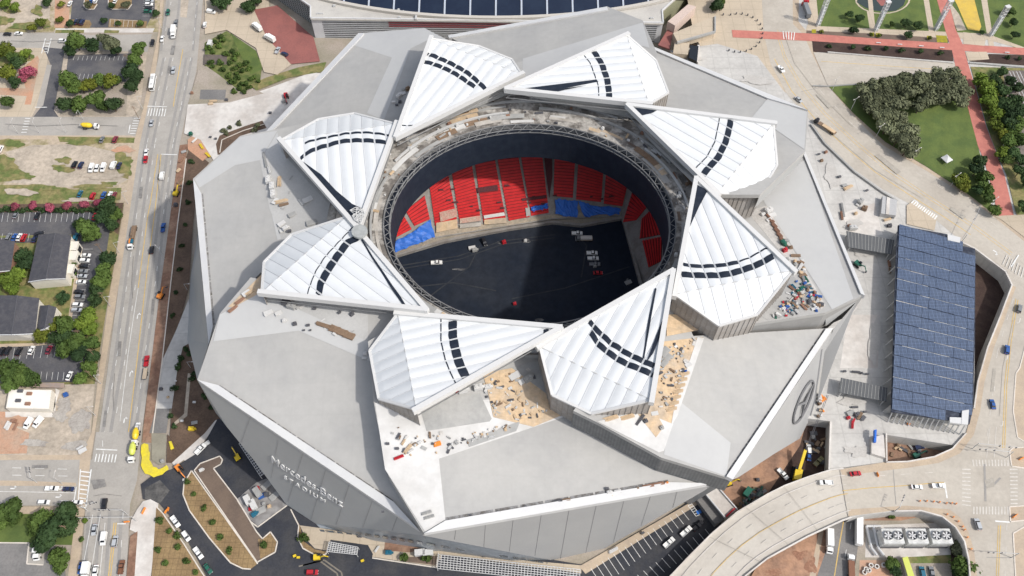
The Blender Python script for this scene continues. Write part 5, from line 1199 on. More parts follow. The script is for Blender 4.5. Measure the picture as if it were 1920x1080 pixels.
cars([(1548,906,'white','pickup',math.pi), (1603,889,'red','sedan',.12), (1718,914,'white','sedan',0), (1759,912,'white','pickup',0)], 'on the viaduct road near the crossing', 'cars on the viaduct road', 8)
cars([(1832,984,'silver','suv',1.6), (1860,759,'blue','sedan',1.5), (1887,657,'blue','suv',1.2), (1910,580,'grey','suv',1.1)], 'on the right hand road', 'cars on the right hand road', 8)
cars([(1464,131,'white','pickup',-1.2), (1497,188,'silver','sedan',-1.0)], 'on the upper right road', 'cars on the upper right road', 8)
cars([(819,494,'white','pickup',.05), (908,455,'black','suv',-1.2), (1082,439,'white','pickup',0), (1110,476,'white','pickup',0), (1112,486,'white','pickup',0), (1115,497,'grey','pickup',0), (1121,513,'red','sedan',0)], 'on the dark stadium field', 'vehicles on the field', 0, 0, 'left', .62)
cars([(1728,1074,'teal','suv',1.5), (1746,1074,'grey','sedan',1.5)], 'in the yard under the trees at the lower right', 'cars in the lower right yard')
# --- lorries
def truck(label, px, py, base, hd, length, kind, cabc, boxc, zoff=None, cat='truck'):
    z = base+(LZ[base]-base if zoff is None else zoff)
    t = empty({'box': 'box_truck', 'flat': 'flatbed_truck', 'mixer': 'concrete_mixer_truck', 'bus': 'bus', 'semi': 'articulated_truck'}[kind], P(px, py, z), hd, label, cat)
    L = length; w = 2.5
    if kind == 'bus':
        MB().box((0,0,1.75), (L,w,2.6), 0, .97).build('body', PAINT[boxc], t)
        for s in (-1,1): MB().box((0,s*1.24,2.1), (L*.9,.06,.8)).build('side_windows', m_dglass, t)
        MB().box((L/2-.02,0,1.9), (.08,2.1,1.3)).build('windscreen', m_dglass, t); MB().box((-L*.2,0,3.15), (2.4,1.6,.3)).box((L*.25,0,3.1), (1.2,1.2,.2)).build('roof_unit', m_steel, t)
        for x in (-L*.3, L*.3): wheels(t, (x,), 2.4, .5)
        return t
    cb = MB(); profile(cb, [(L/2-2.3,.6),(L/2,.6),(L/2,1.5),(L/2-.35,1.7),(L/2-.7,2.7),(L/2-2.2,2.75)], 2.3); cb.build('cab', PAINT[cabc], t)
    MB().poly([(L/2-.32,-1,1.72),(L/2-.32,1,1.72),(L/2-.66,.95,2.62),(L/2-.66,-.95,2.62)]).build('windscreen', m_dglass, t)
    MB().box((-.9,0,.85), (L-2,1.1,.3)).build('chassis', m_dsteel, t)
    for x in (L/2-1.2, -L/2+1.2, -L/2+2.5): wheels(t, (x,), 2.4, .5)
    if kind in ('box', 'semi'):
        MB().box((-1.3,0,2.4), (L-2.9,2.55,2.8)).build('cargo_box', PAINT[boxc], t)
    if kind == 'flat':
        MB().box((-1.3,0,1.15), (L-2.9,2.5,.2)).build('flat_bed', m_wood, t)
    if kind == 'mixer':
        mb = MB(); n = 14; st_ = ((-L/2+.2,.55,2.9),(-L/2+1.4,1.25,2.6),(-.6,1.45,2.3),(.7,1.15,2.15),(1.3,.6,2.1)); rings = []
        for x, r, zc in st_: rings.append([mb.vt((x, r*math.cos(2*math.pi*i/n), zc+r*math.sin(2*math.pi*i/n))) for i in range(n)])
        for a, b in zip(rings, rings[1:]):
            for i in range(n): j = (i+1) % n; mb.f.append([a[i], a[j], b[j], b[i]]); mb.mi.append(0)
        mb.f.append(rings[0]); mb.f.append(rings[-1][::-1]); mb.mi += [0,0]
        mb.build('drum', PAINT[boxc], t, smooth=False); MB().box((-L/2+.1,0,2.4), (.9,1.0,.9), 0, 1.4).build('hopper', m_steel, t)
        MB().box((-L/2,0,1.4), (.6,.5,1.4)).build('chute', m_steel, t)
    return t
truck('upper white box truck on the red brick plaza by the arena', 483, 54, 0, 2.35, 8.5, 'box', 'white', 'white')
truck('lower white box truck on the red brick plaza by the arena', 507, 75, 0, 2.5, 8.5, 'box', 'white', 'white')
truck('white box truck heading down the upper main road', 327, 64, 0, DOWN3, 9, 'box', 'white', 'white')
truck('white city bus at the left kerb of the main road', 288, 158, 0, DOWN3, 11.5, 'bus', 'white', 'white', cat='bus')
truck('concrete mixer with a yellow drum crossing the upper side street', 171, 240, 0, 0, 9.5, 'mixer', 'white', 'yellow')
truck('concrete mixer with a bright yellow drum at the yellow kerb mat', 257, 822, 0, DOWN, 8, 'mixer', 'white', 'yellow')
truck('concrete mixer with a lime green drum just below the yellow mixer', 251, 851, 0, DOWN, 9, 'mixer', 'white', 'lime')
t = truck('flatbed truck loaded with brown timber on the main road', 250, 447, 0, DOWN2, 15, 'flat', 'white', 'white')
MB().box((-2.5,.5,1.7), (8,1.1,.9)).box((-3.5,-.6,1.6), (6,.8,.7)).box((-6.2,.3,1.6), (1.2,1.8,.6)).build('timber_load', m_wood, t); MB().box((3.2,.4,1.8), (2.2,1.2,1)).build('blue_crate', PAINT['teal'], t); MB().box((3.0,-.7,1.8), (2.6,.7,1)).build('orange_crate', PAINT['orange'], t)
truck('white box truck parked beside the lower left lot trees', 74, 1036, 0, -1.45, 7, 'box', 'white', 'white')
truck('white van bodied truck at the bottom of the main road', 164, 1074, 0, DOWN, 7.5, 'box', 'white', 'white')
t = truck('dark flatbed truck with a long tan load beside the right roof corner', 1546, 240, 8, 2.32, 14, 'flat', 'black', 'black'); MB().box((-2.3,0,1.45), (8,2.0,.4)).build('board_load', m_ply, t)
truck('red trailer truck parked on the road by the park lawn', 1510, 22, 8, 1.62, 13.5, 'semi', 'red', 'grey')
tag(MB().box((0,0,3.6), (2.0,2.2,1.6), 0, .9).box((1.6,0,3.3), (1.2,2.0,1.0)).build('machine_load', PAINT['red']), 'red machine carried on the trailer truck by the park', 'machine').location = P(1507, 10, 8.6)
truck('long white trailer on the service road below the viaduct', 1607, 990, 0, 1.35, 16, 'semi', 'white', 'white')
truck('white truck at the left kerb of the service road', 1553, 1017, 0, -1.75, 10, 'box', 'white', 'white')
t = truck('truck with an open brown bed at the bottom of the service road', 1594, 1066, 0, 1.4, 11, 'flat', 'white', 'brown'); MB().box((-1.3,0,1.7), (8,2.4,.9)).build('soil_load', PAINT['brown'], t)
t = truck('flatbed truck with a white load on the stadium field', 1095, 450, 0, math.pi, 9, 'flat', 'grey', 'white', .62); MB().box((-1,0,1.8), (6,2.2,1.2)).build('pale_load', m_concw, t)
tr = empty('trailer', P(273, 702, LZ[0]), UP2, 'dark empty trailer behind the red pickup on the main road', 'trailer'); MB().box((0,0,.75), (6,2.2,.25)).build('bed', m_dsteel, tr); MB().box((0,0,1.0), (5.6,1.8,.25)).build('load', m_weed, tr); wheels(tr, (-.6,.6), 2.3, .4); MB().bar((3,0,.8), (4.6,0,.7), .2, .15).build('drawbar', m_dsteel, tr)
tr = empty('trailer', P(386, 834, LZ[0]), .7, 'grey utility trailer behind the white pickup in the dark court', 'trailer'); MB().box((0,0,.7), (4,1.9,.25)).build('bed', m_steel, tr); wheels(tr, (0,), 2.0, .35); MB().bar((-2,0,.7), (-3.4,0,.6), .15, .12).build('drawbar', m_steel, tr)
# --- construction machines
def excavator(label, px, py, base, hd, col, arm=1.0):
    t = empty('excavator', P(px, py, base+LZ[base]-base), hd, label, 'excavator')
    for s in (-1,1): MB().box((0,s*1.1,.45), (3.6,.6,.9), 0, .85).build('track', m_rubber, t)
    MB().box((-.4,0,1.5), (2.8,2.3,1.1), 0, .92).build('engine_body', col, t); MB().box((.7,.6,2.2), (1.4,1,1.5), 0, .85).build('cab', m_dglass, t)
    MB().bar((.8,-.3,1.9), (3.6*arm,-.3,3.6), .4, .5).build('boom', col, t); MB().bar((3.6*arm,-.3,3.6), (5.4*arm,-.3,1.2), .35, .4).build('dipper', col, t); MB().box((5.4*arm,-.3,.8), (.8,1.0,.9), 0, .7).build('bucket', m_dsteel, t)
excavator('orange loader at the junction of the new drive', 337, 880, 0, -.8, PAINT['orange'])
excavator('yellow excavator in the dark western court', 445, 858, 0, 2.2, PAINT['yellow'])
excavator('yellow excavator on the brown dirt strip by the main road', 331, 364, 0, 1.4, PAINT['yellow'])
excavator('orange digger on the dirt strip beside the shaded road', 302, 556, 0, 1.3, PAINT['orange'])
excavator('yellow machine under the planter at the bottom drive', 597, 1046, 0, .1, PAINT['yellow'], .8)
excavator('green boom lift on the pale deck left of the solar canopy', 1607, 497, 8, -.9, PAINT['green'])
excavator('red lift on the concrete plaza at the upper left', 537, 182, 0, -1.3, PAINT['red'])
excavator('yellow excavator at the roof corner above the mud', 1365, 907, 0, .3, PAINT['yellow'])
excavator('green digger on the dirt under the small pit edge', 1717, 855, 0, .4, PAINT['green'])
cr = empty('crawler_crane', P(1494, 890, LZ[0]), head((1493,890), (1500,855)), 'yellow crane with a long grey lattice boom in the muddy corner', 'crane')
for s in (-1,1): MB().box((0,s*2,.6), (6,1,1.2), 0, .9).build('track', m_rubber, cr)
MB().box((-1,0,2.2), (5.5,3.2,2), 0, .95).build('engine_body', PAINT['yellow'], cr); MB().box((1.6,1.2,2.6), (1.6,1.2,1.6), 0, .85).build('cab', m_dglass, cr)
MB().bar((1,0,3.6), (9.5,-.3,6.5), 1.2, 1.0).build('boom', PAINT['yellow'], cr)
mb = MB()
for i in range(14):
    p = Vector((9+i*1.5,-.3-i*.1,6.2+i*1.1)); q = Vector((10.5+i*1.5,-.4-i*.1,7.3+i*1.1))
    for oy in (-.3,.3): mb.tube(p+Vector((0,oy,0)), q+Vector((0,oy,0)), .08, 4)
    mb.tube(p+Vector((0,-.3,0)), q+Vector((0,.3,0)), .05, 4)
mb.build('lattice_jib', m_dsteel, cr)
# yellow kerb mat of the mixer corner
tag(MB().prism([P(x,y,LZ[0]+.1) for x,y in ((265,834), (270,831), (278,833), (279,846), (281,848), (280,862), (284,868), (287,875), (293,876), (297,880), (305,877), (312,872), (315,875), (316,880), (309,885), (304,890), (296,892), (288,895), (280,890), (272,888), (267,880), (264,872), (266,858), (264,848))], .1).build('kerb_mat', m_yellow), 'bright yellow curved mat around the wet concrete corner', 'mat')
tag(MB().prism([P(x,y,LZ[0]+.5) for x,y in ((316,828), (321,827), (326,840), (320,843))], .5).prism([P(x,y,LZ[0]+.9) for x,y in ((318,831), (321,830), (323,837), (320,839))], .4).build('plastic_bundle', m_yellow), 'small yellow plastic bundle on the mulch beside the wet slab', 'bundle')
# --- cooling towers
for i, x in enumerate((1651, 1696, 1741)):
    a = P(x, 992, 7); b = P(x+38, 992, 7); d = P(x, 1020, 7)
    L = b.x-a.x; D = a.y-d.y; c = Vector((a.x+L/2, a.y-D/2, 0))
    t = empty('cooling_tower', c+Vector((0,0,LZ[0])), 0, '%s white cooling tower with twin roof fans below the viaduct' % nth(i, 3).replace('second from the left', 'middle'), 'cooling tower', 'cooling towers in a row')
    MB().box((0,0,3.4), (L,D,6.8)).build('casing', M('pale_tower_casing', (.62,.62,.60), (.5,.5,.48), .5, fine=.1), t)
    MB().box((0,-D/2-.12,1.6), (L*.92,.15,2.4)).build('intake_louvre', m_dsteel, t); MB().box((0,-D/2-.05,4.6), (L*.98,.2,.35)).build('catwalk', m_gut, t)
    for s in (-1,1):
        mb = MB(); n = 20; r = min(L/4.3, D*.3); cx = s*L/4.1; cy = D*.02
        for k in range(n):
            a0 = 2*math.pi*k/n; a1 = 2*math.pi*(k+1)/n; q = lambda a_, rr, z: (cx+rr*math.cos(a_), cy+rr*math.sin(a_), z)
            mb.poly([q(a0,r,6.8), q(a1,r,6.8), q(a1,r,7.7), q(a0,r,7.7)])
        f = mb.build('fan_shroud', m_steel, t)
        MB().tube((cx,cy,6.84), (cx,cy,6.9), r*.98, 20).build('fan_well', m_dsteel, f)
        for k in range(6):
            a0 = 2*math.pi*k/6+.3; e = Vector((math.cos(a0), math.sin(a0), 0)); o_ = Vector((-e.y, e.x, 0))*.35; cc = Vector((cx,cy,7.2))
            MB().poly([cc-o_*.5, cc+o_*.5, cc+e*r*.92+o_, cc+e*r*.92-o_]).build('fan_blade', m_fascia, f)
        MB().tube((cx,cy,6.9), (cx,cy,7.4), .3, 8).build('fan_hub', m_steel, f)
pi_ = empty('pipe_rack', P(1636, 1015, LZ[0]), 0, 'bent white pipework beside the first cooling tower', 'pipework'); 
for k, x in enumerate((-1.6, 1.2)): MB().tube((x,6,1.2), (x,-3,1.2), .55, 8).tube((x,-3,1.2), (x+1.6,-6,1.2), .55, 8).tube((x,6,1.2), (x+3,6,1.2), .55, 8).build('pipe', m_fascia, pi_)
MB().box((.3,1.5,.6), (5,6,.9)).build('base', m_gdeck, pi_)
rg = []
for x, y in ((1623,1068), (1632,1061), (1643,1063), (1656,1060), (1620,1074), (1628,1070)):
    mb = MB(); n = 14; c = P(x, y, 0)
    for k in range(n):
        a0 = 2*math.pi*k/n; a1 = 2*math.pi*(k+1)/n; q = lambda a_, r, z: (r*math.cos(a_), r*math.sin(a_), z)
        mb.poly([q(a0,1,1), q(a1,1,1), q(a1,.6,1), q(a0,.6,1)]); mb.poly([q(a0,1,0), q(a1,1,0), q(a1,1,1), q(a0,1,1)]); mb.poly([q(a0,.6,0), q(a1,.6,0), q(a1,.6,1), q(a0,.6,1)])
    o = mb.build('concrete_ring', m_concw); o.location = P(x, y, LZ[0]); tag(o, cat='concrete ring', group='concrete rings in the lower right yard'); rg.append((o, 'round concrete manhole ring', x, y))
label_all(rg, 'lying in the orange dirt yard')
yb = empty('site_shelter', P(1700, 1065, 0), 0, 'narrow lime green roofed shed among bushes at the lower right', 'shed'); loc(MB().prism([P(x,y,3.4) for x,y in ((1692,1046), (1702,1043), (1718,1090), (1706,1092))], .25).build('roof', PAINT['lime'], yb)); loc(MB().prism([P(x,y,3.1) for x,y in ((1693,1048), (1701,1045), (1716,1088), (1706,1090))], bot=0).build('wall', m_siding, yb))
# ================================================================== TREES AND SHRUBS
def leafmat(name, c, c2): 
    m = M(name, c, c2, .35, rough=.75, fine=.35, fsc=.9, spec=.15, rnd=.22, lo=.4, hi=.6); return m
LEAF = {'mid': leafmat('leaves_mid_green', (.085,.13,.03), (.048,.08,.02)), 'dark': leafmat('leaves_dark_green', (.045,.078,.027), (.026,.05,.019)), 'light': leafmat('leaves_light_green', (.145,.20,.03), (.095,.145,.022)),
        'olive': leafmat('leaves_olive_grey', (.15,.162,.092), (.095,.105,.058)), 'pink': leafmat('blossom_pink', (.33,.07,.12), (.2,.06,.07)), 'yellow': leafmat('leaves_yellow_green', (.13,.145,.02), (.075,.10,.016))}
def crown(seed, n=1500, flat=.8, lobes=9, leaf=.085):
    """leaf clumps on an uneven cluster of lobes; unit crown about 1 across"""
    r = random.Random(seed); mb = MB(); L = []
    for i in range(lobes):
        a = r.uniform(0, 6.283); d = r.uniform(.08, .33); L.append((Vector((d*math.cos(a), d*math.sin(a), r.uniform(-.12, .2)*flat)), r.uniform(.15, .26)))
    L.append((Vector((0,0,.1)), .24))
    for i in range(n):
        c, rad = r.choice(L)
        v = Vector((r.gauss(0,1), r.gauss(0,1), r.gauss(0,1))).normalized(); p = c+Vector((v.x, v.y, v.z*flat))*rad*r.uniform(.6, 1.18)
        nn = (v+Vector((r.uniform(-1,1), r.uniform(-1,1), r.uniform(-.6,1)))*.75).normalized(); q = nn.to_track_quat('Z','Y'); s = leaf*r.uniform(.35,1.15); t = r.uniform(0,6.28)
        e1 = q @ Vector((math.cos(t), math.sin(t), 0))*s; e2 = q @ Vector((-math.sin(t), math.cos(t), 0))*s*.7
        mb.poly([p-e1, p-e2*.8, p+e1, p+e2])
    return mb
def trunk(seed, h=.55):
    r = random.Random(seed); mb = MB(); mb.tube((0,0,0), (0.01,0,h*.6), .035, 7, .024)
    for i in range(5):
        a = i*1.256+r.uniform(-.3,.3); mb.tube((.01,0,h*(.5+.06*i/5)), (.22*math.cos(a), .22*math.sin(a), h*(.95+r.uniform(-.1,.2))), .018, 5, .006)
    return mb
TP = []
for i in range(5):
    TP.append((crown(100+i).build('crown', LEAF['mid'], fix=False).data, trunk(i).build('trunk', m_bark).data))
for o in [o for o in bpy.data.objects if o.name.split('.')[0] in ('crown', 'trunk')]: bpy.data.objects.remove(o)
TREEM = {}
def tree(px, py, d, kind, base=0, h=None):
    """px,py = centre of the crown in the picture; d = its width in pixels"""
    i = RN.randrange(5); k = (i, kind)
    if k not in TREEM:
        me = TP[i][0].copy(); me.materials.clear(); me.materials.append(LEAF[kind]); TREEM[k] = me
    ppm = 3.25+.001*py+ (.1 if base else 0); dia = d/ppm*1.2; h = h or dia*RN.uniform(.62,.78)
    p = P(px, py, base+h*.75); p.z = base
    t = empty('tree', p, RN.uniform(0,6.28)); t.scale = (1,1,1)
    c = bpy.data.objects.new('crown', TREEM[k]); COL.objects.link(c); c.parent = t; c.location = (0,0,h*.74); c.scale = (dia*RN.uniform(.95,1.06), dia*RN.uniform(.92,1.05), dia*.85)
    k_ = bpy.data.objects.new('trunk', TP[i][1]); COL.objects.link(k_); k_.parent = t; k_.scale = (dia*.9, dia*.9, h*1.15)
    t['category'] = 'tree'; return t
TK = {'mid': 'mid green leafy tree', 'dark': 'dark green dense tree', 'light': 'bright green leafy tree', 'olive': 'grey green round tree', 'pink': 'pink blossoming tree', 'yellow': 'yellow green tree'}
def trees(lst, place, group, base=0, side='left'):
    it = []
    for e in lst:
        t = tree(e[0], e[1], e[2], e[3], base); t['group'] = group; it.append((t, TK[e[3]], e[0], e[1]))
    label_all(it, place, side)
trees([(140,76,40,'mid'), (133,92,26,'dark'), (175,82,32,'dark'), (192,72,26,'olive'), (206,80,34,'olive'), (215,92,24,'dark'), (260,92,30,'mid'), (251,112,32,'mid'), (240,135,36,'dark'), (256,140,28,'dark'), (247,158,30,'dark'), (124,148,38,'mid'), (140,158,34,'mid'), (152,163,24,'yellow'), (168,158,30,'yellow'),
       (185,152,30,'mid'), (204,152,30,'yellow'), (215,150,22,'mid'), (124,193,30,'dark'), (146,195,32,'mid'), (150,200,24,'mid'), (178,185,36,'mid'), (190,198,26,'mid'), (210,195,30,'dark'), (222,190,22,'olive')], 'around the upper parking lots by the main road', 'trees around the upper lots')
trees([(8,92,36,'yellow'), (22,108,26,'mid'), (28,120,28,'dark'), (12,133,34,'yellow'), (26,154,26,'dark'), (50,135,28,'pink'), (45,146,20,'pink'), (14,189,28,'mid'), (50,100,22,'light'), (40,112,20,'mid')], 'in the garden at the upper left edge', 'trees in the corner garden')
trees([(90,2,22,'dark'), (8,6,24,'light'), (27,12,20,'light'), (235,8,18,'olive'), (166,8,16,'olive'), (208,10,14,'dark'), (194,38,14,'dark'), (131,44,16,'dark'), (222,43,12,'mid'), (262,43,14,'mid'), (291,25,16,'dark'), (115,8,14,'yellow'), (112,36,14,'yellow'), (60,52,18,'yellow'), (75,42,22,'yellow'), (420,4,38,'dark'), (404,-2,24,'dark'), (466,10,28,'dark'), (480,2,24,'dark')], 'along the top edge left of the arena', 'trees along the top edge')
trees([(205,388,38,'dark'), (198,405,34,'dark'), (214,404,30,'mid'), (212,420,26,'dark'), (163,425,40,'mid'), (172,440,32,'mid'), (150,420,24,'dark'), (42,476,30,'dark'), (46,492,32,'dark'), (32,512,32,'light'), (18,522,38,'light'), (24,538,30,'light'), (200,488,32,'dark'), (196,508,32,'mid'), (188,528,34,'mid'), (178,545,30,'dark'), (180,562,26,'dark'), (165,590,32,'light'), (158,608,34,'light'), (168,618,26,'light'),
       (120,608,36,'mid'), (100,612,30,'yellow'), (75,630,30,'yellow'), (102,636,28,'dark'), (125,632,34,'dark'), (140,640,36,'mid'), (118,655,34,'mid'), (148,660,32,'dark'), (170,645,30,'mid'), (172,668,26,'dark'), (165,690,32,'mid'), (150,712,26,'mid'), (12,695,42,'mid'), (36,704,38,'mid'), (58,708,34,'mid'), (24,716,34,'mid'), (120,556,24,'dark'), (138,493,12,'mid'), (137,512,14,'mid')], 'around the dark roofed houses', 'trees around the apartments')
trees([(15,958,42,'mid'), (8,978,32,'mid'), (28,972,26,'mid'), (74,975,36,'mid'), (66,990,30,'mid'), (88,996,44,'dark'), (78,1016,34,'dark'), (96,1012,30,'dark'), (120,962,40,'dark'), (128,985,34,'dark'), (112,980,30,'dark'), (110,1050,34,'mid'), (112,1062,26,'mid'), (106,1038,22,'mid'), (160,975,10,'light'), (152,1012,10,'mid')], 'at the lower left corner', 'trees at the lower left corner')
trees([(1815,1066,42,'mid'), (1832,1074,34,'mid'), (1798,1076,28,'dark'), (1800,1030,26,'olive'), (1674,1056,24,'mid'), (1680,1070,22,'dark'), (1670,966,14,'mid')], 'in the yard below the right hand roads', 'trees in the lower right yard')
GR = [(1618,168),(1640,164),(1660,158),(1628,185),(1650,180),(1675,152),(1698,150),(1720,150),(1670,172),(1695,168),(1742,146),(1762,142),(1785,140),(1798,152),(1740,165),(1762,162),(1784,162),(1806,172),(1802,188),(1780,180),(1758,182),(1735,184),(1715,172),(1724,198),(1640,200),(1660,196),(1682,190),(1652,218),(1672,212),(1690,222),(1664,234),(1684,240),(1700,240),(1682,258),(1702,258),(1698,276),(1714,270),(1712,284)]
trees([(x+RN.uniform(-3,3), y+RN.uniform(-2,2), RN.uniform(30,40), 'olive') for x, y in GR], 'in the curved grove on the right hand lawn', 'grove of grey green trees', 8)
trees([(1842,150,32,'light'), (1852,170,32,'light'), (1862,190,30,'light'), (1870,212,28,'light'), (1864,150,28,'dark'), (1878,170,32,'dark'), (1890,195,32,'dark'), (1900,215,30,'dark'), (1882,135,22,'dark'), (1896,150,22,'dark'), (1905,185,26,'dark'), (1902,240,32,'mid'), (1915,262,30,'mid'), (1868,232,26,'yellow'), (1880,252,28,'yellow'), (1878,285,26,'light'), (1886,298,22,'mid'), (1918,300,24,'dark'), (1925,340,26,'dark'), (1922,385,24,'dark'), (1893,232,34,'dark'),(1908,205,32,'dark'),(1874,192,30,'dark'),(1890,262,30,'mid'),(1912,232,30,'mid'),(1900,285,26,'dark'),(1856,160,28,'light'),(1848,186,26,'light'),(1910,165,24,'dark'),(1912,320,26,'dark'), (1838,302,26,'dark'), (1832,318,28,'dark'), (1845,332,30,'mid'), (1850,352,32,'mid'), (1838,356,26,'dark'), (1856,370,26,'mid'), (1802,338,30,'yellow'), (1806,350,24,'yellow'), (1866,392,24,'mid')], 'by the red path at the right edge', 'trees beside the red path', 8)
trees([(1600,56,18,'dark'), (1704,64,17,'dark'), (1700,44,20,'dark'), (1722,46,20,'dark'), (1612,33,18,'dark'), (1592,26,16,'dark'), (1672,45,13,'mid'), (1892,20,22,'mid'), (1900,42,18,'dark'), (1903,64,18,'dark'), (1842,60,10,'dark'), (1345,8,26,'dark'), (1352,0,24,'mid'), (1338,14,18,'dark')], 'by the lawns at the top right', 'small trees by the park lawns', 8)
trees([(x, y, 18, 'pink') for x, y in ((28,388), (60,386), (92,388), (125,385), (158,382), (184,380))], 'in the hedge above the striped car park', 'crepe myrtles in the hedge')
# shrubs: one leafy clump each
SHM = {}
def shrubs(lst, d, kind, look, place, group, base=0, side='left', cat='shrub'):
    it = []
    for x, y in lst:
        i = RN.randrange(3); k = (i, kind)
        if k not in SHM:
            o = crown(300+i, 220, .8, 5, .13).build('shrub', LEAF[kind], fix=False); SHM[k] = o.data; bpy.data.objects.remove(o)
        dm = d/(3.3+.001*y)*1.25*RN.uniform(.85,1.15); o = bpy.data.objects.new('shrub', SHM[k]); COL.objects.link(o)
        p = P(x, y, base+dm*.3); o.location = (p.x, p.y, base+dm*.36); o.scale = (dm,dm,dm); o.rotation_euler = (0,0,RN.uniform(0,6.28)); tag(o, cat=cat, group=group); it.append((o, look, x, y))
    label_all(it, place, side)
shrubs([(360,302),(355,342),(352,380),(347,421),(341,462),(337,504),(331,548),(325,592)], 11, 'dark', 'dark round shrub', 'in the brown mulch beside the main road', 'shrubs in the mulch strip', 0, 'top')
shrubs([(332,687),(327,730),(322,780),(347,656),(340,672),(357,664),(364,700),(360,712),(385,742),(398,762),(326,800)], 12, 'dark', 'dark round shrub', 'in the mulch bed under the roof corner', 'shrubs in the corner bed', 0, 'top')
shrubs([(350,904),(365,927),(381,952),(397,980),(415,1006),(432,1032)], 13, 'mid', 'small leafy shrub', 'in the straw bed along the soil ramp', 'shrubs in the first straw bed', 0, 'top')
shrubs([(297,1030),(316,997),(331,1005),(334,1024),(351,1050),(312,1057),(367,1075),(300,975)], 13, 'mid', 'small leafy shrub', 'in the straw bed left of the new drive', 'shrubs in the second straw bed', 0, 'top')
shrubs([(569,1007),(495,1020),(760,1047),(801,1047)], 17, 'mid', 'bushy green shrub', 'in the small planting beds of the bottom drive', 'shrubs of the bottom drive')
shrubs([(1555,86),(1600,88),(1628,90),(1660,92),(1690,94),(1727,96),(1763,99),(1890,108),(1912,110)], 11, 'dark', 'small green shrub', 'in the dark planter under the red path', 'shrubs in the planter', 8)
shrubs([(1541,59),(1634,65),(1648,66),(1742,72)], 9, 'yellow', 'yellow flowering shrub', 'beside the red path junctions', 'yellow shrubs by the red path', 8)
shrubs([(x, 394+RN.uniform(-2,2)) for x in range(2, 186, 8)], 12, 'dark', 'dark hedge bush', 'in the hedge line above the car park stalls', 'bushes of the hedge')
shrubs([(392,90),(402,78),(400,125),(440,110),(450,122),(460,118),(440,130),(425,100),(412,118),(470,150),(448,166),(438,172),(452,158),(468,165),(398,98),(410,86),(396,118),(418,130),(428,142),(436,152),(446,146),(432,118),(445,104),(436,96),(420,76),(412,70),(462,158),(458,172),(478,146),(484,152),(455,134),(442,138),(466,128)], 13, 'mid', 'weedy green bush', 'on the overgrown bank near the red plaza', 'bushes on the weedy bank')
shrubs([(420,244),(432,240),(447,232),(426,250),(482,236),(478,244)], 11, 'olive', 'grey green bush', 'in the curved bed above the western roof corner', 'bushes in the curved bed')
# grass tufts and weeds on the bank: uncountable
# ================================================================== POSTS
def lamp(px, py, h, base=0, arm=2.2, rz=0, look='grey street lamp', twin=False):
    t = empty('street_lamp', P(px, py, base+.02), rz); MB().tube((0,0,0), (0,0,h), .13, 6, .08).build('pole', m_steel, t)
    for s in ((1,-1) if twin else (1,)):
        MB().tube((0,0,h-.1), (s*arm,0,h+.35), .07, 5).build('arm', m_steel, t); MB().box((s*(arm+.35),0,h+.35), (.9,.4,.18), 0, .8).build('lamp_head', m_concw, t)
    t['category'] = 'street lamp'; return t
it = []
for x, y, h, b, rz, tw in ((35,251,9,0,1.5,0), (75,250,9,0,1.5,0), (125,250,9,0,1.5,0), (157,225,8,0,-1.5,0), (310,487,10,0,2.4,0), (325,390,9,0,2,0), (241,383,10,0,.2,0), (225,475,9,0,.2,0), (268,205,10,0,0,0), (304,55,9,0,0,0), (208,575,9,0,0,0), (190,720,9,0,0,0), (180,780,10,0,0,0), (118,908,9,0,1.5,0), (358,690,6,0,0,0), (352,545,6,0,0,0)):
    o = lamp(x, y, h, b, 2.2, rz); o['group'] = 'street lamps on the west side'; it.append((o, 'grey street lamp', x, y))
label_all(it, 'along the western streets', 'top')
it = []
for x, y, h, b, rz, tw in ((1782,349,9,8,.6,1), (1709,302,9,8,.6,1), (1851,394,9,8,.6,1), (1560,170,9,8,.6,1), (1595,207,9,8,.6,1), (1642,257,9,8,.6,1)):
    o = lamp(x, y, h, b, 1.6, rz, twin=True); o['group'] = 'twin lamps on the lawn edge'; it.append((o, 'pale twin headed lamp', x, y))
label_all(it, 'on the lawn edge beside the upper right road')
it = []
for x, y in ((247,128),(262,225),(197,480),(204,570),(180,715),(160,640),(184,675),(137,1000)):
    t = empty('utility_pole', P(x, y, .02), RN.uniform(-.2,.2)); MB().tube((0,0,0), (0,0,11), .18, 7, .12).build('pole', m_wood, t)
    for z in (10.3, 9.4): MB().box((0,0,z), (2.6,.14,.16)).build('cross_arm', m_wood, t)
    t['category'] = 'utility pole'; t['group'] = 'wooden utility poles'; it.append((t, 'brown wooden utility pole', x, y))
label_all(it, 'along the western pavement', 'top')
it = []
for (x, y), L, rz, b in (((1822,842),16,-.12,8), ((1886,858),14,math.pi-.1,8), ((1768,148),0,0,8), ((1676,960),6,1,8), ((258,978),22,math.pi+.02,0), ((240,965),10,math.pi,0), ((70,905),5,2,0), ((165,958),6,.3,0), ((1895,1046),12,3.1,8), ((1802,455),22,.98,8)):
    if not L: continue
    t = empty('traffic_signal', P(x, y, b+.02), rz); MB().tube((0,0,0), (0,0,6.8), .18, 7, .14).build('pole', m_steel, t); MB().tube((0,0,6.3), (L,0,6.9), .14, 6, .07).build('mast_arm', m_steel, t)
    for k in (.55, .8, .97): MB().box((L*k,0,6.2), (.4,.35,1.1)).build('signal_head', m_dsteel, t)
    t['category'] = 'traffic signal'; t['group'] = 'signal masts at the crossings'; it.append((t, 'signal mast with a long horizontal arm', x, y))
label_all(it, 'at the road crossings')
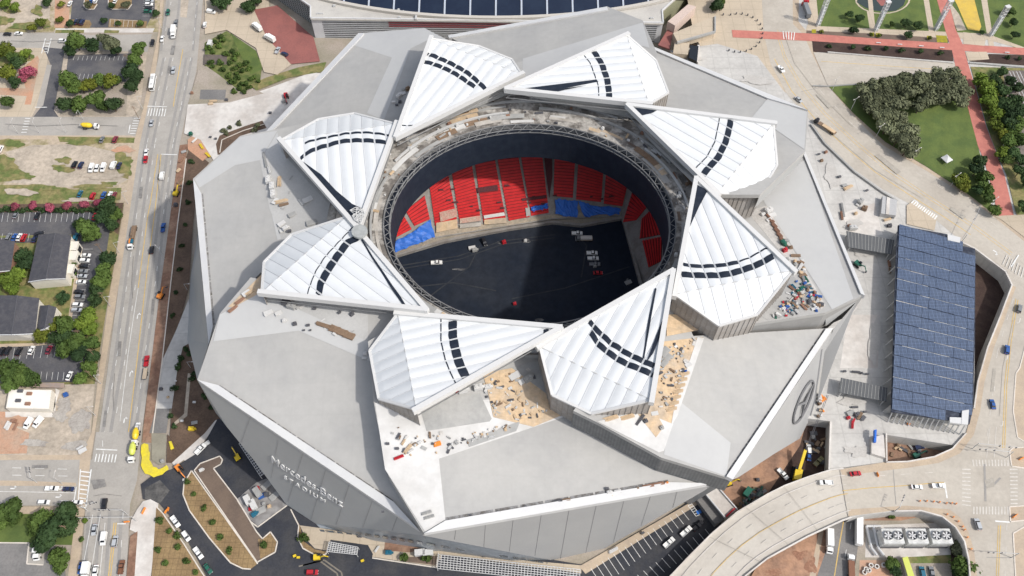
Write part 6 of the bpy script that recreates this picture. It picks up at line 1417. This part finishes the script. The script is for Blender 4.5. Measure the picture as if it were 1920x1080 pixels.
# white lattice light towers in the park
it = []
for bx, by, tx, ty in ((1533,48,1552,0), (1641,58,1666,6), (1754,56,1777,10), (1857,67,1890,15)):
    B = P(bx, by, 8); t = empty('light_tower', B, .35)
    H = 21; n = 9
    for sx, sy in ((-1,-1),(1,-1),(1,1),(-1,1)): MB().tube((sx*1.0,sy*.9,0), (sx*1.2,sy*1.0,H), .17, 5).build('leg', m_fascia, t)
    mb = MB()
    for i in range(n+1):
        z = H*i/n
        for s in (-1,1): mb.tube((-1.1,s*.95,z), (1.1,s*.95,z), .14, 4); mb.tube((s*1.1,-.95,z), (s*1.1,.95,z), .14, 4)
        if i < n:
            for s in (-1,1): mb.tube((-1.1,s*.95,z), (1.1,s*.95,z+H/n), .1, 4); mb.tube((s*1.1,-.95,z), (s*1.1,.95,z+H/n), .1, 4)
    mb.build('lattice', m_fascia, t); MB().box((0,0,H*.35), (1.2,1.2,H*.62)).build('core_panel', M('pale_blue_panel', (.55,.62,.66), fine=.05), t); MB().box((0,0,H+.3), (3.0,2.2,.5)).build('head_frame', m_fascia, t)
    t['category'] = 'light tower'; t['group'] = 'white lattice towers'; it.append((t, 'white lattice light tower', bx, by))
label_all(it, 'standing on the park lawn path')
tt = empty('event_tent', P(1772, 303, 8), .5, 'small white square tent alone on the right hand lawn', 'tent')
mb = MB(); s = 2.2; ap_ = (0,0,3.6); c4 = [(-s,-s,2.4),(s,-s,2.4),(s,s,2.4),(-s,s,2.4)]
for i in range(4): mb.poly([c4[i], c4[(i+1)%4], ap_]); mb.poly([c4[i], c4[(i+1)%4], (c4[(i+1)%4][0]*1.02, c4[(i+1)%4][1]*1.02, 2.1), (c4[i][0]*1.02, c4[i][1]*1.02, 2.1)])
mb.build('canopy', m_fascia, tt)
for c in c4: MB().tube((c[0]*.95,c[1]*.95,0), (c[0]*.95,c[1]*.95,2.4), .06, 5).build('leg', m_steel, tt)
# bollards around the tan plaza ring
it = []
pts = [(1356,28+0)] + [(1385+45*math.cos(math.radians(a)), 62+36*math.sin(math.radians(a))) for a in range(-110, 120, 14)]
for x, y in pts:
    o = MB().tube((0,0,0), (0,0,1.0), .45, 8, .4).tube((0,0,1.0), (0,0,1.25), .4, 8, .15).build('bollard', m_dsteel); o.location = P(x, y, LZ[8]); tag(o, cat='bollard', group='bollards around the plaza ring'); it.append((o, 'dark squat bollard', x, y))
label_all(it, 'in the ring on the tan plaza', 'top')
# benches on the red path
it = []
for x, y in ((1647,81), (1687,84), (1727,87), (1766,90), (1888,99)):
    b = empty('bench', P(x, y, LZ[8]), -.06); MB().box((0,0,.45), (2.6,.6,.1)).build('seat', m_fascia, b)
    for s in (-1,1): MB().box((s*1,0,.2), (.2,.5,.4)).build('leg', m_concw, b)
    b['category'] = 'bench'; b['group'] = 'benches on the red path'; it.append((b, 'white bench', x, y))
label_all(it, 'on the red path above the dark planter')
# barrels and cones
it = []
o0 = None
for x, y in ((1724,940),(1737,940),(1750,941),(1761,942),(1774,944),(1784,944),(1792,945),(1775,965),(1787,970),(1796,978),(1804,988),(1808,994),(1813,1008),(1820,1030)):
    if o0 is None:
        o0 = MB().tube((0,0,0), (0,0,1.1), .36, 9, .26).build('traffic_barrel', PAINT['orange']); b1 = MB().tube((0,0,.35), (0,0,.55), .345, 9, .325).build('white_band', m_white, o0); reg(o0); o = o0
    else: o = copy_tree(o0)
    o.location = P(x, y, LZ[8]); tag(o, cat='traffic barrel', group='orange barrels on the viaduct corner'); it.append((o, 'orange traffic barrel', x, y))
label_all(it, 'along the road corner above the cooling towers')
it = []
for x, y, b, w in ((1645,890,8,2), (1915,860,8,3), (1902,968,8,3), (270,958,0,3), (238,979,0,2.4), (312,959,0,2.2), (316,955,0,1.6)):
    o = MB().box((0,0,.5), (w,.5,.9), 0, .7).box((0,0,1.05), (w*.9,.2,.3)).build('barrier', PAINT['orange']); o.location = P(x, y, LZ[b]); o.rotation_euler = (0,0,RN.uniform(0,2)); tag(o, cat='barrier', group='orange road barriers'); it.append((o, 'orange road barrier', x, y))
label_all(it, 'set out beside the roads')
# ================================================================== ROOF AND SITE CLUTTER
def k_pallet(r):
    mb = MB(); mb.box((0,0,.08), (1.6,1.3,.16)); mb.box((0,0,.16+r.uniform(.2,.5)), (1.4,1.1,r.uniform(.5,.9))); return 'pallet_load'
def junk(kind, col, s):
    mb = MB()
    if kind == 'lumber_stack':
        for i in range(5):
            for j in range(2): mb.box((RN.uniform(-.3,.3)*s, (i-2)*.5*s*.5, .2+.3*j), (4*s, .42*s*.5, .26), RN.uniform(-.03,.03))
    elif kind == 'pallet_load':
        mb.box((0,0,.1), (1.7*s,1.4*s,.18)); mb.box((.05,0,.65*s), (1.5*s,1.2*s,.85*s), .05, .93); mb.box((.2*s,.1*s,1.2*s), (.8*s,.7*s,.3*s), .3)
    elif kind == 'pipe_bundle':
        for i in range(6): mb.tube((-2.6*s,(i%3-1)*.36,.2+.33*(i//3)), (2.6*s,(i%3-1)*.36,.2+.33*(i//3)), .16, 6)
    elif kind == 'roof_unit':
        mb.box((0,0,.8*s), (2.6*s,1.7*s,1.5*s), 0, .96); mb.tube((-.5*s,0,1.55*s), (-.5*s,0,1.8*s), .5*s, 10); mb.tube((.7*s,0,1.55*s), (.7*s,0,1.8*s), .5*s, 10); mb.box((1.6*s,0,.5*s), (.7*s,.8*s,.9*s))
    elif kind == 'tool_cart':
        mb.box((0,0,.55*s), (1.2*s,.8*s,.7*s), 0, 1.1); mb.bar((.6*s,-.3*s,1.1*s), (1.0*s,-.3*s,1.3*s), .1, .08)
        for x in (-.4,.4):
            for y in (-.3,.3): mb.tube((x*s,y*s-.05,.15), (x*s,y*s+.05,.15), .15, 7)
    elif kind == 'sheet_pile':
        for i in range(4): mb.box((RN.uniform(-.15,.15),RN.uniform(-.1,.1),.1+.14*i), (2.6*s,1.5*s,.12), RN.uniform(-.12,.12))
    elif kind == 'site_container':
        mb.box((0,0,1.25), (6*s,2.4,2.4)); 
        for i in range(12): mb.box((-2.7*s+i*.49*s,0,1.25), (.12,2.5,2.2))
        mb.box((0,0,2.5), (6.05*s,2.45,.1))
    o = mb.build(kind, col); return o
JC = {'white': m_wdeck, 'tan': m_ply, 'brown': m_wood, 'grey': m_gdeck, 'dark': m_dsteel, 'orange': PAINT['orange'], 'red': PAINT['red'], 'green': PAINT['green'], 'blue': PAINT['blue'], 'teal': PAINT['teal'], 'steel': m_steel, 'yellow': PAINT['yellow'], 'rust': m_brickb}
JN = {'lumber_stack': ('timber stack', 'timber stack'), 'pallet_load': ('loaded pallet', 'pallet'), 'pipe_bundle': ('bundle of pipes', 'pipes'), 'roof_unit': ('boxy machine', 'machine'), 'tool_cart': ('tool cart', 'cart'), 'sheet_pile': ('pile of sheets', 'sheets'), 'site_container': ('ribbed container', 'container')}
JP = {}
def clutter(place, group, where, lst):
    """where: a wing number (on its slope), or a z value; lst of (px, py, kind, colour, scale, heading)"""
    it = []
    for px, py, kind, col, s, hd in lst:
        key = (kind, col, round(s, 1))
        if key in JP:
            o = JP[key].copy(); COL.objects.link(o)
        else: o = JP[key] = junk(kind, JC[col], round(s, 1))
        o.location = WP[where].at(px, py, .15) if where in WP else P(px, py, where)
        o.rotation_euler = (0,0,hd); tag(o, cat=JN[kind][1], group=group); it.append((o, '%s %s' % (col, JN[kind][0]), px, py))
    label_all(it, place)
def scatter(n, poly, kinds, cols, s0=.6, s1=1.2, hd=None):
    xs = [p[0] for p in poly]; ys = [p[1] for p in poly]; r = []
    while len(r) < n:
        x = RN.uniform(min(xs), max(xs)); y = RN.uniform(min(ys), max(ys)); ins = False
        for (x0,y0),(x1,y1) in zip(poly, poly[1:]+poly[:1]):
            if (y0 > y) != (y1 > y) and x < (x1-x0)*(y-y0)/(y1-y0)+x0: ins = not ins
        if ins: r.append((x, y, RN.choice(kinds), RN.choice(cols), round(RN.uniform(s0, s1)*5)/5, RN.uniform(0,3.14) if hd is None else hd+RN.choice((0,1.57))+RN.uniform(-.15,.15)))
    return r
KA = ['pallet_load','lumber_stack','tool_cart','sheet_pile','pallet_load']
clutter('on the shaded deck of the western roof', 'materials on the western roof', 8, [(497,300,'pipe_bundle','grey',1.7,1.9), (503,312,'pipe_bundle','white',1.7,1.9), (504,340,'roof_unit','white',1.3,1.7), (511,352,'roof_unit','white',1.3,1.7), (513,366,'roof_unit','white',1.3,1.7), (516,378,'sheet_pile','white',1.3,1.2), (524,341,'lumber_stack','tan',1.3,1.7), (528,378,'lumber_stack','tan',1.3,.3), (533,384,'lumber_stack','brown',1,.3), (548,403,'sheet_pile','grey',1.3,.6), (528,420,'sheet_pile','white',1.3,.8), (536,430,'roof_unit','white',1,.6), (530,433,'sheet_pile','white',1,.4), (543,435,'tool_cart','dark',1.3,.2), (577,375,'sheet_pile','white',1.7,.5), (565,380,'pipe_bundle','white',.7,2.2), (585,418,'sheet_pile','grey',1.7,.3)])
clutter('on the shaded roof beside the upper left petal', 'materials on the upper left roof', 1, [(748,182,'roof_unit','white',1,1), (754,176,'sheet_pile','white',1.3,.5), (750,192,'pallet_load','dark',1,0), (744,198,'tool_cart','dark',1,0), (738,192,'sheet_pile','white',.7,0), (757,170,'pallet_load','grey',1,.4), (765,168,'pallet_load','brown',1.3,.4)])
clutter('on the white deck at the roof bottom', 'materials on the white deck', 6, scatter(64, [(745,800), (790,815), (860,820), (880,810), (960,795), (955,808), (870,840), (760,860), (740,840)], KA, ['brown','tan','tan','grey','white','white','steel','dark'], .3, .7)+[(765,842,'lumber_stack','tan',1,1), (748,858,'pipe_bundle','red',.7,.4), (820,833,'sheet_pile','orange',1,.3), (727,833,'tool_cart','dark',1,0), (745,842,'tool_cart','dark',1,0), (805,970,'pipe_bundle','grey',.7,.3), (800,962,'pipe_bundle','grey',.7,.3), (718,960,'tool_cart','dark',.7,0)])
clutter('on the plywood deck between the two lowest petals', 'materials on the plywood deck', 6, scatter(58, [(905,712), (950,700), (1000,760), (1035,775), (985,790), (925,780), (915,760)], KA, ['brown','tan','tan','grey','white','steel','dark'], .3, .7)+[(965,705,'sheet_pile','white',1.7,.5), (980,715,'sheet_pile','white',1.3,.7), (990,712,'roof_unit','grey',1.3,.6), (1000,708,'pallet_load','dark',1,.2), (897,728,'roof_unit','white',1.3,.2), (915,727,'roof_unit','white',1,.2), (858,733,'pallet_load','red',1,.3), (868,733,'roof_unit','white',1.3,.3), (885,712,'sheet_pile','white',1.7,.3)])
clutter('on the plywood strip of the lower right roof', 'materials on the lower right strip', 5, scatter(52, [(1255,650), (1290,636), (1310,636), (1285,690), (1260,760), (1240,770), (1235,700)], KA, ['dark','brown','tan','tan','grey','white','steel'], .3, .7)+[(1246,660,'sheet_pile','grey',1.7,.8), (1250,672,'sheet_pile','grey',1.7,.8), (1245,682,'sheet_pile','grey',1.3,.8), (1290,685,'sheet_pile','white',1,.5), (1285,697,'pallet_load','blue',.7,.5)]+[(1283-i*4,702+i*11,'lumber_stack','tan',1,.3) for i in range(7)]+[(1200,788,'pipe_bundle','dark',1,.9), (1210,790,'pallet_load','dark',1,.4), (1240,803,'pallet_load','grey',1,.4), (1175,783,'lumber_stack','tan',1.3,.3), (1145,785,'lumber_stack','tan',1.3,.3), (1227,776,'sheet_pile','white',1,.2)])
clutter('in the heap by the right petal', 'materials heaped by the right hand petal', 4, scatter(120, [(1490,522), (1510,520), (1545,572), (1540,580), (1455,597), (1445,590), (1480,555)], KA+['pipe_bundle','roof_unit'], ['teal','green','white','rust','grey','dark','tan','white','brown','white','steel','tan','grey','dark','red','blue'], .3, .75))
clutter('on the roof edge above the solar canopy side', 'materials on the right roof edge', 4, [(1440,397,'roof_unit','white',1.3,.6), (1430,403,'roof_unit','white',.7,.6), (1448,404,'sheet_pile','white',1.3,.4), (1442,413,'sheet_pile','white',1,.6)]+[(1444+i*5,410+i*9,'pipe_bundle','rust',1,-1.05) for i in range(6)]+[(1468,457,'roof_unit','green',1,-1), (1474,452,'roof_unit','grey',.7,0), (1471,470,'pallet_load','red',1.3,.4), (1482,465,'pallet_load','brown',1,0), (1492,480,'lumber_stack','brown',1,0), (1475,487,'pallet_load','grey',1,0)]+scatter(14, [(1485,485), (1500,480), (1515,520), (1500,520)], KA, ['tan','brown','grey','white']))
clutter('on the left bottom wing beside its deck', 'materials on the lower left wing', 7, [(605,610,'lumber_stack','brown',1.3,-.35), (615,613,'lumber_stack','brown',1.3,-.35), (628,618,'sheet_pile','brown',1.7,-.35), (642,624,'sheet_pile','brown',1.7,-.35), (655,630,'sheet_pile','brown',1.7,-.35), (630,624,'sheet_pile','white',1,1), (533,602,'pallet_load','white',1,.2), (553,608,'pallet_load','dark',1,.2), (522,588,'sheet_pile','white',1,.5), (503,587,'sheet_pile','white',1.3,.5), (578,611,'tool_cart','dark',1,.2), (570,620,'tool_cart','dark',.7,.2), (582,620,'tool_cart','dark',.7,.2), (660,590,'pallet_load','dark',1,.8), (637,587,'tool_cart','dark',1,.8), (547,576,'roof_unit','grey',1.3,-.3), (537,570,'roof_unit','dark',1.3,-.3), (590,580,'tool_cart','dark',1,0), (695,658,'pallet_load','tan',1,0), (685,664,'pallet_load','white',1,0), (683,672,'sheet_pile','white',.7,0), (437,580,'lumber_stack','rust',1,.8), (450,565,'lumber_stack','rust',1,.8), (462,550,'sheet_pile','white',1.3,.8), (470,548,'lumber_stack','tan',1,.8)])
clutter('along the gutter of the bottom wing', 'things along the bottom gutter', 6, [(1142,924,'roof_unit','white',.7,.2), (1138,917,'tool_cart','dark',1,.2), (1145,930,'tool_cart','yellow',.7,.2), (1158,923,'sheet_pile','white',1,.2), (1195,916,'pallet_load','brown',.7,.2), (1215,912,'lumber_stack','rust',1,.2), (1235,908,'lumber_stack','rust',1,.2), (1250,906,'pallet_load','orange',.7,.2), (1060,938,'pipe_bundle','brown',.7,.2), (1045,940,'pipe_bundle','dark',.7,.2), (985,950,'tool_cart','dark',.7,0), (935,960,'tool_cart','dark',.7,0), (882,966,'tool_cart','dark',.7,0)])
ringpts = []
for i in range(230):
    a = RN.uniform(0, 6.283); 
    k = RN.uniform(4, KO(a)-1)
    ringpts.append((a, k))
it = []
for a, k in ringpts:
    kind = RN.choice(KA+['pipe_bundle','roof_unit']); col = RN.choice(['brown','dark','rust','tan','grey','white','white','steel']); s = round(RN.choice((.5,.5,.7,.7,1.0)),1); key = (kind, col, s)
    if key in JP: o = JP[key].copy(); COL.objects.link(o)
    else: o = JP[key] = junk(kind, JC[col], s)
    p = ell(a, k, 63.1); o.location = p; o.rotation_euler = (0,0,a+RN.choice((0,1.57))+RN.uniform(-.3,.3)); tag(o, cat=JN[kind][1], group='materials on the ring deck')
    it.append((o, '%s %s' % (col, JN[kind][0]), p.x*1e3+k, p.y))
# order these by position round the ring so that each can be found
for look in sorted({i[1] for i in it}):
    l = sorted((i for i in it if i[1] == look), key=lambda t: t[2])
    for n_, i in enumerate(l): i[0]['label'] = '%s on the cluttered deck round the roof opening%s' % (look, '' if len(l) == 1 else ', '+nth(n_, len(l)))
clutter('in the small yard beside the dark court', 'boxes in the container yard', LZ[0], [(466,940,'site_container','white',.7,-1), (476,948,'site_container','white',.7,-1), (484,925,'site_container','grey',.7,-.9), (482,917,'pallet_load','red',1.3,.4), (492,930,'sheet_pile','blue',1.3,.4), (500,928,'pallet_load','dark',1.3,.2), (470,955,'pallet_load','red',1,.2), (478,965,'roof_unit','teal',1,.6), (488,958,'sheet_pile','grey',1.7,.5), (495,945,'pallet_load','grey',1,.1), (505,950,'pallet_load','tan',1,.3), (515,930,'sheet_pile','grey',1.7,.8), (500,910,'sheet_pile','grey',1.7,.8)])
clutter('on the mud below the eastern deck', 'materials on the eastern mud', LZ[0], scatter(34, [(1395,930), (1415,915), (1435,920), (1430,935), (1395,950), (1378,950)], ['pipe_bundle','pallet_load','lumber_stack'], ['dark','brown','green','dark','grey'], .6, 1)+scatter(14, [(1500,850), (1515,800), (1552,800), (1548,870), (1515,885)], KA, ['dark','grey','brown','tan'])+[(1400,925,'site_container','green',.7,.9), (1420,900,'pallet_load','dark',1,0), (1526,773,'sheet_pile','tan',1.7,0)])
clutter('on the pale eastern plaza', 'materials on the eastern plaza', LZ[8], [(1612,380,'roof_unit','grey',1.3,.8), (1609,383,'sheet_pile','white',1,.8), (1620,392,'pallet_load','brown',1.7,-.5), (1604,401,'pallet_load','olive' if 0 else 'tan',1,.3), (1590,352,'lumber_stack','tan',1.3,.5), (1583,348,'sheet_pile','grey',1,.4), (1625,358,'tool_cart','dark',1,.3), (1573,333,'tool_cart','dark',1.3,.3), (1540,302,'pallet_load','brown',1,.2), (1548,286,'pallet_load','rust',1,.4), (1535,290,'tool_cart','dark',1,.3), (1598,429,'roof_unit','steel',1.3,.0), (1592,424,'pallet_load','rust',1,0), (1667,424,'pallet_load','dark',1.3,0), (1664,412,'lumber_stack','tan',1,.3), (1672,409,'tool_cart','dark',1,.3), (1580,394,'pipe_bundle','grey',1.7,1.5), (1578,405,'pipe_bundle','rust',1,1.5), (1667,495,'lumber_stack','rust',1,1.5), (1668,508,'lumber_stack','brown',.7,1.5),
    (1605,698,'pipe_bundle','dark',.7,-.1), (1615,700,'pallet_load','dark',.7,0), (1625,702,'tool_cart','dark',1,0), (1583,697,'tool_cart','dark',1,0), (1602,764,'lumber_stack','dark',.7,0), (1595,775,'sheet_pile','grey',1.3,.4), (1605,778,'pallet_load','dark',1.3,.4), (1612,780,'lumber_stack','brown',1,.9), (1590,784,'pallet_load','red',1,.3), (1600,790,'lumber_stack','red',.7,1), (1618,784,'sheet_pile','dark',1,.8), (1598,797,'pipe_bundle','red',.7,1.3), (1621,773,'tool_cart','dark',1,0), (1703,795,'pallet_load','orange',.7,.2)]+scatter(12, [(1528,745), (1548,735), (1550,780), (1525,782)], KA, ['tan','orange','brown','white'], .7, 1.2))
clutter('in the small dirt pit', 'materials in the small pit', LZ[0], scatter(12, [(1670,820), (1740,835), (1720,858), (1670,860)], KA, ['dark','grey','brown','teal','tan'], .7, 1.2))
clutter('on the front edge of the stand', 'materials at the field edge', .9, [(890,470,'roof_unit','grey',1,.3), (945,455,'pallet_load','red',1.3,.3), (985,452,'pallet_load','white',1,.1), (885,465,'sheet_pile','white',1.3,.3), (1115,500,'pallet_load','grey',1,.3), (965,570,'pallet_load','red',1,.2), (1178,530,'sheet_pile','grey',1.3,.4), (905,415,'tool_cart','dark',1,0), (780,470,'pallet_load','white',1,.4), (795,463,'pallet_load','tan',1,.3)])
clutter('beside the orange dirt patch of the gravel lot', 'things on the gravel lot', LZ[0], [(13,797,'pipe_bundle','white',.7,1.4), (17,800,'pipe_bundle','white',.7,1.4), (30,800,'pipe_bundle','rust',.7,1.4), (27,790,'pallet_load','rust',1.3,0), (124,741,'pallet_load','blue',1.3,.4), (155,845,'sheet_pile','white',1.3,.6), (150,840,'lumber_stack','white',.7,.6)])
clutter('on the brown strip by the main road', 'things on the dirt strip', LZ[0], [(340,300,'lumber_stack','rust',1,1.3), (335,320,'sheet_pile','tan',1,1), (345,285,'sheet_pile','grey',1,.5), (338,340,'lumber_stack','brown',1,1), (330,385,'pallet_load','dark',1.3,0), (365,755,'tool_cart','white',1,0), (330,715,'tool_cart','white',.7,0), (302,730,'pallet_load','dark',1,0), (315,745,'pallet_load','tan',.7,0), (342,790,'tool_cart','white',1,0), (360,805,'roof_unit','yellow',1,0), (365,793,'sheet_pile','grey',1,.3), (305,865,'pallet_load','grey',1,.3), (378,882,'roof_unit','white',.7,.5), (345,900,'pallet_load','white',.7,0)])
clutter('on the concrete plaza at the upper left', 'things on the upper left plaza', LZ[0], [(358,252,'pallet_load','green',1.3,0), (365,264,'pipe_bundle','white',.7,1), (425,188,'pallet_load','dark',1,0), (400,190,'lumber_stack','tan',1,.1), (395,195,'sheet_pile','tan',1,.1), (395,258,'tool_cart','dark',1,0), (405,261,'tool_cart','dark',1,0), (378,275,'lumber_stack','yellow',1,-1), (390,291,'lumber_stack','yellow',1,-.8), (507,213,'tool_cart','dark',1.3,0), (533,191,'pallet_load','grey',1.3,.3), (395,85,'site_container','white',.7,1.5), (360,175,'pallet_load','rust',1,0)])
clutter('on the tan walkway below the sign wall', 'things below the sign wall', LZ[0], [(812,1028,'site_container','grey',.7,0), (788,1038,'site_container','white',.7,.1), (803,1038,'site_container','white',.7,.1), (729,1037,'roof_unit','teal',1,0), (707,1030,'lumber_stack','white',.7,1), (675,1005,'pallet_load','dark',1,0), (690,1008,'tool_cart','dark',1,0), (912,1040,'roof_unit','dark',1.3,0), (863,1033,'lumber_stack','rust',1.3,0), (560,1046,'tool_cart','lime' if 0 else 'yellow',1,0), (553,1043,'tool_cart','yellow',1,.4), (680,1052,'tool_cart','yellow',1,.4), (1150,1032,'lumber_stack','white',1,.5), (1205,1000,'tool_cart','dark',1,.5)])
